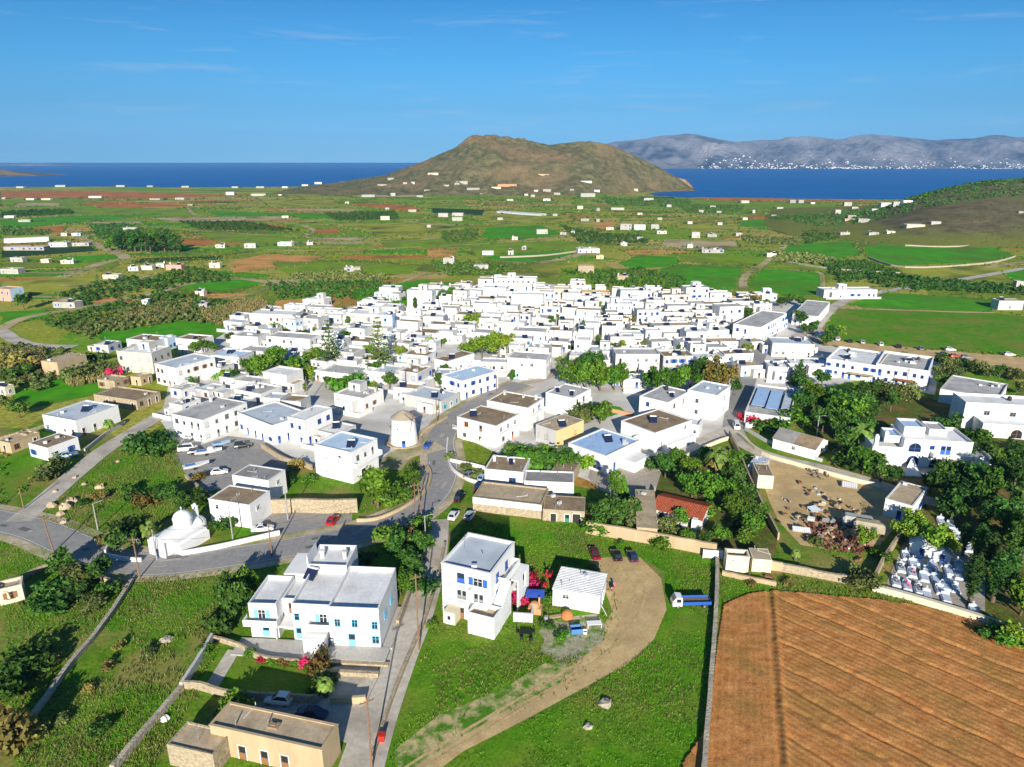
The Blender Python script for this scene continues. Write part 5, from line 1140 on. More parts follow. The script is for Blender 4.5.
quad((174, 413), (202, 420), (247, 402), 6.2, par=.2, roof='grey', fr='grey', label='two storey white house with broad grey roof above the parked boats', extras=['chimney'])
quad((237, 412), (272, 425.5), (302, 410), 5.2, par=.35, roof='bluegrey', fr='blue', label='white house with pale blue grey roof terrace above the car park', extras=[])
quad((291, 415), (304, 420), (332, 407.5), 7.0, par=.3, roof='white', fr='blue', label='tall narrow white house with stair room between two roof terraces', extras=[])
boxh(116, 410, 64, 8, d=9, rot=-20, wall='stone', roof='brown', label='long low stone farmhouse with wide brown roof beside the upper road', extras=[], fr='wood')
boxh(10, 454, 26, 11, d=8, rot=-20, wall='tan', roof='tan', label='half ruined tan stone house at the left photo edge', extras=[], fr='wood')
boxh(24, 445, 18, 8, d=6, rot=-20, wall='stone', roof='brown', label='roofed stone ruin behind the low white house with blue door', extras=[], fr='wood')
boxh(108, 390, 26, 7, d=6, rot=-16, wall='stone', roof='tan', label='small stone ruin beside the dry brown garden', extras=[], fr='wood', name='ruin', cat='ruin')
boxh(138, 386, 16, 6, d=5, rot=-16, wall='tan', roof='tan', label='little tan hut beside the green garden of the unpainted house', extras=[], fr='wood', name='hut', cat='hut')
boxh(5, 606, 26, 15, d=5, rot=30, wall='cream', roof='tan', label='small cream hut with dark grille window at the left photo edge', extras=[], fr='wood', name='hut', cat='hut')
# gaps between them: small houses, never on the lanes, courts or other houses
vill = [(232,330),(300,308),(400,296),(500,283),(560,290),(640,292),(740,300),(790,315),(770,335),(742,372),(735,395),(700,385),(660,378),(560,372),(520,392),(450,405),(380,425),(330,440),(250,418),(200,400),(215,375),(262,352),(225,345)]
vp = [at(*q) for q in vill]; va_ = np.array([(q.x, q.y) for q in vp])
keepout = [at(*q) for q in [(600,380),(580,378),(620,378),(475,352),(492,350),(507,346),(262,372),(278,370),(330,360),(378,355),(640,392),(665,388),(695,380),(718,385),(342,395),(590,425),(600,418)]]
lane_pts = [(at(*a), r_) for a, r_ in [((776,322),6),((766,340),6),((760,351),6),((752,368),6),((744,388),6),((738,405),6),((482,402),6),((502,392),6),((522,384),6),((545,378),5),((560,368),5),((462,414),7),((447,427),7),((300,402),6),((370,405),5),((390,420),5)]]
placed = 0
for it in range(14000):
    x, y = va_.min(0) + np.random.default_rng(it).random(2) * (va_.max(0) - va_.min(0))
    if not inpoly(np.array([[x, y]]), va_)[0]: continue
    px, py = proj((x, y, 0)); w, d = rnd.uniform(5.5, 11.5), rnd.uniform(5, 8.5)
    rr = max(w, d) * .58
    if any((x - a) ** 2 + (y - b) ** 2 < (max(r_, 3) * .8 + rr * .92) ** 2 for a, b, r_, _ in HOUSES): continue
    if any((x - q.x) ** 2 + (y - q.y) ** 2 < (rr + 2.5) ** 2 for q in keepout): continue
    if any((x - q.x) ** 2 + (y - q.y) ** 2 < (rr + r_ * .7) ** 2 for q, r_ in lane_pts): continue
    house(x, y, w, d, rnd.choice([3.2, 3.4, 3.8, 4.2, 5.8]), R(np.interp(px, [230, 600, 760], [-18, -6, 8]) + rnd.uniform(-6, 6)), 'white', rnd.choice(['white', 'white', 'grey', 'grey', 'bluegrey', 'brown', 'tan']))
    placed += 1
    if w * d > 45: annexe(HOUSES[-1][3], placed + 500)
    if placed >= 125: break
print('filled', placed, 'houses', len(HOUSES))
# ---------------------------------------------------------------- farmhouses over the plain: middle, foot, width, height in pixels
FAR = """4,199,5,2 95,198,16,2.5 30,200,10,2 46,200,12,2 9,218,12,2.5 24,222,14,3 155,200,14,2 130,231,17,4.5 64,236,7,4 76,236,11,4 24,250.5,50,5 58,247,22,6 80,246,20,4 17,262,16,6 45,263,10,4 67,264,15,5 10,274,24,7
111,279,20,5 65,308,30,8 145,305,7,4 133,271,12,6 147,270,15,6 160,268,10,6 174,270,20,7 215,268,14,7 250,248,14,6 285,246,18,5 220,248,12,3 200,296,11,5 203,309,10,3 333,187,6,3 391,180,8,3 382,186,12,2.5 405,184.5,5,3 413,184,4,3
457,185,6,3 446,187,8,3 462,184,14,4 473,190,16,3 496,189,12,3 368,197,16,3 393,196,6,4 347,204,5,3 387,210,5,3 412,212,10,3 385,220,11,5 443,217,12,5 458,216,14,4 457,221,13,5 429,227.5,5,2.5 427,191,7,2 482,195,5,2
586,183,14,3 536,192,5,3 547,192,10,4 557,195,8,3 526,196,5,3 533,197,5,3 510,201,8,2.5 547,201,9,3 572,191,5,3 588,197,18,5 597,192,7,3 636,191,5,3 649,201,12,4 580,209,7,4 598,211,4,4 618,210,16,3 585,221,10,3 598,222,4,4
626,230,14,8 640,230,14,7 655,229,10,6 662,234,12,4 542,234,14,6 563,235,8,3 573,234,5,3 669,207,6,3 610,230,9,2 701,213,6,4 713,208,7,3 719,213,6,2 745,203,10,3 793,203,7,4 801,203,7,4 754,213,3,4 745,220,6,3 774,217,7,2.5 792,215,6,2
696,238,10,8 712,237,12,4 713,253,27,4 772,257,12,4 739,236,8,2 838,214,7,6 813,204,5,2 848,206,9,5 852,218,10,4 864,223,14,6 850,221,12,3 886,207,13,6 898,206,11,6 908,204,11,5 874,235,12,3 891,234,10,4 845,235,12,3 916,228,22,5 936,225,12,5
449,264,14,8 352,272,20,6 488,255,14,5 511,255,7,6 481,269,18,4 524,250,6,3 588,253,28,6 600,259,9,4 624,246,8,4 586,273,20,10 623,280,14,5 1010,310,30,13 1020,287,9,8 1021,214,6,4 855,209,8,3 875,211,8,3 433,175,13,3 540,176,22,3 507,187,24,4
120,186.8,10,2 150,187,8,2 185,187.5,9,2 235,188,8,2 260,188,10,2 285,188,7,2 60,187,12,2.5 20,188,10,2 305,186,8,2 318,184,9,2.5 340,190,6,2 230,195,10,4 258,196,18,3 280,196,5,2 285,218,8,2 190,206,6,2 310,245,8,2 180,200,12,3 420,197,8,2 500,220,7,3 690,248,7,3 640,215,6,2 660,220,6,2 720,225,6,2 780,209,8,2 640,240,8,2 690,224,6,2 820,215,6,2 555,216,6,2 515,240,7,2""".split()
FARC = {'64,236,7,4': ('cream', 'tan'), '174,270,20,7': ('pink', 'tan'), '215,268,14,7': ('cream', 'tan'), '507,187,24,4': ('orange', 'tan'), '540,176,22,3': ('tan', 'tan'), '586,273,20,10': ('stone', 'tan'), '623,280,14,5': ('stone', 'tan'), '600,259,9,4': ('yellow', 'tan'), '1010,310,30,13': ('white', 'tan'), '772,257,12,4': ('cream', 'white'), '133,271,12,6': ('palegr', 'grey'), '147,270,15,6': ('palegr', 'grey'), '160,268,10,6': ('palegr', 'grey'), '250,248,14,6': ('palegr', 'grey'), '850,221,12,3': ('tan', 'tan'), '45,263,10,4': ('cream', 'tan')}
for q in FAR:
    a, b_, c_, e_ = map(float, q.split(',')); wl_, rf_ = FARC.get(q, (rnd.choice(['oldwhite', 'oldwhite', 'white', 'oldwhite', 'cream']), rnd.choice(['white', 'grey', 'tan', 'grey'])))
    g = at_t(a, b_); s = F / (g.y * CP + (CAM_H - g.z) * SP); h = max(3.6, e_ / s * .96); w = max(3.2, c_ / s * .8); h *= .72; d = min(max(4, w * .5), 9)
    near = b_ > 228
    house(g.x, g.y + d / 2, w, d, min(h, 9), R(rnd.uniform(-9, 9)), wl_, rf_, faces='F', name='farmhouse', cat='farmhouse', group='houses scattered over the plain', extras=[] if not near else None, room=False, wins=near, z=max(g.z, 0) - (.0 if g.z < 1 else .3), dense=.7, par=.2)
# the pink and blue house at the left photo edge, seen past the dark tree
house(at(6, 301).x, at(6, 301).y + 4, 11, 8, 6.2, R(-16), 'pink', 'tan', label='pink house with blue side wall at the left photo edge', sides='palebl', name='farmhouse', cat='farmhouse', group='houses scattered over the plain', extras=[])
# ================================================================ VEGETATION
LEAF = {
 'broad': leafmat('leaf_green', (0.055, 0.149, 0.012), (0.117, 0.242, 0.020)), 'dark': leafmat('leaf_dark', (0.031, 0.094, 0.014), (0.070, 0.156, 0.020)),
 'olive': leafmat('leaf_olive', (0.094, 0.133, 0.035), (0.173, 0.218, 0.060)), 'bright': leafmat('leaf_bright', (0.140, 0.265, 0.015), (0.235, 0.343, 0.030)),
 'dry': leafmat('leaf_dry', (0.204, 0.187, 0.040), (0.312, 0.265, 0.070)), 'brown': leafmat('leaf_brown', (0.204, 0.118, 0.030), (0.140, 0.156, 0.030)), 'cyp': leafmat('leaf_cypress', (0.025, 0.078, 0.014), (0.055, 0.133, 0.020)),
 'pine': leafmat('leaf_pine', (0.110, 0.218, 0.015), (0.188, 0.296, 0.030)), 'mag': leafmat('bougainvillea_leaf', (0.703, 0.031, 0.110), (0.547, 0.047, 0.060)), 'palm': leafmat('leaf_palm', (0.094, 0.187, 0.030), (0.188, 0.265, 0.050)), 'agave': leafmat('leaf_agave', (0.250, 0.374, 0.140), (0.375, 0.468, 0.170)),
}
BARK = mat('bark', (.1, .07, .05), (.17, .125, .085), 4, .95, bump=.5)
def leaves(centres, radii, n, size, flat=.75, seed=0, up=.0):
    """n small leaf-clump faces spread through lobes, most of them near the lobe's skin"""
    g = np.random.default_rng(seed); C_ = np.array(centres); Rr = np.array(radii)
    wgt = Rr ** 2; k = g.choice(len(C_), n, p=wgt / wgt.sum())
    d = g.normal(size=(n, 3)); d /= np.linalg.norm(d, axis=1)[:, None]
    rad = (g.random(n) ** .38) * (1 + .27 * g.normal(size=n)); rad = np.clip(rad, .05, 1.55)
    P = C_[k] + d * (Rr[k] * rad)[:, None] * np.array([1, 1, flat])
    nrm = d * .9 + g.normal(size=(n, 3)) * .55 + np.array([0, 0, up]); nrm /= np.linalg.norm(nrm, axis=1)[:, None]
    a = np.cross(nrm, g.normal(size=(n, 3))); a /= np.linalg.norm(a, axis=1)[:, None]; b = np.cross(nrm, a)
    s = size * (.6 + .8 * g.random(n)); s1 = (s * (.55 + .45 * g.random(n)))[:, None]; s = s[:, None]
    Q = np.stack([P - a * s, P - b * s1 * .8, P + a * s, P + b * s1], 1) + (g.normal(size=(n, 4, 3)) * size * .14)
    return Q.reshape(-1, 3), np.arange(n * 4).reshape(n, 4)
def trunk_mesh(h, r, limbs, seed):
    g = random.Random(seed); b = MB()
    x = y = 0; pts = [(0, 0, -.3)]
    for i in range(1, 4): x += g.uniform(-.12, .12) * h * .25; y += g.uniform(-.12, .12) * h * .25; pts.append((x, y, h * i / 3))
    for i in range(3): b.tube(pts[i], pts[i + 1], r * (1.15 - .2 * i), r * (.95 - .2 * i), 7, cap=False)
    for c in limbs: 
        p = Vector(pts[2]).lerp(Vector(pts[3]), g.random()); q = p.lerp(Vector(c), .55) + Vector((0, 0, .1 * h))
        b.tube(p, q, r * .5, r * .32, 6, cap=False); b.tube(q, c, r * .32, r * .1, 5, cap=False)
    return b.mesh('trunk', BARK, True)
def lobes(kind_, seed):
    g = random.Random(seed)
    # unit tree: height 1, crown width given
    if kind_ == 'round': return [(g.uniform(-.27, .27), g.uniform(-.27, .27), .56 + g.uniform(-.2, .26)) for _ in range(12)] + [(0, 0, .6)], [g.uniform(.09, .2) for _ in range(12)] + [.24]
    if kind_ == 'wide': return [(g.uniform(-.42, .42), g.uniform(-.42, .42), .6 + g.uniform(-.18, .2)) for _ in range(15)] + [(0, 0, .62)], [g.uniform(.08, .2) for _ in range(15)] + [.24]
    if kind_ == 'tall': return [(g.uniform(-.13, .13), g.uniform(-.13, .13), .3 + .6 * i / 8) for i in range(9)], [g.uniform(.11, .17) * (1 - .4 * abs(i / 8 - .4)) for i in range(9)]
    if kind_ == 'bush': return [(g.uniform(-.45, .45), g.uniform(-.45, .45), .4 + g.uniform(-.15, .25)) for _ in range(8)], [g.uniform(.22, .36) for _ in range(8)]
    if kind_ == 'cypress': return [(g.uniform(-.012, .012), g.uniform(-.012, .012), .1 + .87 * i / 14) for i in range(15)], [.105 * math.sin(math.pi * (.12 + .86 * (1 - i / 14)) ** .75) + .012 for i in range(15)]
    if kind_ == 'cone': return [(0, 0, .1 + .85 * i / 11) for i in range(12)], [.3 * (1 - i / 12) + .03 for i in range(12)]
VAR = {}
def variants(kind_, leaf, hh, n, size, k=4, flat=.85):
    """k tree meshes of a kind, built at height hh metres"""
    key = (kind_, leaf)
    if key in VAR: return VAR[key]
    out = []
    for i in range(k):
        sd_ = len(VAR) * 17 + i
        c, r = lobes(kind_, sd_); c = [tuple(q * hh for q in p) for p in c]; r = [q * hh for q in r]
        Vv, Ff = leaves(c, r, n, size, flat, sd_)
        cm = np_mesh('crown', Vv, Ff, LEAF[leaf])
        th = {'round': .42, 'wide': .45, 'tall': .6, 'bush': .2, 'cypress': .5, 'cone': .6}[kind_] * hh
        tm = trunk_mesh(th, .028 * hh if kind_ != 'bush' else .02 * hh, c[:5] if kind_ in ('round', 'wide', 'bush') else c[5:7], sd_)
        out.append((tm, cm))
    VAR[key] = (out, hh); return VAR[key]
variants('round', 'broad', 6.0, 1500, .27); variants('round', 'dark', 6.0, 1500, .27); variants('round', 'olive', 5.0, 1300, .22); variants('round', 'bright', 6.0, 1500, .26); variants('round', 'brown', 6.0, 1200, .27)
variants('wide', 'broad', 7.0, 2000, .3); variants('wide', 'dark', 7.0, 2000, .3); variants('wide', 'pine', 7.0, 2300, .26); variants('wide', 'olive', 5.5, 1500, .24)
variants('tall', 'broad', 9.0, 1600, .3); variants('tall', 'dark', 9.0, 1700, .3); variants('cypress', 'cyp', 9.0, 1500, .2, flat=1.2); variants('cone', 'cyp', 6.0, 1500, .25, flat=.5)
variants('bush', 'broad', 2.4, 700, .2); variants('bush', 'dark', 2.4, 700, .2); variants('bush', 'dry', 2.4, 600, .2); variants('bush', 'olive', 2.4, 650, .2); variants('bush', 'bright', 2.4, 650, .2); variants('bush', 'mag', 2.4, 650, .17)
LNAME = {'broad': 'green', 'dark': 'dark green', 'olive': 'grey green', 'bright': 'bright yellow green', 'brown': 'russet', 'cyp': 'blackish green', 'pine': 'bright green', 'dry': 'dry straw coloured', 'mag': 'magenta flowering'}
KNAME = {'round': ('tree', 'round crowned tree', 'tree'), 'wide': ('tree', 'broad spreading tree', 'tree'), 'tall': ('tree', 'tall narrow tree', 'tree'), 'cypress': ('cypress_tree', 'slim cypress', 'cypress'), 'cone': ('conifer', 'cone shaped conifer', 'conifer'), 'bush': ('shrub', 'shrub', 'shrub')}
NT = [0]
def plant(x, y, h, kind_, leaf, width=1.0, label=None, z=0.0, group=None):
    if (kind_, leaf) not in VAR: variants(kind_, leaf, {'round': 6.0, 'wide': 7.0, 'tall': 9.0, 'bush': 2.4, 'cypress': 9.0, 'cone': 6.0}[kind_], {'bush': 650}.get(kind_, 1700), {'bush': .2}.get(kind_, .27))
    vs_, hh = VAR[(kind_, leaf)]; NT[0] += 1
    tm, cm = vs_[NT[0] % len(vs_)]
    nm_, ph, cat = KNAME[kind_]
    if leaf == 'olive' and kind_ != 'bush': nm_, ph, cat = 'olive_tree', ph.replace('tree', 'olive tree'), 'olive tree'
    if leaf == 'pine': nm_, ph, cat = 'pine_tree', 'spreading pine', 'pine'
    s = h / (hh * (.93 if kind_ in ('round', 'wide', 'bush') else 1.0))
    o = thing(nm_, (x, y, z), rnd.uniform(0, 6.28), (('low ' if h < 1.6 else '') if kind_ == 'bush' else ('small ' if h < 4 else 'big ' if h > 8 else '')) + LNAME[leaf] + ' ' + ph, cat, group or {'bush': 'shrubs', 'cypress': 'cypresses of the cemetery', 'cone': 'conifers'}.get(kind_, 'trees in and around the village'), label)
    sw = s * width
    for me, nn in ((tm, 'trunk'), (cm, 'crown')):
        c = link(nn, me, o); c.scale = (sw, sw, s)
    return o
def P(px, py, hpx, kind_, leaf, width=1.0, **k):
    g = at(px, py); h = hpx / (ppm(py) * .96)
    return plant(g.x, g.y, h, kind_, leaf, width, **k)
B, D, O, Y, RU = 'broad', 'dark', 'olive', 'bright', 'brown'
TREES = [
 # lower left, by the road
 (62,574,26,'round',D,1.2),(82,588,28,'round',O,1.2),(102,584,28,'round',D,1.1),(72,604,18,'bush',D,1.3),(46,612,18,'bush',D,1.4),(92,608,16,'bush',O,1.3),(55,596,20,'bush',D,1.2),(112,592,14,'bush',D,1.2),(30,668,24,'bush',D,1.3),(12,692,24,'bush',D,1.3),(8,752,40,'bush','dry',.9),(26,742,26,'bush','dry',1.0),(100,734,12,'bush',D,1.3),(62,722,10,'bush',O,1.3),(55,665,10,'bush','dry',1),(90,690,8,'bush','dry',1.2),(120,650,8,'bush','dry',1.3),(150,655,9,'bush',O,1.4),(110,668,8,'bush','dry',1.4),
 (236,618,42,'round',D,.75),(226,605,34,'round',D,.8),(246,600,36,'round',B,.7),(222,630,24,'bush',D,1.0),(234,714,22,'bush',Y,1.1),(318,672,24,'bush','brown2',.8),(206,652,10,'bush',B,1.2),
 (352,590,22,'bush',B,1.2),(396,560,30,'round',D,1.0),(412,580,36,'round',D,1.0),(400,595,30,'round',B,1.0),(424,560,30,'round',D,.9),(388,545,20,'bush',B,1.2),(405,545,18,'bush','dry',1),(420,530,16,'bush',B,1.2),(360,568,18,'bush',D,1.3),(428,592,18,'bush',D,1.2),(384,588,22,'bush',D,1.2),
 (378,508,44,'tall',B,1.3),(372,505,30,'round',B,1.0),(394,500,20,'bush',B,1.2),(412,490,24,'round',B,.9),(404,498,16,'bush',O,1.3),(388,505,16,'bush',B,1.3),
 # hedge and court
 (512,463,16,'bush',D,1.3),(524,466,20,'bush',B,1.3),(536,468,22,'bush',B,1.3),(548,470,22,'bush',D,1.3),(560,470,20,'bush',B,1.3),(570,466,16,'bush',B,1.2),(518,456,14,'bush',B,1.3),(545,458,14,'bush',B,1.3),
 (600,424,22,'round',B,1.1),(588,418,16,'bush',D,1.2),(578,422,16,'bush',O,1.2),
 (572,388,26,'wide',B,.9),(586,390,28,'round',B,1.1),(600,391,30,'round',B,1.0),(614,390,26,'round',B,1.0),(622,388,26,'tall',B,1.0),(592,378,26,'round',D,1.0),(579,380,22,'round',D,.9),
 (652,392,22,'round',B,1.1),(664,395,28,'wide',B,1.0),(678,392,26,'round',B,1.0),(690,388,28,'round',D,1.0),(702,382,24,'round',D,1.0),(716,392,34,'round',RU,1.0),(726,394,30,'round',RU,.9),(700,392,18,'round',B,1.0),(735,396,18,'round',D,.8),
 (470,360,20,'round',Y,1.1),(482,360,24,'wide',Y,1.0),(496,358,24,'wide',Y,1.0),(507,354,20,'round',Y,1.0),(460,362,10,'bush',D,1.3),
 (452,299,12,'round',B,1.1),(442,302,12,'round',B,1.1),(461,300,12,'round',B,1.0),(415,310,13,'tall',D,.9),(444,327,9,'bush',D,1.0),(626,324,10,'bush','brown2',1.2),(600,302,7,'bush',D,1.6),(396,310,10,'round',D,1),(449,313,9,'round',D,1.0),
 (252,376,20,'round',B,1.1),(264,378,26,'round',B,1.1),(277,374,28,'round',B,1.0),(316,364,16,'round',Y,1.2),(308,366,14,'round',B,1.0),(342,394,18,'bush',B,1.2),(223,382,14,'bush',Y,1.2),(236,384,14,'round',D,1.0),(200,368,8,'bush',B,1.2),(214,352,10,'round',B,1.2),(196,354,12,'round',B,1.3),(206,352,13,'round',B,1.2),(206,372,5,'bush','mag',1),(237,330,8,'bush','brown2',1),(116,378,12,'bush','mag',.9),(188,384,10,'bush',B,1.2),
 # orchard
 (665,478,26,'round',D,1.1),(690,478,24,'round',B,1.1),(676,470,22,'round',B,1.0),(703,466,18,'round',B,1.1),(692,498,28,'round',B,1.1),(712,506,34,'round',B,1.1),(734,524,32,'round',B,1.0),(742,506,28,'round',D,1.0),(736,488,26,'round',D,1.0),(752,536,26,'round',B,1.0),(745,548,22,'round',B,1.1),(722,545,20,'round',B,1.1),(704,548,18,'round',D,1.2),(688,544,16,'round',B,1.2),(668,535,20,'round',O,1.2),(680,528,18,'round',B,1.2),(732,466,16,'bush',B,1.2),(656,470,14,'bush',D,1.2),(726,482,20,'round',D,1.0),(757,520,20,'round',D,1.0),(700,515,16,'bush',B,1.2),(662,548,14,'bush',B,1.3),(742,532,16,'bush',D,1.2),
 (612,530,32,'round',D,1.1),(626,528,28,'round',O,1.1),(600,522,22,'round',D,1.2),(632,520,24,'round',D,1.0),(596,532,16,'bush',B,1.2),(616,502,34,'tall',B,.9),(588,470,16,'bush','bright',.8),(620,545,6,'bush',B,1.2),
 # dark grove on the right
 (812,414,30,'tall',B,1.3),(826,412,28,'round',D,1.1),(836,422,32,'round',B,1.0),(850,428,30,'round',B,1.1),(866,408,26,'round',D,1.1),(882,404,24,'round',O,1.1),(896,404,22,'round',O,1.1),(910,402,20,'round',O,1.1),(846,458,34,'tall',D,1.3),(862,474,28,'wide',B,1.0),(880,482,22,'round',D,1.2),(893,484,18,'round',D,1.2),(822,432,26,'round',D,1.1),(800,412,24,'round',D,1.2),(838,440,28,'round',D,1.0),(858,440,26,'round',D,1.0),(858,420,28,'round',D,1.1),(852,446,22,'round',D,1.1),(866,426,24,'round',D,1.0),(890,412,22,'round',D,1.0),(795,424,18,'bush',B,1.3),(808,398,18,'round',B,1.0),
 (798,385,26,'cone','cyp',1.0),(821,388,18,'round',D,1.0),(770,404,12,'bush',D,1),(772,432,16,'bush',B,1.3),
 (930,494,22,'round',D,1.1),(942,502,32,'round',D,1.1),(947,488,28,'round',D,1.0),(960,516,40,'round',D,1.1),(985,508,44,'tall',B,1.0),(972,495,34,'round',D,1.0),(1010,504,46,'tall',D,1.2),(998,490,34,'round',D,1.0),(1000,544,48,'tall',D,1.3),(1022,562,52,'tall',B,1.3),(975,565,42,'cypress','cyp',1.3),(1016,530,38,'round',D,1.1),(950,524,34,'round',D,1.1),(968,604,52,'cypress','cyp',1.3),(992,602,54,'cypress','cyp',1.3),(1006,594,46,'cypress','cyp',1.4),(1020,615,42,'round',B,1.0),(985,575,44,'cypress','cyp',1.3),(962,556,34,'cypress','cyp',1.3),(980,540,40,'cypress','cyp',1.2),(1008,565,44,'cypress','cyp',1.2),
 (904,542,28,'wide','pine',1.0),(922,550,34,'wide','pine',1.0),(940,556,28,'wide','pine',.9),(912,534,24,'wide','pine',1.0),(862,588,18,'bush','olive',1.3),(852,578,12,'bush','olive',1.2),(862,548,22,'round',Y,1.0),
 (978,448,22,'round',B,1.1),(948,428,14,'bush',D,1.2),(952,438,12,'bush',B,1.3),(1000,640,18,'bush',B,1.3),(1016,642,20,'bush',Y,1.2),(985,636,12,'bush',D,1.3),(968,470,26,'cypress','cyp',1.2),(990,470,30,'round',D,1.0),(1012,472,28,'round',D,1.0),(960,455,18,'bush',D,1.2),(1022,455,14,'bush',B,1.2),(1006,458,22,'cypress','cyp',1.1),
 (830,342,16,'round',D,1.1),(838,340,14,'round',Y,1.1),(824,346,14,'round',B,1.1),(812,334,14,'round',D,1.1),(801,326,14,'round',D,1.0),(795,322,12,'round',B,1.0),(744,318,10,'bush',D,1.4),(748,300,9,'bush','brown2',1.4),(760,318,8,'round',B,1),(806,336,12,'round',D,1.1),(782,308,10,'round',D,1.2),(790,303,9,'round',D,1.3),(800,307,10,'round',D,1.2),(752,304,9,'bush','dry',1.3),
 # slope by the chapel
 (130,545,20,'bush',D,1.1),(122,535,16,'bush',D,1.2),(110,545,14,'bush','dry',1.0),(160,500,18,'bush',D,1.2),(172,505,20,'round',D,1.0),(183,512,20,'round',D,1.0),(145,505,16,'bush','brown2',1.2),(132,500,14,'bush',D,1.3),(192,505,16,'bush',D,1.2),(150,450,20,'bush',D,1.3),(138,455,16,'bush',D,1.3),(162,455,16,'bush',D,1.2),(55,472,16,'bush',O,1.2),(48,480,14,'bush',O,1.3),(226,530,14,'bush',D,1.1),(100,500,8,'bush','dry',1.4),(85,505,6,'bush',D,1.4),(200,480,8,'bush','brown2',1.4),
 (295,470,10,'bush','dry',1.3),(285,485,12,'bush',D,1.2),(310,482,8,'bush',B,1.3),(450,460,8,'bush',O,1.2),(465,470,8,'bush',O,1.2),(477,478,8,'bush',O,1.2),(395,432,9,'bush',B,.8),(438,410,10,'bush',B,1.0),(448,374,9,'round',B,.8),(525,376,8,'round',B,.9),(511,382,12,'round',B,.8),
 (20,418,20,'round',D,1.2),(6,408,14,'round',O,1.2),(30,372,14,'bush','dry',1.3),(20,380,14,'bush',D,1.4),(40,390,10,'bush',O,1.4),(10,365,14,'bush','dry',1.4),(85,378,14,'bush',O,1.3),(98,374,14,'bush',O,1.3),(70,380,13,'bush',O,1.3),(110,372,12,'bush',O,1.3),(95,362,12,'bush',D,1.4),(24,310,16,'round',D,1.2),
 (510,600,16,'bush','mag',1.4),(524,592,14,'bush','mag',1.3),(538,586,14,'bush','mag',1.3),(522,605,10,'bush','mag',1.3),(546,600,10,'bush',B,1.3),(562,640,8,'bush',B,1.5),(548,628,7,'bush',D,1.5),(432,628,7,'bush',B,1.1),(752,424,12,'bush','mag',1.2),(764,426,12,'bush','brown2',1.3),(744,420,8,'bush','mag',1.1),
 (855,470,18,'bush',D,1.3),(815,545,9,'bush',O,1.3),(800,570,7,'bush',O,1.3),(790,585,6,'bush','dry',1.4),(752,585,6,'bush','dry',1.4),(880,560,12,'bush',B,1.2),
]
TREES += [(262,662,7,'bush','mag',1.1),(272,664,7,'bush',B,1.1),(283,665,8,'bush','brown2',1),(293,665,7,'bush',B,1.1),(303,666,9,'bush','mag',1),(311,667,8,'bush',B,1.1),(250,655,8,'bush',B,1.1),(322,690,14,'bush',D,1.1),(330,684,12,'bush',B,1)]
TREES += [(rnd.uniform(235, 760), rnd.uniform(300, 385), rnd.uniform(4, 9), 'bush', rnd.choice([B, D, D, 'olive']), rnd.uniform(.9, 1.3)) for _ in range(34)]
variants('bush', 'brown', 2.4, 600, .2); LNAME['brown'] = 'russet'
for t in TREES:
    lf = 'brown' if t[4] == 'brown2' else t[4]
    P(t[0], t[1], t[2], t[3], lf, t[5])
# greenery in the gaps of the village
_hp = [(x, y, r_) for x, y, r_, _ in HOUSES if y < 520]; _k = 0
for _ in range(3000):
    q_ = at(rnd.uniform(200, 800), rnd.uniform(298, 420)); 
    if not inpoly(np.array([[q_.x, q_.y]]), va_)[0] or any((q_.x - x) ** 2 + (q_.y - y) ** 2 < (r_ + 1.2) ** 2 for x, y, r_ in _hp) or (q_ - at(405, 440)).length < 28 or any((q_.x - g_.x) ** 2 + (q_.y - g_.y) ** 2 < (rr_ + 1) ** 2 for g_, rr_ in lane_pts): continue
    _k += 1; _hp.append((q_.x, q_.y, 2.5)); plant(q_.x, q_.y, rnd.uniform(2.5, 6), rnd.choice(['round', 'round', 'bush', 'tall']), rnd.choice([B, D, B, Y]), 1.1)
    if _k >= 60: break
# olives beside the long low house, in rows
for i in range(30):
    px = 938 + (i % 10) * 9 + rnd.uniform(-2, 2); py = 366 + (i // 10) * 11 + (i % 10) * 1.9 + rnd.uniform(-1.5, 1.5)
    if px > 1026: continue
    if 940 < px < 1012 and py > 383: continue
    P(px, py, 13, 'round', rnd.choice([O, D, O]), 1.25)
# windbreak of tall trees on the left plain
for i in range(15): P(112 + i * 4.8 + rnd.uniform(-1, 1), 252.5 - abs(i - 7) * .12 + rnd.uniform(-1, 1), rnd.uniform(15, 21), 'tall', rnd.choice([D, B, D]), 1.5, group='windbreak trees on the plain')
for i in range(10): P(112 + i * 6 + rnd.uniform(-2, 2), 241 - i * .5 + rnd.uniform(-1, 1), rnd.uniform(7, 10), 'round', rnd.choice([D, B]), 1.3, group='windbreak trees on the plain')
# Norfolk pines: tiers of drooping branches on a straight mast
def norfolk(px, py, hpx, label, leaf):
    g = at(px, py); h = hpx / (ppm(py) * .96)
    o = thing('norfolk_pine', (g.x, g.y, 0), 0, cat='tree', group='tall tiered pines between the houses', label=label)
    b = MB(); b.tube((0, 0, -.3), (0, 0, h), .32, .04, 8); b.build('trunk', BARK, o)
    cs, rs = [], []
    n = 11
    for i in range(n):
        z = h * (.16 + .8 * i / (n - 1)); L = (h * .25) * (1 - .82 * i / (n - 1)); k = 7
        for j in range(k):
            a = 2 * math.pi * (j / k) + i * .6
            for q in (.35, .6, .85, 1.0): cs.append((L * q * math.cos(a), L * q * math.sin(a), z + .12 * L * q * q)); rs.append(.16 * L * (1.15 - .4 * q) + .16)
    Vv, Ff = leaves(cs, rs, 3200, .22, .5, 5); link('crown', np_mesh('crown', Vv, Ff, LEAF[leaf]), o)
norfolk(331, 366, 46, 'tall tiered Norfolk pine with see-through branches rising between white houses', 'dark')
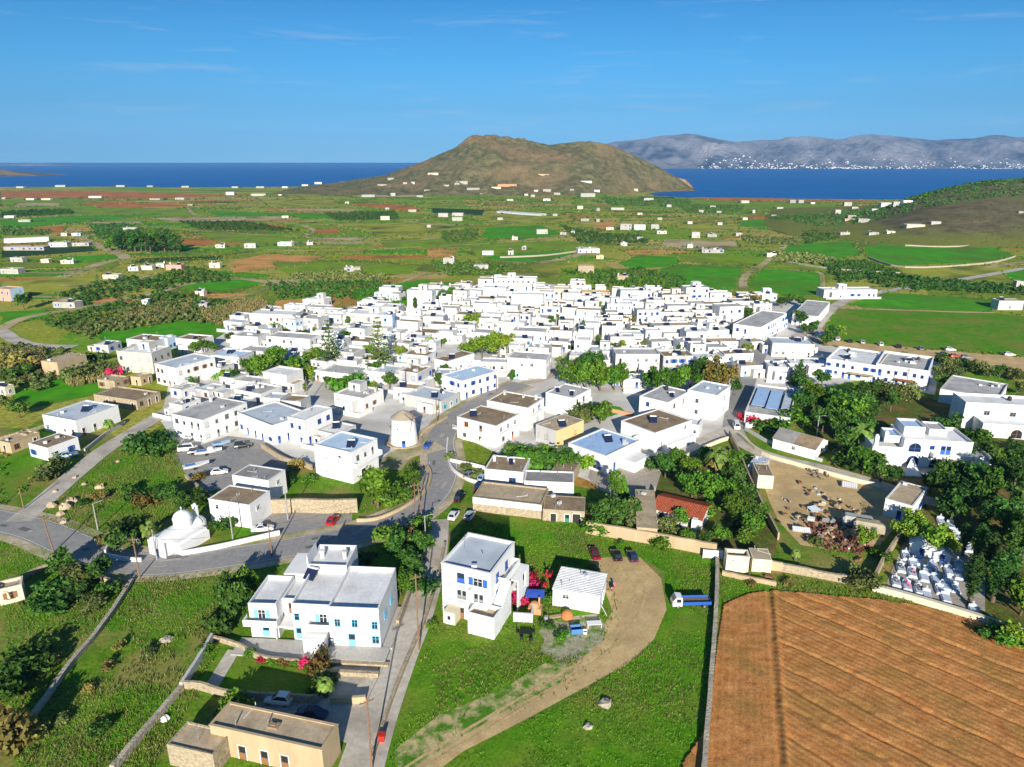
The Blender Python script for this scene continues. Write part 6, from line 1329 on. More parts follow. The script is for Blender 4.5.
norfolk(380, 369, 52, 'taller Norfolk pine with bright top beside the grey roofed houses', 'pine')
norfolk(583, 337, 17, 'small tiered pine among the far white houses', 'broad')
norfolk(622, 500, 26, 'slender young tiered pine on the paved court edge', 'broad')
# palms
def palm(px, py, hpx, label, dead=True):
    g = at(px, py); h = hpx / (ppm(py) * .96); o = thing('palm_tree', (g.x, g.y, 0), 0, cat='palm', group='palm trees', label=label)
    b = MB()
    b.tube((0, 0, -.3), (.1, 0, h * .45), .38, .3, 9); b.tube((.1, 0, h * .45), (0, 0, h * .72), .3, .34, 9); b.build('trunk', BARK, o)
    for nm_, mt, a0, a1, n, L in (('crown', LEAF['palm'], -5, 75, 46, h * .42), ('dead_fronds', LEAF['dry'], -75, -30, 26, h * .36)):
        if nm_ == 'dead_fronds' and not dead: continue
        b = MB()
        for i in range(n):
            az = 2 * math.pi * i / n * 2.6; el = R(rnd.uniform(a0, a1)); d = Vector((math.cos(az), math.sin(az), 0)); s = Vector((-math.sin(az), math.cos(az), 0)); prev = None
            for j in range(6):
                t = j / 5; e = el - t * t * .9; p = Vector((0, 0, h * .74)) + d * (L * t * math.cos(el * .7)) + Vector((0, 0, L * t * math.sin(e)))
                wd = .1 + .55 * math.sin(math.pi * min(1, t * .85 + .1)) * L / 2.5
                cur = (p + s * wd - Vector((0, 0, wd * .35)), p, p - s * wd - Vector((0, 0, wd * .35)))
                if prev: b.add([*prev, *cur], [(0, 1, 4, 3), (1, 2, 5, 4)])
                prev = cur
        b.build(nm_, mt, o)
palm(716, 478, 33, 'shaggy fan palm with a skirt of dead fronds in the orchard')
palm(861, 452, 30, 'shaggy palm with brown skirt in the dark grove beside the arched villa')
palm(318, 425, 9, 'tiny palm beside a white wall in the village', False); palm(110, 432, 13, 'young palm at the roadside before the white roof terrace', False)
palm(150, 542, 22, 'low spiky palm behind the chapel forecourt wall', False); palm(795, 560, 12, 'dried brown palm beside the stone hut in the walls', True)
palm(326, 697, 22, 'cactus-like spiky plant at the lawn corner of the villa', False)
# ---------------------------------------------------------------- uncountable growth
def scrub(name, pts, m, size, n=10, z=None, seed=0, hts=None):
    """one mass of low bushes"""
    g = np.random.default_rng(seed); k = len(pts)
    rad = size * (.5 + .9 * g.random(k)) if hts is None else hts
    idx = np.repeat(np.arange(k), n); N = len(idx)
    d = g.normal(size=(N, 3)); d /= np.linalg.norm(d, axis=1)[:, None]; d[:, 2] = np.abs(d[:, 2])
    zz = np.zeros(k) if z is None else z
    Pp = np.stack([pts[idx, 0], pts[idx, 1], zz[idx]], 1) + d * rad[idx][:, None] * np.array([1.1, 1.1, .95]) * (.55 + .5 * g.random(N))[:, None]
    nrm = d + g.normal(size=(N, 3)) * .4; nrm /= np.linalg.norm(nrm, axis=1)[:, None]
    a = np.cross(nrm, g.normal(size=(N, 3))); a /= np.linalg.norm(a, axis=1)[:, None]; b_ = np.cross(nrm, a)
    s = (rad[idx] * .48 * (.6 + .7 * g.random(N)))[:, None]
    Q = np.stack([Pp - a * s, Pp - b_ * s * .8, Pp + a * s, Pp + b_ * s * .8], 1).reshape(-1, 3)
    return kind(link(name, np_mesh(name, Q, np.arange(N * 4).reshape(N, 4), m)), 'stuff')
hx, hy = [], []
def edge_pts(P_, step, jit, p=.7):
    out = []
    for i in range(len(P_)):
        a, b_ = P_[i], P_[(i + 1) % len(P_)]; L = (b_ - a).length
        if rnd.random() > p: continue
        for j in range(int(L / step)): q = a.lerp(b_, j * step / L); out.append((q.x + rnd.uniform(-jit, jit), q.y + rnd.uniform(-jit, jit)))
    return out
def avoid(p, r=1.0):
    ok = np.ones(len(p), bool)
    for x, y, rr, _ in HOUSES: ok &= (p[:, 0] - x) ** 2 + (p[:, 1] - y) ** 2 > (rr * 1.05 + r) ** 2
    return p[ok]
field_outlines = []
for fm, fp, P_ in FIELD_POLYS:
    # hedges follow the outline's corners
    corners = [at(*q) for q in fp]; field_outlines.append(np.array([(q.x, q.y) for q in corners]))
hedge = []; NF = len(far_fields)
for fm, fp, P_ in FIELD_POLYS:
    corners = [at(*q) for q in fp]
    L_ = max((a - b_).length for a in corners for b_ in corners)
    hedge += edge_pts(corners, max(1.6, corners[0].y / 260), 1.2, .62)
for i in range(420):
    Y_ = 360 * (1500 / 360) ** rnd.random(); X_ = rnd.uniform(-.78, .78) * Y_; a_ = R(rnd.gauss(6, 10)); L_ = rnd.uniform(60, 240); st_ = max(1.8, Y_ / 240)
    pts_ = np.array([(X_ + j * st_ * math.cos(a_) + rnd.uniform(-1, 1), Y_ + j * st_ * math.sin(a_) + rnd.uniform(-1, 1)) for j in range(int(L_ / st_))])
    pts_ = pts_[~inpoly(pts_, np.array([(q.x, q.y) for q in [at(*c) for c in [(0,560),(150,420),(90,345),(220,310),(395,280),(540,270),(800,285),(1024,300),(1024,767),(0,767)]]])) & inpoly(pts_, np.array([(q.x, q.y) for q in land]))]
    for o in field_outlines[:NF]:
        if len(pts_): pts_ = pts_[~inpoly(pts_, o)]
    hedge += [tuple(q) for q in pts_]
hedge = avoid(np.array(hedge)); sz = np.clip(hedge[:, 1] / 650, .7, 1.9)
half = nr.random(len(hedge)) < .6
scrub('hedgerow', hedge[half], LEAF['broad'], 1, 9, seed=1, hts=sz[half] * (.5 + .8 * nr.random(half.sum())))
scrub('hedgerow', hedge[~half], LEAF['dry'], 1, 9, seed=2, hts=sz[~half] * (.4 + .7 * nr.random((~half).sum())))
# gardens round the far houses
fh = np.array([(x + a_, y + b_) for x, y, r_, o in HOUSES if y > 420 for a_, b_ in [(rnd.uniform(-1.8, 1.8) * r_ * 1.3 + rnd.choice([-1, 1]) * r_, rnd.uniform(-.6, 2.2) * r_) for _ in range(7)]])
fh = avoid(fh, .3); scrub('garden_shrubbery', fh, LEAF['dark'], 1, 9, seed=12, hts=np.clip(fh[:, 1] / 480, .9, 3.0) * (.5 + .7 * nr.random(len(fh))))
# scattered maquis over the plain between the fields
def plain_pts(n, y0, y1, seed):
    g = np.random.default_rng(seed); y = y0 * (y1 / y0) ** g.random(n); x = (g.random(n) * 1.16 - .58) * y * 1.55
    p = np.stack([x, y], 1); nse = fnoise(x, y, 17 + seed, 3, 1 / 90.); p = p[nse > -.05]
    ok = np.ones(len(p), bool)
    for o in field_outlines: ok &= ~inpoly(p, o)
    ok &= ~inpoly(p, np.array([(q.x, q.y) for q in [at(*c) for c in [(0,560),(150,420),(90,345),(220,310),(395,280),(540,270),(800,285),(1024,370),(1024,767),(0,767)]]]))
    p = p[ok]; return avoid(p)
land_a = np.array([(q.x, q.y) for q in land])
p = plain_pts(5200, 330, 1650, 3); p = p[inpoly(p, land_a)]; scrub('maquis', p, LEAF['dark'], 1, 8, seed=3, hts=np.clip(p[:, 1] / 420, .8, 3.0) * (.4 + .8 * nr.random(len(p))))
p = plain_pts(2600, 330, 1650, 4); p = p[inpoly(p, land_a)]; scrub('maquis', p, LEAF['dry'], 1, 8, seed=4, hts=np.clip(p[:, 1] / 450, .7, 2.6) * (.35 + .7 * nr.random(len(p))))
p = plain_pts(2000, 330, 1300, 5); p = p[inpoly(p, land_a)]; scrub('maquis', p, LEAF['olive'], 1, 8, seed=5, hts=np.clip(p[:, 1] / 420, .8, 2.6) * (.4 + .7 * nr.random(len(p))))
# olive groves planted in rows on the left plain and above the village
def grove(pix, step, m, r, seed, ang=14, jit=.6):
    poly = np.array([(q.x, q.y) for q in [at(*c) for c in pix]]); lo, hi = poly.min(0), poly.max(0); c = (lo + hi) / 2; L = np.linalg.norm(hi - lo)
    k = int(L / step) + 2; i, j = np.meshgrid(np.arange(-k // 2, k // 2), np.arange(-k // 2, k // 2)); a = R(ang)
    x = c[0] + (i * math.cos(a) - j * math.sin(a)).ravel() * step; y = c[1] + (i * math.sin(a) + j * math.cos(a)).ravel() * step
    g = np.random.default_rng(seed); p = np.stack([x, y], 1) + g.normal(size=(len(x), 2)) * jit; p = p[inpoly(p, poly)]; p = avoid(p, 1)
    return scrub('olive_grove', p, m, r, 26, z=np.full(len(p), .7), seed=seed)
GRV = [([(35,322),(110,304),(160,292),(230,302),(232,318),(150,308),(60,330)],4.2,'dark',1.5),([(130,288),(180,268),(228,274),(232,282),(190,284),(165,290)],4.5,'dark',1.7),([(60,296),(95,283),(140,276),(140,292),(75,308)],4.5,'dark',1.7),
 ([(262,284),(330,283),(380,281),(400,290),(350,300),(280,300)],4.6,'dark',1.6),([(60,330),(150,306),(230,318),(232,328),(180,322),(100,334),(90,342)],3.8,'olive',1.5),([(0,345),(60,350),(80,360),(45,385),(0,390)],3.4,'olive',1.6),
 ([(285,276),(345,270),(390,276),(385,282),(300,284)],5,'olive',1.8),([(325,214),(395,212),(400,219),(335,221)],6,'dark',2.2),([(440,232),(478,230),(480,240),(445,244)],6,'dark',2),([(430,262),(480,262),(520,268),(500,276),(440,276)],5,'dark',1.8),([(560,272),(640,270),(690,278),(680,290),(600,288)],5,'dark',1.7),
 ([(560,226),(600,234),(640,236),(650,244),(580,244)],6,'dark',2),([(675,205),(745,206),(740,212),(690,214)],8,'dark',2.4),([(600,198),(690,200),(690,206),(610,206)],9,'dark',2.6),([(740,236),(800,240),(800,246),(745,244)],6,'olive',2),([(800,225),(840,228),(838,240),(806,244)],6,'dark',2.4),([(770,252),(835,258),(835,266),(775,262)],5,'olive',2),
 ([(860,272),(1000,286),(1040,290),(1040,297),(880,288)],4.8,'dark',1.9),([(820,262),(870,262),(905,276),(840,284)],5,'dark',2),([(900,228),(980,240),(1000,246),(905,240)],7,'olive',2.2),([(0,226),(60,232),(40,236),(0,236)],7,'dark',2),([(0,212),(70,209),(75,214),(0,218)],7,'dark',2.1),([(180,222),(245,222),(300,231),(200,230)],6,'dark',2.0),([(90,226),(125,224),(150,232),(100,240)],5,'dark',2.1)]
for i, (px_, st_, lf, r_) in enumerate(GRV): grove(px_, st_, LEAF[lf], r_ * .8, 40 + i, ang=14 + 10 * (i % 4))
# wood along the ridge of the right hill, low scrub on both hills
def on_hill(n, fn, box, cond, seed):
    g = np.random.default_rng(seed); x = box[0] + g.random(n) * (box[1] - box[0]); y = box[2] + g.random(n) * (box[3] - box[2]); z = fn(x, y); ok = (z > 1.0) & cond(x, y, z)
    return np.stack([x, y], 1)[ok], z[ok]
p, z = on_hill(7000, righthill, (330, 1200, 740, 1000), lambda x, y, z: (y > 790) & (y < 940), 6); scrub('woodland', p, LEAF['dark'], 1.7, 12, z, 6)
p, z = on_hill(1500, righthill, (420, 1200, 780, 1000), lambda x, y, z: (y > 850), 7); scrub('woodland', p, LEAF['broad'], 1.9, 12, z, 7)
p, z = on_hill(2600, righthill, (400, 1100, 600, 830), lambda x, y, z: fnoise(x, y, 8, 3, 1 / 40.) > -.1, 8); scrub('hill_scrub', p, leafmat('heath_leaf', (.1, .075, .05), (.14, .11, .06)), .8, 5, z, 8)
p, z = on_hill(7000, kefalos, (kprof[0][0], kprof[-1][0], KY - 350, KY + 30), lambda x, y, z: fnoise(x, y, 11, 3, 1 / 120.) > -.25, 9); scrub('hill_scrub', p, LEAF['olive'], 1.6, 4, z, 9)
# reeds at the left and behind the village
reed = leafmat('reed_leaf', (.17, .17, .05), (.26, .22, .09))
def reeds(pix, dens, h, seed):
    poly = [at(*c) for c in pix]; p = avoid(sample(poly, dens), .5); g = np.random.default_rng(seed); k = len(p); n = 5
    idx = np.repeat(np.arange(k), n); N = k * n; b_ = np.concatenate([p[idx] + g.normal(size=(N, 2)) * .3, np.zeros((N, 1))], 1); t = b_ + np.concatenate([g.normal(size=(N, 2)) * .35, (h * (.7 + .5 * g.random(N)))[:, None]], 1)
    a = g.random(N) * 6.28; s = np.stack([np.cos(a), np.sin(a), a * 0], 1) * .16; mid = b_ * .45 + t * .55 + g.normal(size=(N, 3)) * .1
    Q = np.stack([b_ - s * .4, b_ + s * .4, mid + s * 1.2, t, mid - s * 1.2], 1).reshape(-1, 3); i = np.arange(N)[:, None] * 5
    kind(link('reeds', np_mesh('reeds', Q, np.concatenate([np.concatenate([i, i + 1, i + 2, i + 4], 1), np.concatenate([i + 4, i + 2, i + 3, i + 3], 1)])[:N], reed)), 'stuff')
reeds([(0,352),(45,350),(46,366),(30,384),(0,378)], 1.2, 3.2, 1); reeds([(60,378),(115,370),(122,380),(70,388)], 1.0, 3.0, 2); reeds([(200,310),(262,298),(270,308),(225,328),(205,322)], .8, 2.6, 3); reeds([(110,312),(190,300),(205,308),(150,322)], .6, 2.2, 4)
# grass tufts over the near plots
tuft = leafmat('grass_blade', (.06, .22, .006), (.17, .28, .022), isl=.35, scale=.13)
tuft2 = leafmat('grass_straw', (.13, .17, .03), (.24, .21, .07), isl=.3, scale=.2)
def tufts(name, polys, dens, h, m, seed, cond=None):
    g = np.random.default_rng(seed); p = np.concatenate([sample(q, dens) for q in polys])
    if cond is not None: p = p[cond(p)]
    p = p[(np.abs(p[:, 0]) < p[:, 1] * .75 + 10)]; p = avoid(p, .2)
    k = len(p); n = 4; idx = np.repeat(np.arange(k), n); N = k * n
    b_ = np.concatenate([p[idx] + g.normal(size=(N, 2)) * .13, np.full((N, 1), .02)], 1); t = b_ + np.concatenate([g.normal(size=(N, 2)) * .13, (h * (.5 + .8 * g.random(N)))[:, None]], 1)
    a = g.random(N) * 6.28; s = np.stack([np.cos(a), np.sin(a), a * 0], 1) * (.05 + .05 * g.random(N))[:, None]
    Q = np.stack([b_ - s, b_ + s, t], 1).reshape(-1, 3)
    kind(link(name, np_mesh(name, Q, np.arange(N * 3).reshape(N, 3), m)), 'stuff')
BLOCK = [np.array([(q.x, q.y) for q in [at(*c) for c in poly]]) for poly in ([(392,752),(440,715),(500,690),(545,664),(575,668),(560,684),(500,715),(440,752),(400,775)], [(588,559),(612,557),(640,557),(660,578),(666,610),(654,640),(628,664),(580,690),(525,720),(465,752),(405,795),(385,790),(430,752),(500,712),(560,676),(603,642),(620,612),(614,590),(606,575)], [(540,614),(592,608),(610,622),(600,650),(560,660),(530,645)])]
offroad = lambda p: (~np.any([inpoly(p, q) for q in BLOCK], 0) | (nr.random(len(p)) < .05)) & (np.min(np.stack([np.hypot(p[:, 0] - a, p[:, 1] - b_) for a, b_ in LANE_PTS]), 0) > 3.3)
LANE_PTS = [(q.x, q.y) for q in smooth_line([at(*c) for c in MAIN], 5)] + [(q.x, q.y) for c in ([(436,520),(433,560),(420,610),(400,660),(375,725),(352,800)], [(18,522),(45,500),(75,474),(105,450),(135,431),(168,411)]) for q in smooth_line([at(*d) for d in c], 8)]
tufts('grass', GRASS_POLYS, 8.0, .2, tuft, 1, lambda p: offroad(p) & (fnoise(p[:, 0], p[:, 1], 61, 3, 1 / 9.) + .25 * nr.random(len(p)) > -.12))
tufts('grass', GRASS_POLYS, 3.0, .3, tuft2, 3, lambda p: offroad(p) & (fnoise(p[:, 0], p[:, 1], 63, 3, 1 / 12.) > .14))
tufts('grass', [GRASS_POLYS[1], GRASS_POLYS[2], GRASS_POLYS[3], GRASS_POLYS[5]], 3.0, .42, tuft2, 2, lambda p: offroad(p) & (fnoise(p[:, 0], p[:, 1], 31, 3, 1 / 7.) > .0))
# ================================================================ WALLS AND FENCES
DRYW = mat('dry_stone', (.3, .26, .2), (.52, .46, .36), 2.6, .95, bump=1.0, detail=3, c3=(.42, .36, .27), scale3=.6, spec=.08)
def wallrun(pix, h, t, m, label, rough=.06, smooth=True, name='garden_wall', cat='wall', top=None, step=1.6):
    Pq = [at(*q) for q in pix]
    if smooth and len(Pq) > 2: Pq = smooth_line(Pq, 4)
    pts = []
    for i in range(len(Pq) - 1):
        L = (Pq[i + 1] - Pq[i]).length; k = max(1, int(L / step))
        for j in range(k): pts.append(Pq[i].lerp(Pq[i + 1], j / k))
    pts.append(Pq[-1]); n = len(pts)
    b = MB(); Vv = []; 
    for i, p in enumerate(pts):
        d = pts[min(i + 1, n - 1)] - pts[max(i - 1, 0)]; d.normalize(); s = Vector((-d.y, d.x, 0)) * (t / 2)
        hh = h + rnd.uniform(-rough, rough) * h * 1.5; j = Vector((rnd.uniform(-rough, rough), rnd.uniform(-rough, rough), 0)) * t
        for q, z in ((p - s, -.3), (p - s * .92 + j, hh), (p + s * .92 + j, hh + rnd.uniform(-rough, rough) * .3), (p + s, -.3)): Vv.append((q.x, q.y, z))
    fs = []
    for i in range(n - 1):
        a, c = 4 * i, 4 * i + 4
        fs += [(a, c, c + 1, a + 1), (a + 1, c + 1, c + 2, a + 2), (a + 2, c + 2, c + 3, a + 3)]
    fs += [(0, 1, 2, 3), (4 * n - 1, 4 * n - 2, 4 * n - 3, 4 * n - 4)]
    b.add(Vv, fs); o = b.build(name, m); bm = bmesh.new(); bm.from_mesh(o.data); bmesh.ops.recalc_face_normals(bm, faces=bm.faces); bm.to_mesh(o.data); bm.free()
    tag(o, None, cat, 'walls around plots and lanes', label); return o
WW, WST, WT = W['white'], W['stone'], W['tan']
wallrun([(132,582),(118,605),(95,637),(66,672),(44,704),(15,738),(-15,770)], .8, .7, DRYW, 'tumbledown grey dry stone wall running down the green slope below the chapel')
wallrun([(113,772),(150,728),(182,690)], 1.0, .7, DRYW, 'pale dry stone wall descending from the villa garden to the photo edge')
wallrun([(182,690),(200,662),(213,640)], 1.3, .5, WW, 'white rendered garden wall on the outer side of the villa lawn', .01)
wallrun([(182,688),(203,690),(225,697),(262,700),(300,702),(318,703)], 1.3, .45, WST, 'low stone wall along the front of the villa lawn', .02)
wallrun([(213,640),(240,648),(262,660),(300,664)], .9, .4, WST, 'short stone wall under the villa planting bed', .02)
wallrun([(717,562),(716,605),(711,680),(702,790)], 1.1, .7, DRYW, 'long grey dry stone wall between the green meadow and ploughed field')
wallrun([(586,533),(635,541),(680,549),(716,556)], 2.6, .6, WT, 'tall tan wall behind the three parked dark cars', .02)
wallrun([(716,556),(735,564),(760,568),(782,571)], 1.8, .5, WT, 'tan wall enclosing the small pen beside the white gate', .03)
wallrun([(782,571),(815,577),(852,584)], 1.5, .6, WST, 'rough stone wall between the weedy yard and field strip', .06)
wallrun([(722,575),(745,580),(776,586)], .9, .5, WT, 'low broken tan wall in the weeds above the ploughed field', .05)
wallrun([(872,590),(910,600),(950,612),(1000,628),(1060,650)], 1.2, .9, W['cream'], 'long pale concrete wall between cemetery and ploughed field', .01)
wallrun([(872,586),(882,565),(895,545),(903,534)], 1.6, .5, WST, 'slanting stone wall at the junkyard side of the cemetery', .03)
wallrun([(181,556),(215,550),(250,542),(280,535)], 1.1, .35, WW, 'white roadside wall between chapel and the car park mouth', .005)
wallrun([(106,556),(112,545),(122,538),(140,545)], 1.3, .35, WW, 'white wall around the chapel forecourt', .005)
wallrun([(106,557),(125,561),(142,562)], .9, .35, WW, 'low white wall with gaps in front of the chapel forecourt', .005)
wallrun([(271,513),(300,512),(330,513),(358,512)], 3.2, .7, WST, 'tall stone retaining wall behind the roadside car park', .01)
wallrun([(357,522),(378,520),(405,508),(425,492),(431,478),(428,468)], .8, .5, WT, 'curved tan parapet along the inside of the road bend', .01)
wallrun([(448,440),(447,455),(452,470),(466,480),(478,484)], .9, .4, WW, 'curved white wall along the outside of the road bend', .01)
wallrun([(450,462),(470,466),(486,470)], 1.0, .3, WW, 'short white garden wall below the balcony corner house', .01)
wallrun([(447,418),(435,425),(422,432),(416,440)], .7, .5, WT, 'low tan kerb wall beside the windmill apron', .01)
wallrun([(445,545),(437,580),(425,620),(408,660),(392,700),(372,760)], .7, .5, WST, 'low stone wall on the meadow side of the concrete lane', .04)
wallrun([(425,538),(420,570),(408,600),(398,628)], 1.5, .5, WST, 'stone wall between villa shrubs and the concrete lane', .03)
wallrun([(330,703),(352,703),(366,702)], 1.1, .5, WT, 'short tan wall end at the villa parking court', .02)
wallrun([(740,437),(762,455),(800,467),(850,481),(880,488)], 1.1, .45, W['cream'], 'pale wall on the yard side of the concrete lane', .01)
wallrun([(745,430),(770,444),(800,455),(822,462)], .9, .4, WW, 'white wall below the gabled barn', .01)
wallrun([(745,428),(760,428),(775,432)], 1.6, .4, WW, 'white wall under the flowering shrubs by the blue awning house', .01)
wallrun([(729,436),(738,455),(748,480),(760,505),(778,540)], 1.7, .4, WST, 'grey stone wall between orchard and dirt yard', .03)
wallrun([(665,470),(690,456),(716,444),(728,440)], 1.1, .4, W['cream'], 'pale wall between orchard and the curving lane', .01)
wallrun([(48,568),(30,576),(5,592)], 1.0, .5, WST, 'stone wall leading to the small cream hut', .03)
wallrun([(62,566),(80,571),(100,580),(128,588)], .9, .5, WST, 'low wall behind the dark trees on the lower roadside', .03)
wallrun([(0,440),(30,432),(60,422),(75,416)], .9, .5, WST, 'stone wall above the shaded green plot', .05)
wallrun([(85,452),(105,436),(125,424)], .9, .3, WW, 'white wall in front of the white roof terrace', .01)
wallrun([(186,478),(200,490),(212,500)], 1.0, .5, WST, 'stone wall at the lower corner of the boat park', .04)
wallrun([(262,448),(285,462),(302,466),(312,470)], 1.4, .5, WST, 'stone wall between car park and the pale blue roof house', .03)
wallrun([(655,492),(652,500),(640,503)], 1.5, .4, W['cream'], 'short pale wall beside the tiled shed', .02)
wallrun([(600,440),(620,446),(640,452)], 1.3, .35, WW, 'white court wall beside the bright blue roof house', .01)
wallrun([(596,410),(615,413),(634,417)], 1.2, .4, W['orange'], 'terracotta wall behind the small green court', .02)
sheet('grass_ground', [(597,404),(620,407),(626,412),(612,416),(594,412)], CROP); sheet('grass_ground', [(184,548),(200,530),(250,526),(258,536),(225,545)], GRASS)
sheet('grass_ground', [(186,688),(214,648),(240,652),(262,664),(300,668),(325,690),(316,700),(262,697)], GRASS); sheet('path', [(203,690),(228,650),(240,652),(216,692)], CONC, z=.16)
# boundary rows of stones far off: one low wall per big field
for i, (pp, lb) in enumerate([([(786,262),(835,270),(900,274)], 'grey field wall below the bright green triangular field'), ([(868,258),(905,268),(985,264),(1015,257)], 'field wall along the upper edge of the second green field'), ([(905,246),(960,247),(1024,240)], 'field wall at the foot of the brown hillside'), ([(500,258),(545,256),(590,250)], 'pale roadside wall far behind the village')]):
    wallrun(pp, 1.2, .9, DRYW, lb, .05, step=6)
wallrun([(940,237.5),(970,232.5),(1000,229),(1010,227)], 2.0, 2.5, WW, 'long white terrace wall on the brown hillside', .01, step=8)
# ================================================================ VEHICLES
CARM = {}
def paint(n, c):
    if n not in CARM: CARM[n] = mat('car_paint_' + n, c, rough=.25, spec=.5)
    return CARM[n]
PAINT = {'white': (.78, .78, .78), 'silver': (.5, .52, .54), 'grey': (.2, .21, .22), 'black': (.012, .012, .015), 'dark blue': (.015, .03, .09), 'blue': (.03, .1, .4), 'red': (.42, .015, .02), 'dark red': (.14, .01, .02), 'pale blue': (.35, .5, .68)}
TYRE = mat('tyre_rubber', (.015, .015, .015)); RIM = mat('wheel_rim', (.5, .5, .52), rough=.3, metal=.7); LAMP = mat('lamp_glass', (.8, .8, .75), rough=.15, spec=.6); TAIL = mat('tail_lamp', (.45, .02, .02), rough=.2)
_car = {}
def loft(b, secs, mi=0):
    """secs: list of rings (same length) joined along the car"""
    k = len(secs[0]); vs = [p for s in secs for p in s]
    fs = [(j * k + i, j * k + (i + 1) % k, (j + 1) * k + (i + 1) % k, (j + 1) * k + i) for j in range(len(secs) - 1) for i in range(k)]
    fs += [tuple(range(k - 1, -1, -1)), tuple(range((len(secs) - 1) * k, len(secs) * k))]
    b.add(vs, fs, mi)
def ring(x, wl, wm, z0, zm, z1): return [(x, -wl, z0), (x, wl, z0), (x, wl + .04, z0 + .15), (x, wl + .05, zm), (x, wm, z1), (x, -wm, z1), (x, -wl - .05, zm), (x, -wl - .04, z0 + .15)]
def car_meshes(style):
    if style in _car: return _car[style]
    L = {'hatch': 3.9, 'sedan': 4.4, 'van': 4.8, 'suv': 4.4}[style]; h = L / 2; hi = {'hatch': 1.48, 'sedan': 1.42, 'van': 1.95, 'suv': 1.7}[style]; belt = .92 if style != 'van' else 1.15
    b = MB(); loft(b, [ring(-h, .68, .66, .35, .55, .72), ring(-h + .12, .76, .72, .25, .6, belt - .1), ring(-h * .55, .8, .75, .2, .65, belt), ring(0, .8, .76, .2, .65, belt), ring(h * .42, .8, .75, .2, .65, belt), ring(h - .35, .77, .7, .22, .6, belt - .17), ring(h - .05, .7, .62, .3, .52, belt - .32), ring(h, .62, .55, .36, .5, belt - .4)])
    x0, x1 = {'hatch': (-h + .1, h * .42), 'sedan': (-h * .62, h * .4), 'van': (-h + .06, h * .72), 'suv': (-h + .1, h * .42)}[style]; s0, s1 = {'hatch': (.45, .85), 'sedan': (.6, .8), 'van': (.12, .5), 'suv': (.3, .75)}[style]
    def cab(y, z, q): return [(x0 + s0 * q, -y, z), (x1 - s1 * q, -y, z), (x1 - s1 * q, y, z), (x0 + s0 * q, y, z)]
    A, T = cab(.74, belt - .02, 0), cab(.6, hi, 1); b.add(A + T, [(4, 5, 6, 7), (0, 1, 5, 4), (2, 3, 7, 6), (1, 2, 6, 5), (3, 0, 4, 7)])
    def inset(i, j, k, l, off, m=.1):
        Pq = [Vector(q) for q in (i, j, k, l)]; c = sum(Pq, Vector()) / 4; n = (Pq[1] - Pq[0]).cross(Pq[3] - Pq[0]).normalized()
        return [tuple(p.lerp(c, m) + n * off) for p in Pq]
    parts = {'body': b}
    w = MB(); w.add(inset(A[1], A[2], T[2], T[1], .012), [(0, 1, 2, 3)]); parts['windscreen'] = w
    w = MB(); w.add(inset(A[3], A[0], T[0], T[3], .012, .13), [(0, 1, 2, 3)]); parts['rear_window'] = w
    for s, (i, j, k, l) in ((0, (A[0], A[1], T[1], T[0])), (1, (A[2], A[3], T[3], T[2]))):
        w = MB(); w.add(inset(i, j, k, l, .012, .14), [(0, 1, 2, 3)]); parts['side_window' + str(s)] = w
    wh = MB(); wh.tube((0, -.1, 0), (0, .1, 0), .31, n=14); rimb = MB(); rimb.tube((0, -.112, 0), (0, .112, 0), .19, n=10)
    lm = MB(); lm.box(-.03, .02, -.17, .17, -.07, .08)
    _car[style] = (parts, wh.mesh('wheel', TYRE), rimb.mesh('rim', RIM), lm.mesh('headlight', LAMP), lm.mesh('tail_light', TAIL), h, belt, {}); return _car[style]
def car(px, py, ang, style, col, label, name='parked_car', cat='car'):
    parts, wh, rim, lm, tl, h, belt, cache = car_meshes(style); g = at(px, py)
    o = thing(name, (g.x, g.y, .17), R(ang), cat=cat, group='vehicles parked or driving in the village', label=label)
    if col not in cache: cache[col] = {k: b.mesh(k.rstrip('01'), paint(col, PAINT[col]) if k == 'body' else GLASS) for k, b in parts.items()}
    for k, me in cache[col].items(): link(k.rstrip('01'), me, o)
    for x in (-h * .6, h * .62):
        for y in (-.72, .72): q = link('wheel', wh, o, (x, y, .31)); link('rim', rim, q)
    for y in (-.5, .5): link('headlight', lm, o, (h - .12, y, belt - .3)); link('tail_light', tl, o, (-h + .02, y, belt - .25))
    return o
car(279, 703, 172, 'hatch', 'white', 'white hatchback on the shaded villa court beside the stone house roof')
car(312, 717, 165, 'sedan', 'dark blue', 'dark blue car half in shade on the villa court')
car(333, 523, 80, 'hatch', 'red', 'red car alone in the roadside car park under the stone wall'); car(263, 531, 12, 'sedan', 'white', 'white car tight behind the roadside wall at the car park mouth')
car(220, 474, 18, 'hatch', 'white', 'white car alone in the middle of the upper car park'); car(243, 448, 20, 'suv', 'black', 'black car at the top edge of the upper car park'); car(188, 451, 15, 'van', 'white', 'white van among the boats of the upper car park', 'parked_van', 'van'); car(196, 454, 18, 'hatch', 'black', 'small black car squeezed between white van and boat')
car(70, 457, 32, 'hatch', 'pale blue', 'pale blue car parked by the blue door of the low white house'); car(428, 447, 78, 'sedan', 'blue', 'blue car driving past the windmill')
car(460, 500, 75, 'suv', 'black', 'black car parked along the road bend above a white car'); car(454, 518, 75, 'hatch', 'white', 'white car at the lower end of the roadside row'); car(470, 518, 74, 'hatch', 'silver', 'silver car in shade against the wall behind the roadside row'); car(470, 477, 60, 'hatch', 'grey', 'grey car under the white bend wall'); car(483, 480, 70, 'hatch', 'pale blue', 'pale car beside the low brown roofed house wall'); car(480, 490, 72, 'suv', 'dark blue', 'dark car tucked behind the terrace block corner')
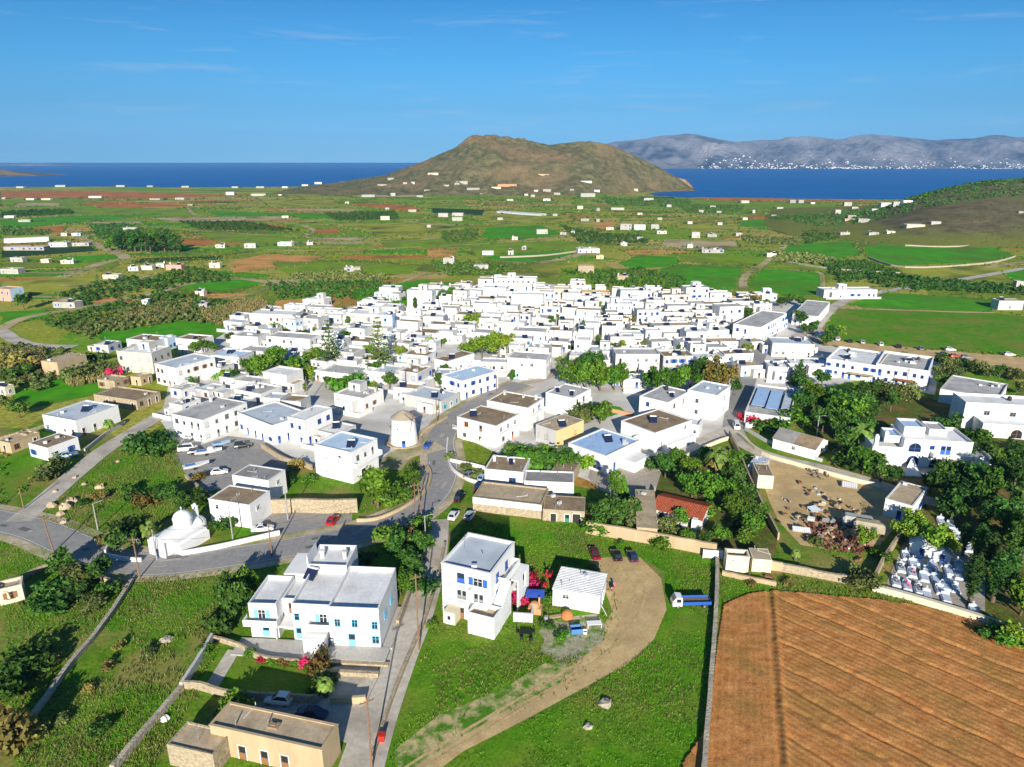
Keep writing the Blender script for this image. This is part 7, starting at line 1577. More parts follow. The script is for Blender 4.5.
car(594.5, 556, 96, 'sedan', 'dark red', 'dark red car, first of three under the tall tan wall'); car(616, 558, 97, 'hatch', 'black', 'black car, middle of three under the tall tan wall'); car(632, 559, 96, 'hatch', 'dark blue', 'blue black car, last of three under the tall tan wall')
car(736, 428, 80, 'van', 'white', 'white van with dark windows turning at the lane junction', 'van', 'van')
for i, (x, y, c, a) in enumerate(((950, 351, 'white', -8), (1009, 356, 'white', -8), (955, 358, 'red', -8), (945, 356, 'black', -8), (966, 359, 'grey', -8), (838, 340.5, 'white', 60), (850, 342.5, 'black', 70), (862, 343.5, 'silver', 75), (880, 345.5, 'white', 80), (898, 348, 'black', 80), (920, 350, 'grey', 80))):
    car(x, y, a, 'hatch', c, f'{c} car parked on the dirt strip, ' + ['third from its far end', 'nearest its far end', 'under the olive trees', 'at the end of the white row', 'beside a red one', 'first past the warehouse bend', 'second past the warehouse bend', 'third past the warehouse bend', 'behind the tan awning terrace', 'behind the tall terrace', 'where the terrace ends'][i])
def truck():
    g = at(690, 606); o = thing('truck', (g.x, g.y, .1), R(-170 + 180 + 180 - 8), cat='truck', label='small blue flatbed truck with white cab parked in the meadow')
    b = MB(); loft(b, [ring(1.6, .9, .85, .45, 1.0, 2.0), ring(2.6, .92, .8, .45, 1.1, 2.15), ring(3.15, .9, .75, .45, 1.0, 1.35), ring(3.25, .85, .75, .5, .9, 1.1)]); b.build('cab', paint('white', PAINT['white']), o)
    b = MB(); b.add([(3.17, -.72, 1.32), (3.17, .72, 1.32), (2.66, .7, 2.08), (2.66, -.7, 2.08)], [(0, 1, 2, 3)]); b.build('windscreen', GLASS, o)
    for s in (-1, 1): b = MB(); b.box(1.85, 2.6, s * .9 - .06, s * .9 + .06, 1.25, 1.85, ty=.02); b.build('side_window', GLASS, o)
    b = MB(); b.box(-3.3, 1.5, -1.0, 1.0, .75, .9); b.box(-3.3, 1.5, -1.0, -.94, .9, 1.35); b.box(-3.3, 1.5, .94, 1.0, .9, 1.35); b.box(-3.3, -3.24, -.94, .94, .9, 1.35); b.box(1.44, 1.5, -.94, .94, .9, 1.8); b.build('cargo_bed', paint('blue', PAINT['blue']), o)
    b = MB(); b.box(-3.2, 1.4, -.92, .92, .91, .98); b.build('bed_floor', mat('truck_boards', (.16, .13, .1), (.22, .18, .13), 3), o)
    b = MB(); b.box(-3.2, 3.0, -.4, .4, .5, .74); b.build('chassis', GREYM, o)
    for x in (-2.2, 2.3):
        for y in (-.82, .82): q = link('wheel', car_meshes('hatch')[1], o, (x, y, .38)); q.scale = (1.25, 1.3, 1.25); link('rim', car_meshes('hatch')[2], q)
truck()
def boat(px, py, L, ang, label, cabin=True, hull='white'):
    g = at(px, py); o = thing('boat', (g.x, g.y, .15), R(ang), cat='boat', group='boats stored on trailers', label=label); h = L / 2
    b = MB(); secs = []
    for x, w_, k in ((-h, .36, .0), (-h * .4, .42, 0), (h * .2, .4, .02), (h * .65, .26, .1), (h * .92, .1, .22), (h, .02, .3)):
        ww = w_ * L * .42; secs.append([(x, 0, .45 + k), (x, ww * .75, .75 + k), (x, ww, 1.25 + k), (x, ww * .9, 1.27 + k), (x, -ww * .9, 1.27 + k), (x, -ww, 1.25 + k), (x, -ww * .75, .75 + k)])
    loft(b, secs); b.build('hull', paint(hull, PAINT[hull]), o)
    b = MB(); b.box(-h * .85, -h * .1, -.11 * L, .11 * L, 1.28, 1.36); b.build('deck_well', mat('deck_blue', (.1, .22, .5)), o)
    if cabin: b = MB(); b.box(-h * .1, h * .4, -.1 * L, .1 * L, 1.3, 2.0, tx=.25, ty=.08); b.build('cabin', WHITEP, o)
    b = MB(); b.box(-h * .7, h * .5, -.05, .05, .3, .45); b.box(h * .5, h * 1.2, -.04, .04, .3, .4); b.build('trailer', GREYM, o)
    for y in (-.6, .6): q = link('wheel', car_meshes('hatch')[1], o, (-h * .2, y, .28)); q.scale = (.9, .8, .9)
boat(209, 455, 6.5, 22, 'white and blue motor boat on a trailer at the head of the car park'); boat(197, 469, 6.0, 35, 'white open boat with pointed bow in the car park corner', False); boat(222, 447, 4.5, 30, 'small blue boat beside the black car in the upper car park', False, 'pale blue')
# ================================================================ POLES
POLE = mat('pole_wood', (.2, .11, .07), (.27, .16, .1), 3, .9); STEEL = mat('pole_steel', (.4, .4, .4), rough=.5, metal=.3)
def pole(px, py, h, label, arm=True, m=None, lamp=False, lean=0, double=False):
    g = at(px, py); o = thing('utility_pole' if not lamp else 'street_lamp', (g.x, g.y, 0), rnd.uniform(-.6, .6), cat='pole' if not lamp else 'street lamp', group='poles along the roads', label=label)
    b = MB(); b.tube((0, 0, -.3), (lean, 0, h), .15, .1, 8)
    if double: b.tube((1.4, 0, -.3), (.7, 0, h * .98), .15, .1, 8)
    b.build('post', m or (STEEL if lamp else POLE), o)
    if arm and not lamp:
        b = MB(); b.box(-.9 + lean, .9 + lean, -.06, .06, h - .7, h - .58)
        for x in (-.8, -.3, .3, .8): b.tube((x + lean, 0, h - .58), (x + lean, 0, h - .35), .05, n=6)
        b.build('crossarm', POLE, o)
    if lamp:
        b = MB(); b.tube((0, 0, h - .1), (1.3, 0, h + .25), .05, n=6); b.build('arm', STEEL, o); b = MB(); b.box(1.1, 1.75, -.12, .12, h + .18, h + .34, tx=.05); b.build('lamp_head', GREYM, o)
for a in [(140,578,8.5,'brown wooden pole at the roadside before the chapel forecourt'),(54,553,7.5,'leaning brown pole where the side road meets the main road',True,None,False,-.8),(157,560,6.5,'slim grey pole in front of the chapel front wall',False,STEEL),(24,509,5,'thin pole on the verge of the upper side road',False),(419,650,13.5,'tall brown pole with crossarm beside the three storey house'),
          (416,524,9.5,'double legged brown pole on the inside of the road bend',True,None,False,0,True),(437,424,8,'wooden pole before the blue grey roof house up the road'),(272,556,7,'thin brown pole on the road below the white block',False),(288,520,7,'grey pole in the roadside car park corner',False,STEEL),(233,540,7.5,'grey pole on the small lawn by the white block',False,STEEL),
          (372,770,11,'weathered pole at the foot of the concrete lane'),(308,404,9,'slender pole among the white roofs below the first tall pine',False),(406,392,8,'pole beside the tall white house with brown roof',False),(497,396,7,'pole on the lane above the brown roofed houses',False),(577,398,7,'pole behind the grey roofed two storey house',False),(822,345,8,'pole by the trees at the warehouse road',False),(610,300,8,'pole above the far white roofs',False),(476,330,9,'pole rising from the middle of the white houses',False),(553,350,8,'pole near the tall white corner in mid village',False),(905,392,8,'pole before the tall terrace with blue door'),(296,283,14,'lattice-like pole in the field behind the village')]: pole(*a)
pole(98, 530, 6, 'street lamp at the side road junction', lamp=True); pole(426, 548, 7, 'street lamp where the concrete lane leaves the road', lamp=True); pole(816, 440, 7, 'street lamp beside the gabled barn lane', lamp=True)
def cable(p0, h0, p1, h1, label):
    a, b_ = at(*p0) + Vector((0, 0, h0)), at(*p1) + Vector((0, 0, h1)); b = MB(); n = 10; pts = [a.lerp(b_, i / n) - Vector((0, 0, 1.2 * math.sin(math.pi * i / n))) for i in range(n + 1)]
    for i in range(n): b.tube(pts[i], pts[i + 1], .022, n=4, cap=False)
    tag(b.build('overhead_cable', MATS['black_plastic']), None, 'cable', 'cables between the poles', label)
cable((54,553),7,(140,578),8,'overhead cable from the leaning pole to the chapel forecourt pole'); cable((140,578),8,(272,556),6.6,'overhead cable along the road past the chapel'); cable((272,556),6.6,(416,524),9,'overhead cable along the road behind the lawn villa'); cable((416,524),9,(419,650),12.8,'overhead cable from the road bend to the tall crossarm pole'); cable((419,650),12.8,(372,770),10.5,'overhead cable above the concrete lane'); cable((416,524),9,(437,424),7.5,'overhead cable up the road past the windmill')
# ================================================================ YARD THINGS BESIDE THE WHITE SHED
def item(name, px, py, fn, mats_, label, cat, rz=0, z=0, group=None):
    g = at(px, py); b = MB(); fn(b); o = b.build(name, mats_, None, (g.x, g.y, z + .04), R(rz)); return tag(o, None, cat, group, label)
def tablef(w, d, h): 
    def f(b):
        b.box(-w / 2, w / 2, -d / 2, d / 2, h - .06, h)
        for x in (-w / 2 + .05, w / 2 - .12):
            for y in (-d / 2 + .05, d / 2 - .12): b.box(x, x + .07, y, y + .07, 0, h - .06)
    return f
def cratef(w, d, h):
    def f(b):
        t = .05; b.box(-w / 2, w / 2, -d / 2, d / 2, 0, .08); b.box(-w / 2, w / 2, -d / 2, -d / 2 + t, .08, h); b.box(-w / 2, w / 2, d / 2 - t, d / 2, .08, h); b.box(-w / 2, -w / 2 + t, -d / 2 + t, d / 2 - t, .08, h); b.box(w / 2 - t, w / 2, -d / 2 + t, d / 2 - t, .08, h)
    return f
item('crate', 576, 632, cratef(1.8, 1.3, .9), mat('blue_crate', (.07, .2, .42)), 'open blue crate on the gravel before the white shed', 'crate', 8)
def table_thing(px, py, w, d, h, m, label, rz):
    g = at(px, py); o = thing('table', (g.x, g.y, .04), R(rz), cat='table', group='tables in the shed yard', label=label)
    b = MB(); b.box(-w / 2, w / 2, -d / 2, d / 2, h - .06, h); b.build('tabletop', m, o)
    for x in (-w / 2 + .1, w / 2 - .1):
        for y in (-d / 2 + .1, d / 2 - .1): b = MB(); b.box(x - .04, x + .04, y - .04, y + .04, 0, h - .061); b.build('leg', m, o)
table_thing(594, 627, 2.4, 1.1, .8, WHITEP, 'white table with junk on it below the shed corner', 5); table_thing(526, 636, 1.8, 1.0, .75, mat('dark_plastic', (.02, .02, .025)), 'dark garden table on the paved strip by the stair block', -8)
def chairf(b):
    b.box(-.25, .25, -.25, .25, .4, .46); b.box(-.25, .25, .2, .26, .46, .95)
    for x in (-.22, .18):
        for y in (-.22, .18): b.box(x, x + .04, y, y + .04, 0, .4)
for i, (x, y, rz) in enumerate(((518, 634, 80), (522, 641, 170), (531, 642, 200), (533, 634, -80))):
    g = at(x, y); o = thing('garden_chair', (g.x, g.y, .04), R(rz), cat='chair', group='chairs round the dark garden table', label='dark garden chair standing at the dark garden table by the stair block')
    for nn, bx in (('seat', (-.25, .25, -.25, .25, .4, .46)), ('backrest', (-.25, .25, .2, .26, .46, .95))): b = MB(); b.box(*bx); b.build(nn, MATS['dark_plastic'], o)
    for x_ in (-.22, .18):
        for y_ in (-.22, .18): b = MB(); b.box(x_, x_ + .04, y_, y_ + .04, 0, .4); b.build('leg', MATS['dark_plastic'], o)
def oven(b): b.box(-1.1, 1.1, -.8, .8, 0, 1.1); b.lathe([(.85, 1.1), (.8, 1.5), (.5, 1.85), (0, 1.95)], 14, cx=-.1); b.box(.5, .8, .3, .6, 1.1, 2.6)
item('brick_oven', 535, 612, oven, W['orange'], 'orange brick oven under a blue cover beside the bougainvillea', 'oven', -10)
item('tarpaulin', 535, 606, lambda b: b.add([(-1.6, -.6, 2.0), (1.6, -.6, 2.05), (1.5, 1.2, 2.5), (-1.5, 1.2, 2.4), (0, .3, 2.35), (-1.6, -.6, 1.95), (1.6, -.6, 2.0), (1.5, 1.2, 2.45), (-1.5, 1.2, 2.35)], [(0, 1, 4), (1, 2, 4), (2, 3, 4), (3, 0, 4), (8, 7, 6, 5)]), mat('blue_tarp', (.03, .08, .4)), 'blue tarpaulin stretched over the brick oven', 'tarpaulin', -6)
item('tarpaulin', 567, 617, lambda b: b.lathe([(1.0, 0), (.95, .5), (.7, .95), (.3, 1.15), (0, 1.2)], 12), mat('orange_tarp', (.55, .2, .07)), 'orange covered heap against the shed front', 'tarpaulin')
item('leaning_panel', 605, 612, lambda b: b.add([(0, -1.2, 0), (0, 1.2, 0), (-1.1, 1.2, 2.2), (-1.1, -1.2, 2.2), (.06, -1.2, 0), (.06, 1.2, 0), (-1.04, 1.2, 2.22), (-1.04, -1.2, 2.22)], [(3, 2, 1, 0), (4, 5, 6, 7), (0, 1, 5, 4), (1, 2, 6, 5), (2, 3, 7, 6), (3, 0, 4, 7)]), WHITEP, 'white panel leaning on the side of the shed', 'panel', 8)
item('yard_wall', 523, 622, lambda b: (b.box(-1.6, 1.6, -.15, .15, 0, 1.7), b.box(1.3, 1.6, .15, 2.4, 0, 1.7)), WW, 'short white yard wall beside the stair block', 'wall', -6)
item('barrel', 546, 621, lambda b: b.lathe([(0, 0), (.3, 0), (.34, .3), (.34, .65), (.3, .9), (0, .9)], 12), mat('grey_barrel', (.3, .3, .32)), 'grey barrel in the shed yard', 'barrel')
item('white_bucket', 585, 634, lambda b: b.lathe([(0, 0), (.3, 0), (.42, .6), (.38, .6), (.28, .06), (0, .06)], 12), WHITEP, 'white tub on the gravel next to the blue crate', 'tub')
item('plank_stack', 556, 617, lambda b: [b.box(-1.2, 1.2, -.35 + .24 * i, -.15 + .24 * i, 0, .3 + .08 * (i % 2)) for i in range(3)], mat('old_planks', (.3, .22, .14)), 'stack of old planks by the shed front', 'plank stack', 12)
def scooter():
    g = at(613, 590); o = thing('scooter', (g.x, g.y, .16), R(60), cat='scooter', label='small pink and white scooter alone on the dirt lot'); pk = mat('pink_paint', (.6, .16, .2), rough=.4)
    b = MB(); b.box(-.7, .1, -.17, .17, .35, .75, tx=.08); b.box(.1, .5, -.15, .15, .3, .4); b.box(.45, .62, -.2, .2, .3, 1.0, tx=.03); b.build('body', pk, o)
    b = MB(); b.box(-.6, .05, -.15, .15, .751, .86, tx=.06); b.build('seat', MATS['dark_plastic'], o); b = MB(); b.tube((.52, -.3, 1.05), (.52, .3, 1.05), .03, n=6); b.tube((.53, 0, .95), (.5, 0, 1.1), .04, n=6); b.build('handlebar', GREYM, o)
    for x in (-.5, .65): b = MB(); b.tube((x, -.07, .25), (x, .07, .25), .25, n=12); b.build('wheel', TYRE, o)
scooter()
item('post', 617, 611, lambda b: b.tube((0, 0, 0), (.1, 0, 1.2), .07, n=6), POLE, 'short wooden post at the edge of the dirt lot', 'post')
item('signboard', 651, 707, lambda b: None, WHITEP, 'x', 'x') if False else None
item('bin', 382, 741, lambda b: (b.box(-.35, .35, -.35, .35, 0, 1.0, tx=-.05, ty=-.05), b.box(-.45, .45, -.45, .45, 1.0, 1.1)), RED, 'small red box at the lower end of the concrete lane', 'bin')
for x, y, s, lb in ((605,704,1.1,'pale rag-like stone heap in the green meadow'),(588,727,.7,'tan stone in the lower meadow'),(167,640,1.0,'flat pale rock in the rough grass below the road'),(165,719,.7,'white plastic bag lying in the grass by the garden wall'),(63,609,.8,'pale rock on the shaded lower lawn')):
    def rock(b, s=s):
        rr = random.Random(int(x * 7)); b.lathe([(s, -.1), (s * .95, .15 * s), (s * .6, .45 * s), (0, .5 * s)], 9); b.v = [(p[0] * rr.uniform(.7, 1.3), p[1] * rr.uniform(.7, 1.2), p[2] * rr.uniform(.8, 1.2)) for p in b.v]
    item('rock', x, y, rock, DRYW if 'white' not in lb else WHITEP, lb, 'rock')
# rock outcrops on the chapel slope
for i, (x, y, s) in enumerate(((52,506,1.6),(66,508,2.0),(72,502,1.8),(60,515,1.4),(100,488,1.6),(104,495,1.5),(64,523,1.2),(75,478,1.0),(84,485,.9),(55,492,.9),(118,462,.8))):
    def rock2(b, s=s * .62):
        rr = random.Random(i + 50); b.lathe([(s, -.2), (s * 1.05, .3 * s), (s * .7, .7 * s), (s * .3, .85 * s), (0, .85 * s)], 8); b.v = [(p[0] * rr.uniform(.7, 1.3), p[1] * rr.uniform(.7, 1.25), p[2] * rr.uniform(.7, 1.25)) for p in b.v]
    o = item('rock', x, y, rock2, mat('sandstone_rock', (.42, .31, .19), (.55, .43, .29), 1.5, .95, bump=.8), None, 'rock', group='rocks of the chapel slope'); THINGS.append((o, 'tan boulder' if s > 1.3 else 'small tan boulder', 'rock'))
# ================================================================ CEMETERY
sheet('cemetery_ground', [(884,588),(905,540),(930,530),(962,545),(985,580),(985,612),(960,612)], PAVE)
MARB = mat('marble', (.56, .61, .7), (.42, .48, .58), 1.5, .5, detail=7); 
TOMBS = [(906,558,0),(919,563,0),(933,567,0),(901,570,1),(912,575,1),(924,579,0),(936,581,0),(948,583,0),(896,584,1),(907,588,1),(919,592,1),(927,597,0),(949,573,0),(958,567,0),(958,577,0),(946,588,0),(955,590,0),(944,565,0),(968,550,0),(951,527,0),(941,523,0),(957,538,0),(974,613,0),(946,600,0),(913,566,0),(928,573,0),(940,592,0)]
TOMBS.sort(key=lambda t: (t[1], t[0]))
for i, (x, y, k) in enumerate(TOMBS):
    g = at(x, y); o = thing('tomb', (g.x, g.y, .05), R(-22), 'pale marble tomb with low headstone' if not k else 'white marble tomb with dark flowers and headstone', 'tomb', 'tombs of the cemetery')
    b = MB(); b.box(-.75, .75, -1.2, 1.2, 0, .3, tx=.04, ty=.04); b.box(-.6, .6, -1.05, 1.05, .3, .42, tx=.06, ty=.06); b.build('slab', MARB, o)
    b = MB(); b.box(-.65, .65, 1.21, 1.36, 0, .85); b.box(-.45, .45, 1.21, 1.36, .85, 1.05, tx=.3); b.build('headstone', MARB, o)
    b = MB(); b.box(-.05, .05, 1.26, 1.32, 1.05, 1.5); b.box(-.18, .18, 1.265, 1.315, 1.27, 1.35); b.build('cross', MARB, o)
    if k:
        Vv, Ff = leaves([(0, .6, .85), (.2, -.4, .8)], [.35, .25], 60, .12, .7, i); link('flowers', np_mesh('flowers', Vv, Ff, LEAF['mag'] if i % 2 else LEAF['brown']), o)
def gabled(px, py, w, d, h, ang, label, name, cat, rm):
    g = at(px, py); o = thing(name, (g.x, g.y, 0), R(ang), cat=cat, label=label)
    b = MB(); b.box(-w / 2, w / 2, -d / 2, d / 2, -.3, h); b.add([(-w / 2, -d / 2, h), (w / 2, -d / 2, h), (0, -d / 2, h + w * .3), (-w / 2, d / 2, h), (w / 2, d / 2, h), (0, d / 2, h + w * .3)], [(0, 1, 2), (5, 4, 3)]); b.build('wall', WW, o)
    b = MB(); q = w * .3
    for s in (-1, 1): b.add([(s * (w / 2 + .2), -d / 2 - .2, h - .05), (s * (w / 2 + .2), d / 2 + .2, h - .05), (0, d / 2 + .2, h + q + .06), (0, -d / 2 - .2, h + q + .06), (s * (w / 2 + .2), -d / 2 - .2, h - .15), (s * (w / 2 + .2), d / 2 + .2, h - .15), (0, d / 2 + .2, h + q - .04), (0, -d / 2 - .2, h + q - .04)], [(0, 1, 2, 3), (7, 6, 5, 4), (0, 3, 7, 4), (1, 2, 6, 5)])
    b.build('roof', rm, o); put(door_mesh(.9, 1.9, 'blue'), 'door', o, 'F', w, d, 0, 0); return o
gabled(921, 551, 4.2, 5.0, 2.4, -30, 'tiny white gabled chapel under the spreading pine', 'cemetery_chapel', 'chapel', RF['white']); gabled(941, 559, 2.8, 3.2, 1.9, -30, 'smaller white gabled ossuary beside the tiny chapel', 'ossuary', 'ossuary', RF['bluegrey'])
# ================================================================ JUNKYARD
def heap(px, py, r, n, seed, cols, label):
    g = at(px, py); rr = random.Random(seed); b = MB()
    for i in range(int(n * .2)):
        a, q = rr.uniform(0, 6.28), r * math.sqrt(rr.random()); x, y = q * math.cos(a), q * math.sin(a); s = rr.uniform(.2, .7); z = max(0, (1 - q / r)) * r * .22
        b.xf = Matrix.Translation((x, y, z)) @ Matrix.Rotation(rr.uniform(0, 3), 4, 'Z') @ Matrix.Rotation(rr.uniform(-.6, .6), 4, 'X'); b.box(-s, s, -s * .6, s * .6, -.1, rr.uniform(.08, .5), rr.choice([0, 0, 0, 1, 1, 1, 3, 4, 2]))
    b.xf = None; return kind(b.build('rubble', cols, None, (g.x, g.y, .06)), 'stuff')
jc = [mat('scrap_brown', (.22, .11, .06)), mat('scrap_tan', (.4, .29, .18)), mat('scrap_white', (.6, .6, .6)), mat('scrap_grey', (.25, .25, .26)), mat('scrap_dark', (.06, .05, .05))]
for i, (x, y, r, n) in enumerate(((826,504,5,70),(815,515,4,40),(840,510,4,40),(830,530,7,80),(850,540,6,60),(812,526,4,30),(800,490,3,20),(790,520,4,30),(786,505,3,24),(842,548,5,40),(870,545,4,30),(810,485,3,20),(753,572,4,30))): heap(x, y, r, n, i, jc, '')
brush = leafmat('dead_brush', (.2, .09, .05), (.27, .15, .08))
p = sample([at(*c) for c in [(805,520),(850,520),(875,535),(860,556),(815,548)]], 1.5); scrub('dead_brush', p, brush, .55, 8, seed=77)
def trailer_van(px, py, ang, label, m):
    g = at(px, py); o = thing('old_caravan', (g.x, g.y, .06), R(ang), cat='caravan', group='old caravans in the junkyard', label=label)
    b = MB(); loft(b, [[(x, -1.1, .5), (x, 1.1, .5), (x, 1.15, 1.4), (x, .9 * k, 2.4 * k + .1), (x, -.9 * k, 2.4 * k + .1), (x, -1.15, 1.4)] for x, k in ((-2.9, .8), (-2.5, 1), (2.4, 1), (2.9, .75))]); b.build('body', m, o)
    for x in (-1.4, .8): put(win_mesh(1.0, .6, 'grey'), 'window', o, 'F', 5, 2.3, x, 1.2)
    for x in (-1.2, 1.2):
        for y in (-.95, .95): link('wheel', car_meshes('hatch')[1], o, (x, y, .31))
trailer_van(857, 527, -22, 'old grey caravan body with pale blue roof sheet in the junkyard', mat('caravan_grey', (.42, .43, .42), (.32, .31, .28), 1.2)); trailer_van(868, 532, -24, 'old tan caravan body half under a yellow green tree', mat('caravan_tan', (.4, .36, .26), (.3, .26, .18), 1.2))
def sheetmetal(px, py, w, d, ang, m, label):
    g = at(px, py); b = MB(); n = 8
    for i in range(n): x = -w / 2 + w * i / n; b.add([(x, -d / 2, .5), (x + w / n / 2, -d / 2, .58), (x + w / n, -d / 2, .5), (x + w / n, d / 2, .9), (x + w / n / 2, d / 2, .98), (x, d / 2, .9)], [(0, 1, 4, 5), (1, 2, 3, 4)])
    for x in (-w / 2, w / 2): b.tube((x * .9, d * .4, 0), (x * .9, d * .4, .9), .05, n=5)
    tag(b.build('sheet_metal', m, None, (g.x, g.y, .06), R(ang)), None, 'metal sheet', 'metal sheets in the junkyard', label)
sheetmetal(849, 488, 3.2, 2.4, -25, RF['white'], 'white corrugated sheet propped in the shaded dirt yard'); sheetmetal(801, 533, 3.4, 1.6, -15, RF['white'], 'white corrugated sheet by the orchard wall of the yard'); sheetmetal(814, 512, 2.4, 2.0, 20, RF['bluegrey'], 'grey corrugated sheet on the junk heap')
def hen(px, py, i):
    g = at(px, py)
# small flock on the bare earth
gm_ = mat('animal_coat', (.12, .08, .06), (.35, .3, .25), 3, .9)
def goat():
    b = MB(); b.lathe([(0, -.55), (.16, -.5), (.24, -.2), (.22, .2), (.17, .5), (0, .55)], 8)
    b.v = [(z, x, y + .62) for x, y, z in b.v]
    for x in (-.38, .36):
        for y in (-.12, .12): b.tube((x, y, .55), (x + .03, y, .3), .06, .045, 6); b.tube((x + .03, y, .3), (x, y, 0), .042, .03, 6)
    b.tube((.48, 0, .7), (.7, 0, .95), .11, .08, 7); b.tube((.64, 0, .97), (.92, 0, .88), .085, .045, 7)
    for y in (-.05, .05): b.tube((.68, y, 1.0), (.56, y * 1.8, 1.2), .025, .008, 5); b.tube((.66, y, .98), (.62, y * 3.2, .93), .03, .01, 5)
    b.tube((-.5, 0, .72), (-.62, 0, .6), .035, .015, 5); return b.mesh('goat', gm_, True)
gme = goat()
for i, (x, y) in enumerate(((809,472),(813,474),(817,473),(820,476),(825,475),(828,478),(830,474),(815,478),(822,480))):
    g = at(x, y); o = link('goat', gme, None, (g.x, g.y, .05), R(rnd.uniform(0, 360))); tag(o, None, 'goat', 'goats on the dirt yard', 'small dark goat standing in the loose flock on the dirt yard')
# loading ramp stones near the tan pen
item('gate', 722, 560, lambda b: (b.box(-.06, .06, -.06, .06, 0, 2.0), b.box(-3.6, -3.48, -.06, .06, 0, 2.0), b.box(-3.48, -.06, -.03, .03, .2, 1.9)), WHITEP, 'white sheet gate between tall tan wall and the pen', 'gate', -8)
boxh(763, 573, 14, 12, d=4, rot=-8, wall='cream', roof='tan', label='little cream hut with flat roof inside the stone pen walls', extras=[], name='hut', cat='hut', wins=False, par=.05)
boxh(738, 574, 24, 6, d=2.5, rot=-8, wall='cream', roof='dark', label='roofless cream pen with dark scrap inside beside the little hut', extras=[], name='pen', cat='pen', wins=False, par=.9)
# long net tunnels and reservoir on the plain
m = MB(); a, b_ = at(0, 258), at(98, 251)
def longroof(pix0, pix1, w, h, mt, label, name, cat):
    a, b_ = at(*pix0), at(*pix1); u = b_ - a; o = thing(name, ((a.x + b_.x) / 2, (a.y + b_.y) / 2 + w / 2, 0), math.atan2(u.y, u.x), cat=cat, label=label); L = u.length
    b = MB(); n = 8; secs = [[(x, w / 2 * math.cos(math.pi * i / n), h * (.35 + .65 * math.sin(math.pi * i / n)) if 0 < i < n else 0) for i in range(n + 1)] for x in (-L / 2, L / 2)]
    loft(b, secs); b.build('cover', mt, o)
    for x in (-L / 2 - .02, L / 2 + .02): b = MB(); b.box(x - .02, x + .02, -1.2, 1.2, 0, h * .7); b.build('end_door', GREYM, o)
longroof((500, 213), (543, 216), 16, 3, mat('reservoir_cover', (.5, .5, .52)), 'long pale grey covered reservoir among far fields', 'reservoir_tunnel', 'greenhouse')
longroof((0, 243.5), (45, 241.5), 14, 4, WHITEP, 'long white plastic greenhouse on the left plain', 'greenhouse', 'greenhouse')
# ================================================================ AIR: the haze that, with their blue-tinted base colour, turns the far mountains blue
hz = MB(); hz.box(-14000, 14000, -400, 12600, -4, 480)
hm = bpy.data.materials.new('haze'); hm.use_nodes = True; n_ = hm.node_tree.nodes; n_.clear()
vo = n_.new('ShaderNodeVolumePrincipled'); vo.inputs['Color'].default_value = (.25, .54, 1, 1); vo.inputs['Density'].default_value = 5e-5; vo.inputs['Anisotropy'].default_value = 0
oo = n_.new('ShaderNodeOutputMaterial'); hm.node_tree.links.new(vo.outputs[0], oo.inputs['Volume'])
kind(hz.build('haze', hm), 'stuff')
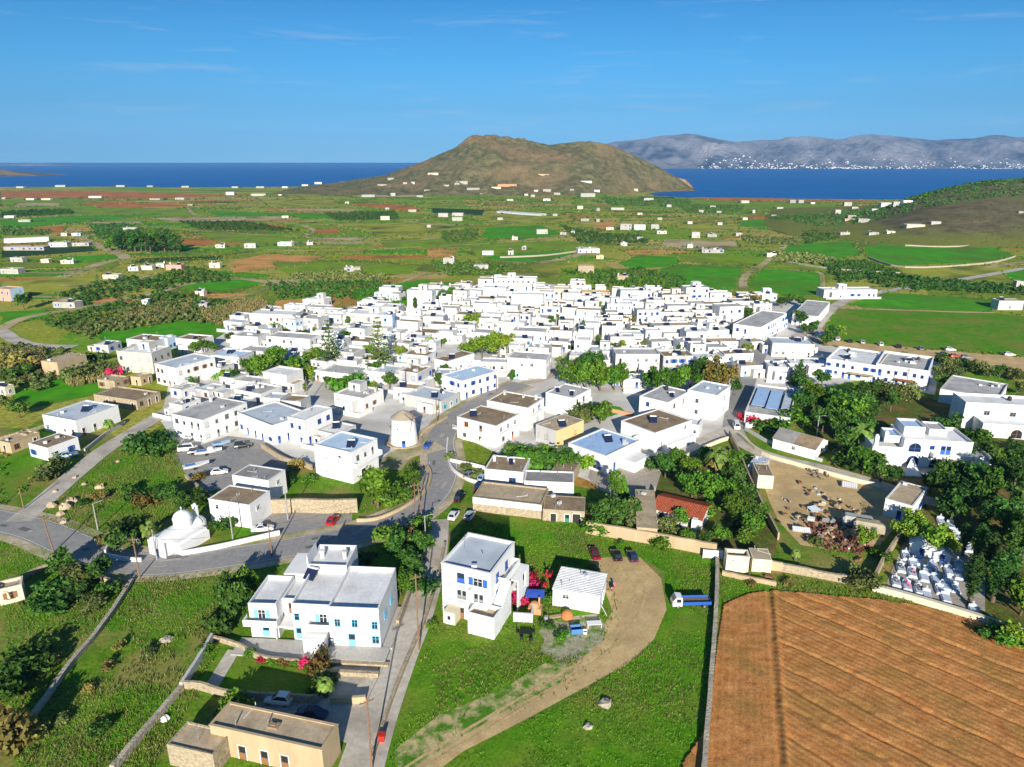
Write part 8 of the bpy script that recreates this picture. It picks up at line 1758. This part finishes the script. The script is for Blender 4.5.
# ================================================================ LABELS: what it looks like, and what findable thing it stands by
LM = [(at(403, 444), 'the windmill'), (at(163, 556), 'the domed chapel'), (at(331, 366), 'the first tall pine'), (at(380, 369), 'the bright topped pine'), (at(318, 645), 'the lawn villa'), (at(475, 610), 'the three storey house'), (at(580, 612), 'the white shed'),
      (at(570, 428), 'the yellow walled house'), (at(487, 445), 'the balcony corner house'), (at(600, 470), 'the bright blue roof house'), (at(690, 510), 'the tiled shed'), (at(795, 455), 'the gabled barn'), (at(925, 470), 'the arched villa'), (at(985, 440), 'the round tree villa'),
      (at(880, 375), 'the long white terraces'), (at(770, 415), 'the blue awning house'), (at(762, 325), 'the long grey block'), (at(815, 315), 'the warehouse'), (at(596, 390), 'the green clump of trees'), (at(488, 358), 'the yellow green canopy'), (at(716, 392), 'the russet trees'),
      (at(138, 374), 'the unpainted house'), (at(187, 375), 'the scrub edge house'), (at(75, 425), 'the white roof terrace house'), (at(220, 470), 'the upper car park'), (at(315, 525), 'the roadside car park'), (at(300, 305), 'the brown field'), (at(455, 300), 'the round edge trees'),
      (at(596, 297), 'the long tan house'), (at(640, 372), 'the lower arches house'), (at(530, 378), 'the tall grey house'), (at(696, 304), 'the tall far house'), (at(517, 288), 'the far edge house'), (at(421, 308), 'the tall field house'),
      (at(770, 590), 'the ploughed field corner'), (at(840, 520), 'the junkyard'), (at(925, 575), 'the cemetery tombs'), (at(716, 478), 'the shaggy fan palm'), (at(280, 735), 'the tan stone house'), (at(66, 357), 'the plain tan house'), (at(150, 250), 'the windbreak trees'), (at(24, 250), 'the long white farm hall'),
      (at(275, 264), 'the large brown field'), (at(444, 216), 'the three white farm roofs'), (at(520, 214), 'the covered reservoir'), (at(633, 229), 'the paired white farmhouses'), (at(588, 253), 'the white country villa'), (at(586, 273), 'the stone ruin'), (at(712, 252), 'the long low glasshouse'), (at(768, 223), 'the square green field'),
      (at(850, 252), 'the triangle field'), (at(800, 203), 'the two shore houses'), (at(895, 206), 'the shore hamlet'), (at(925, 227), 'the hillside white houses'), (at(1010, 310), 'the meadow house'), (at(65, 307), 'the white walled farm'), (at(147, 271), 'the grey row of sheds'), (at(388, 210), 'the red strip field'), (at(462, 184), 'the hotel under the hill'), (at(600, 190), 'the hill foot fields'), (at(150, 200), 'the far farm row'), (at(185, 187.5), 'the beach settlement'), (at(449, 264), 'the lone white cube')]
by = {}
for o, ph, cat in THINGS:
    q = o.location; best = min(range(len(LM)), key=lambda i: (LM[i][0].x - q.x) ** 2 + (LM[i][0].y - q.y) ** 2 * 1.0)
    L, nm_ = LM[best]; dx, dy = q.x - L.x, q.y - L.y; dd = math.hypot(dx, dy)
    if abs(dy) > abs(dx) * 1.0: rel = 'behind' if dy > 0 else 'in front of'
    else: rel = 'right of' if dx > 0 else 'left of'
    by.setdefault((ph, rel, nm_), []).append((dd, o))
ORD = ['nearest', 'second', 'third', 'fourth', 'fifth', 'sixth', 'seventh', 'eighth', 'ninth', 'tenth', 'eleventh', 'twelfth', 'thirteenth', 'fourteenth', 'fifteenth', 'sixteenth', 'seventeenth', 'eighteenth', 'nineteenth', 'twentieth']
for (ph, rel, nm_), v in by.items():
    v.sort(key=lambda t: t[0])
    for i, (dd, o) in enumerate(v):
        if len(v) == 1: o['label'] = f'{ph} {rel} {nm_}'
        elif len((ph + nm_).split()) > 12: o['label'] = f'{ph.replace("two storey ", "") if len((ph + nm_).split()) > 13 else ph}, {ORD[min(i, 19)]} {rel} {nm_}'
        else: o['label'] = f'{ph}, {ORD[min(i, 19)]} one {rel} {nm_}' if i else f'{ph}, nearest {rel} {nm_}'
for o, ph, cat in THINGS:
    if len(o['label'].split()) > 16: o['label'] = o['label'].replace(' one ', ' ')
for o in bpy.data.objects:
    for k in ('_w', '_d', '_h'):
        if k in o: del o[k]
print('things', len([o for o in bpy.data.objects if 'category' in o]), 'objects', len(bpy.data.objects))
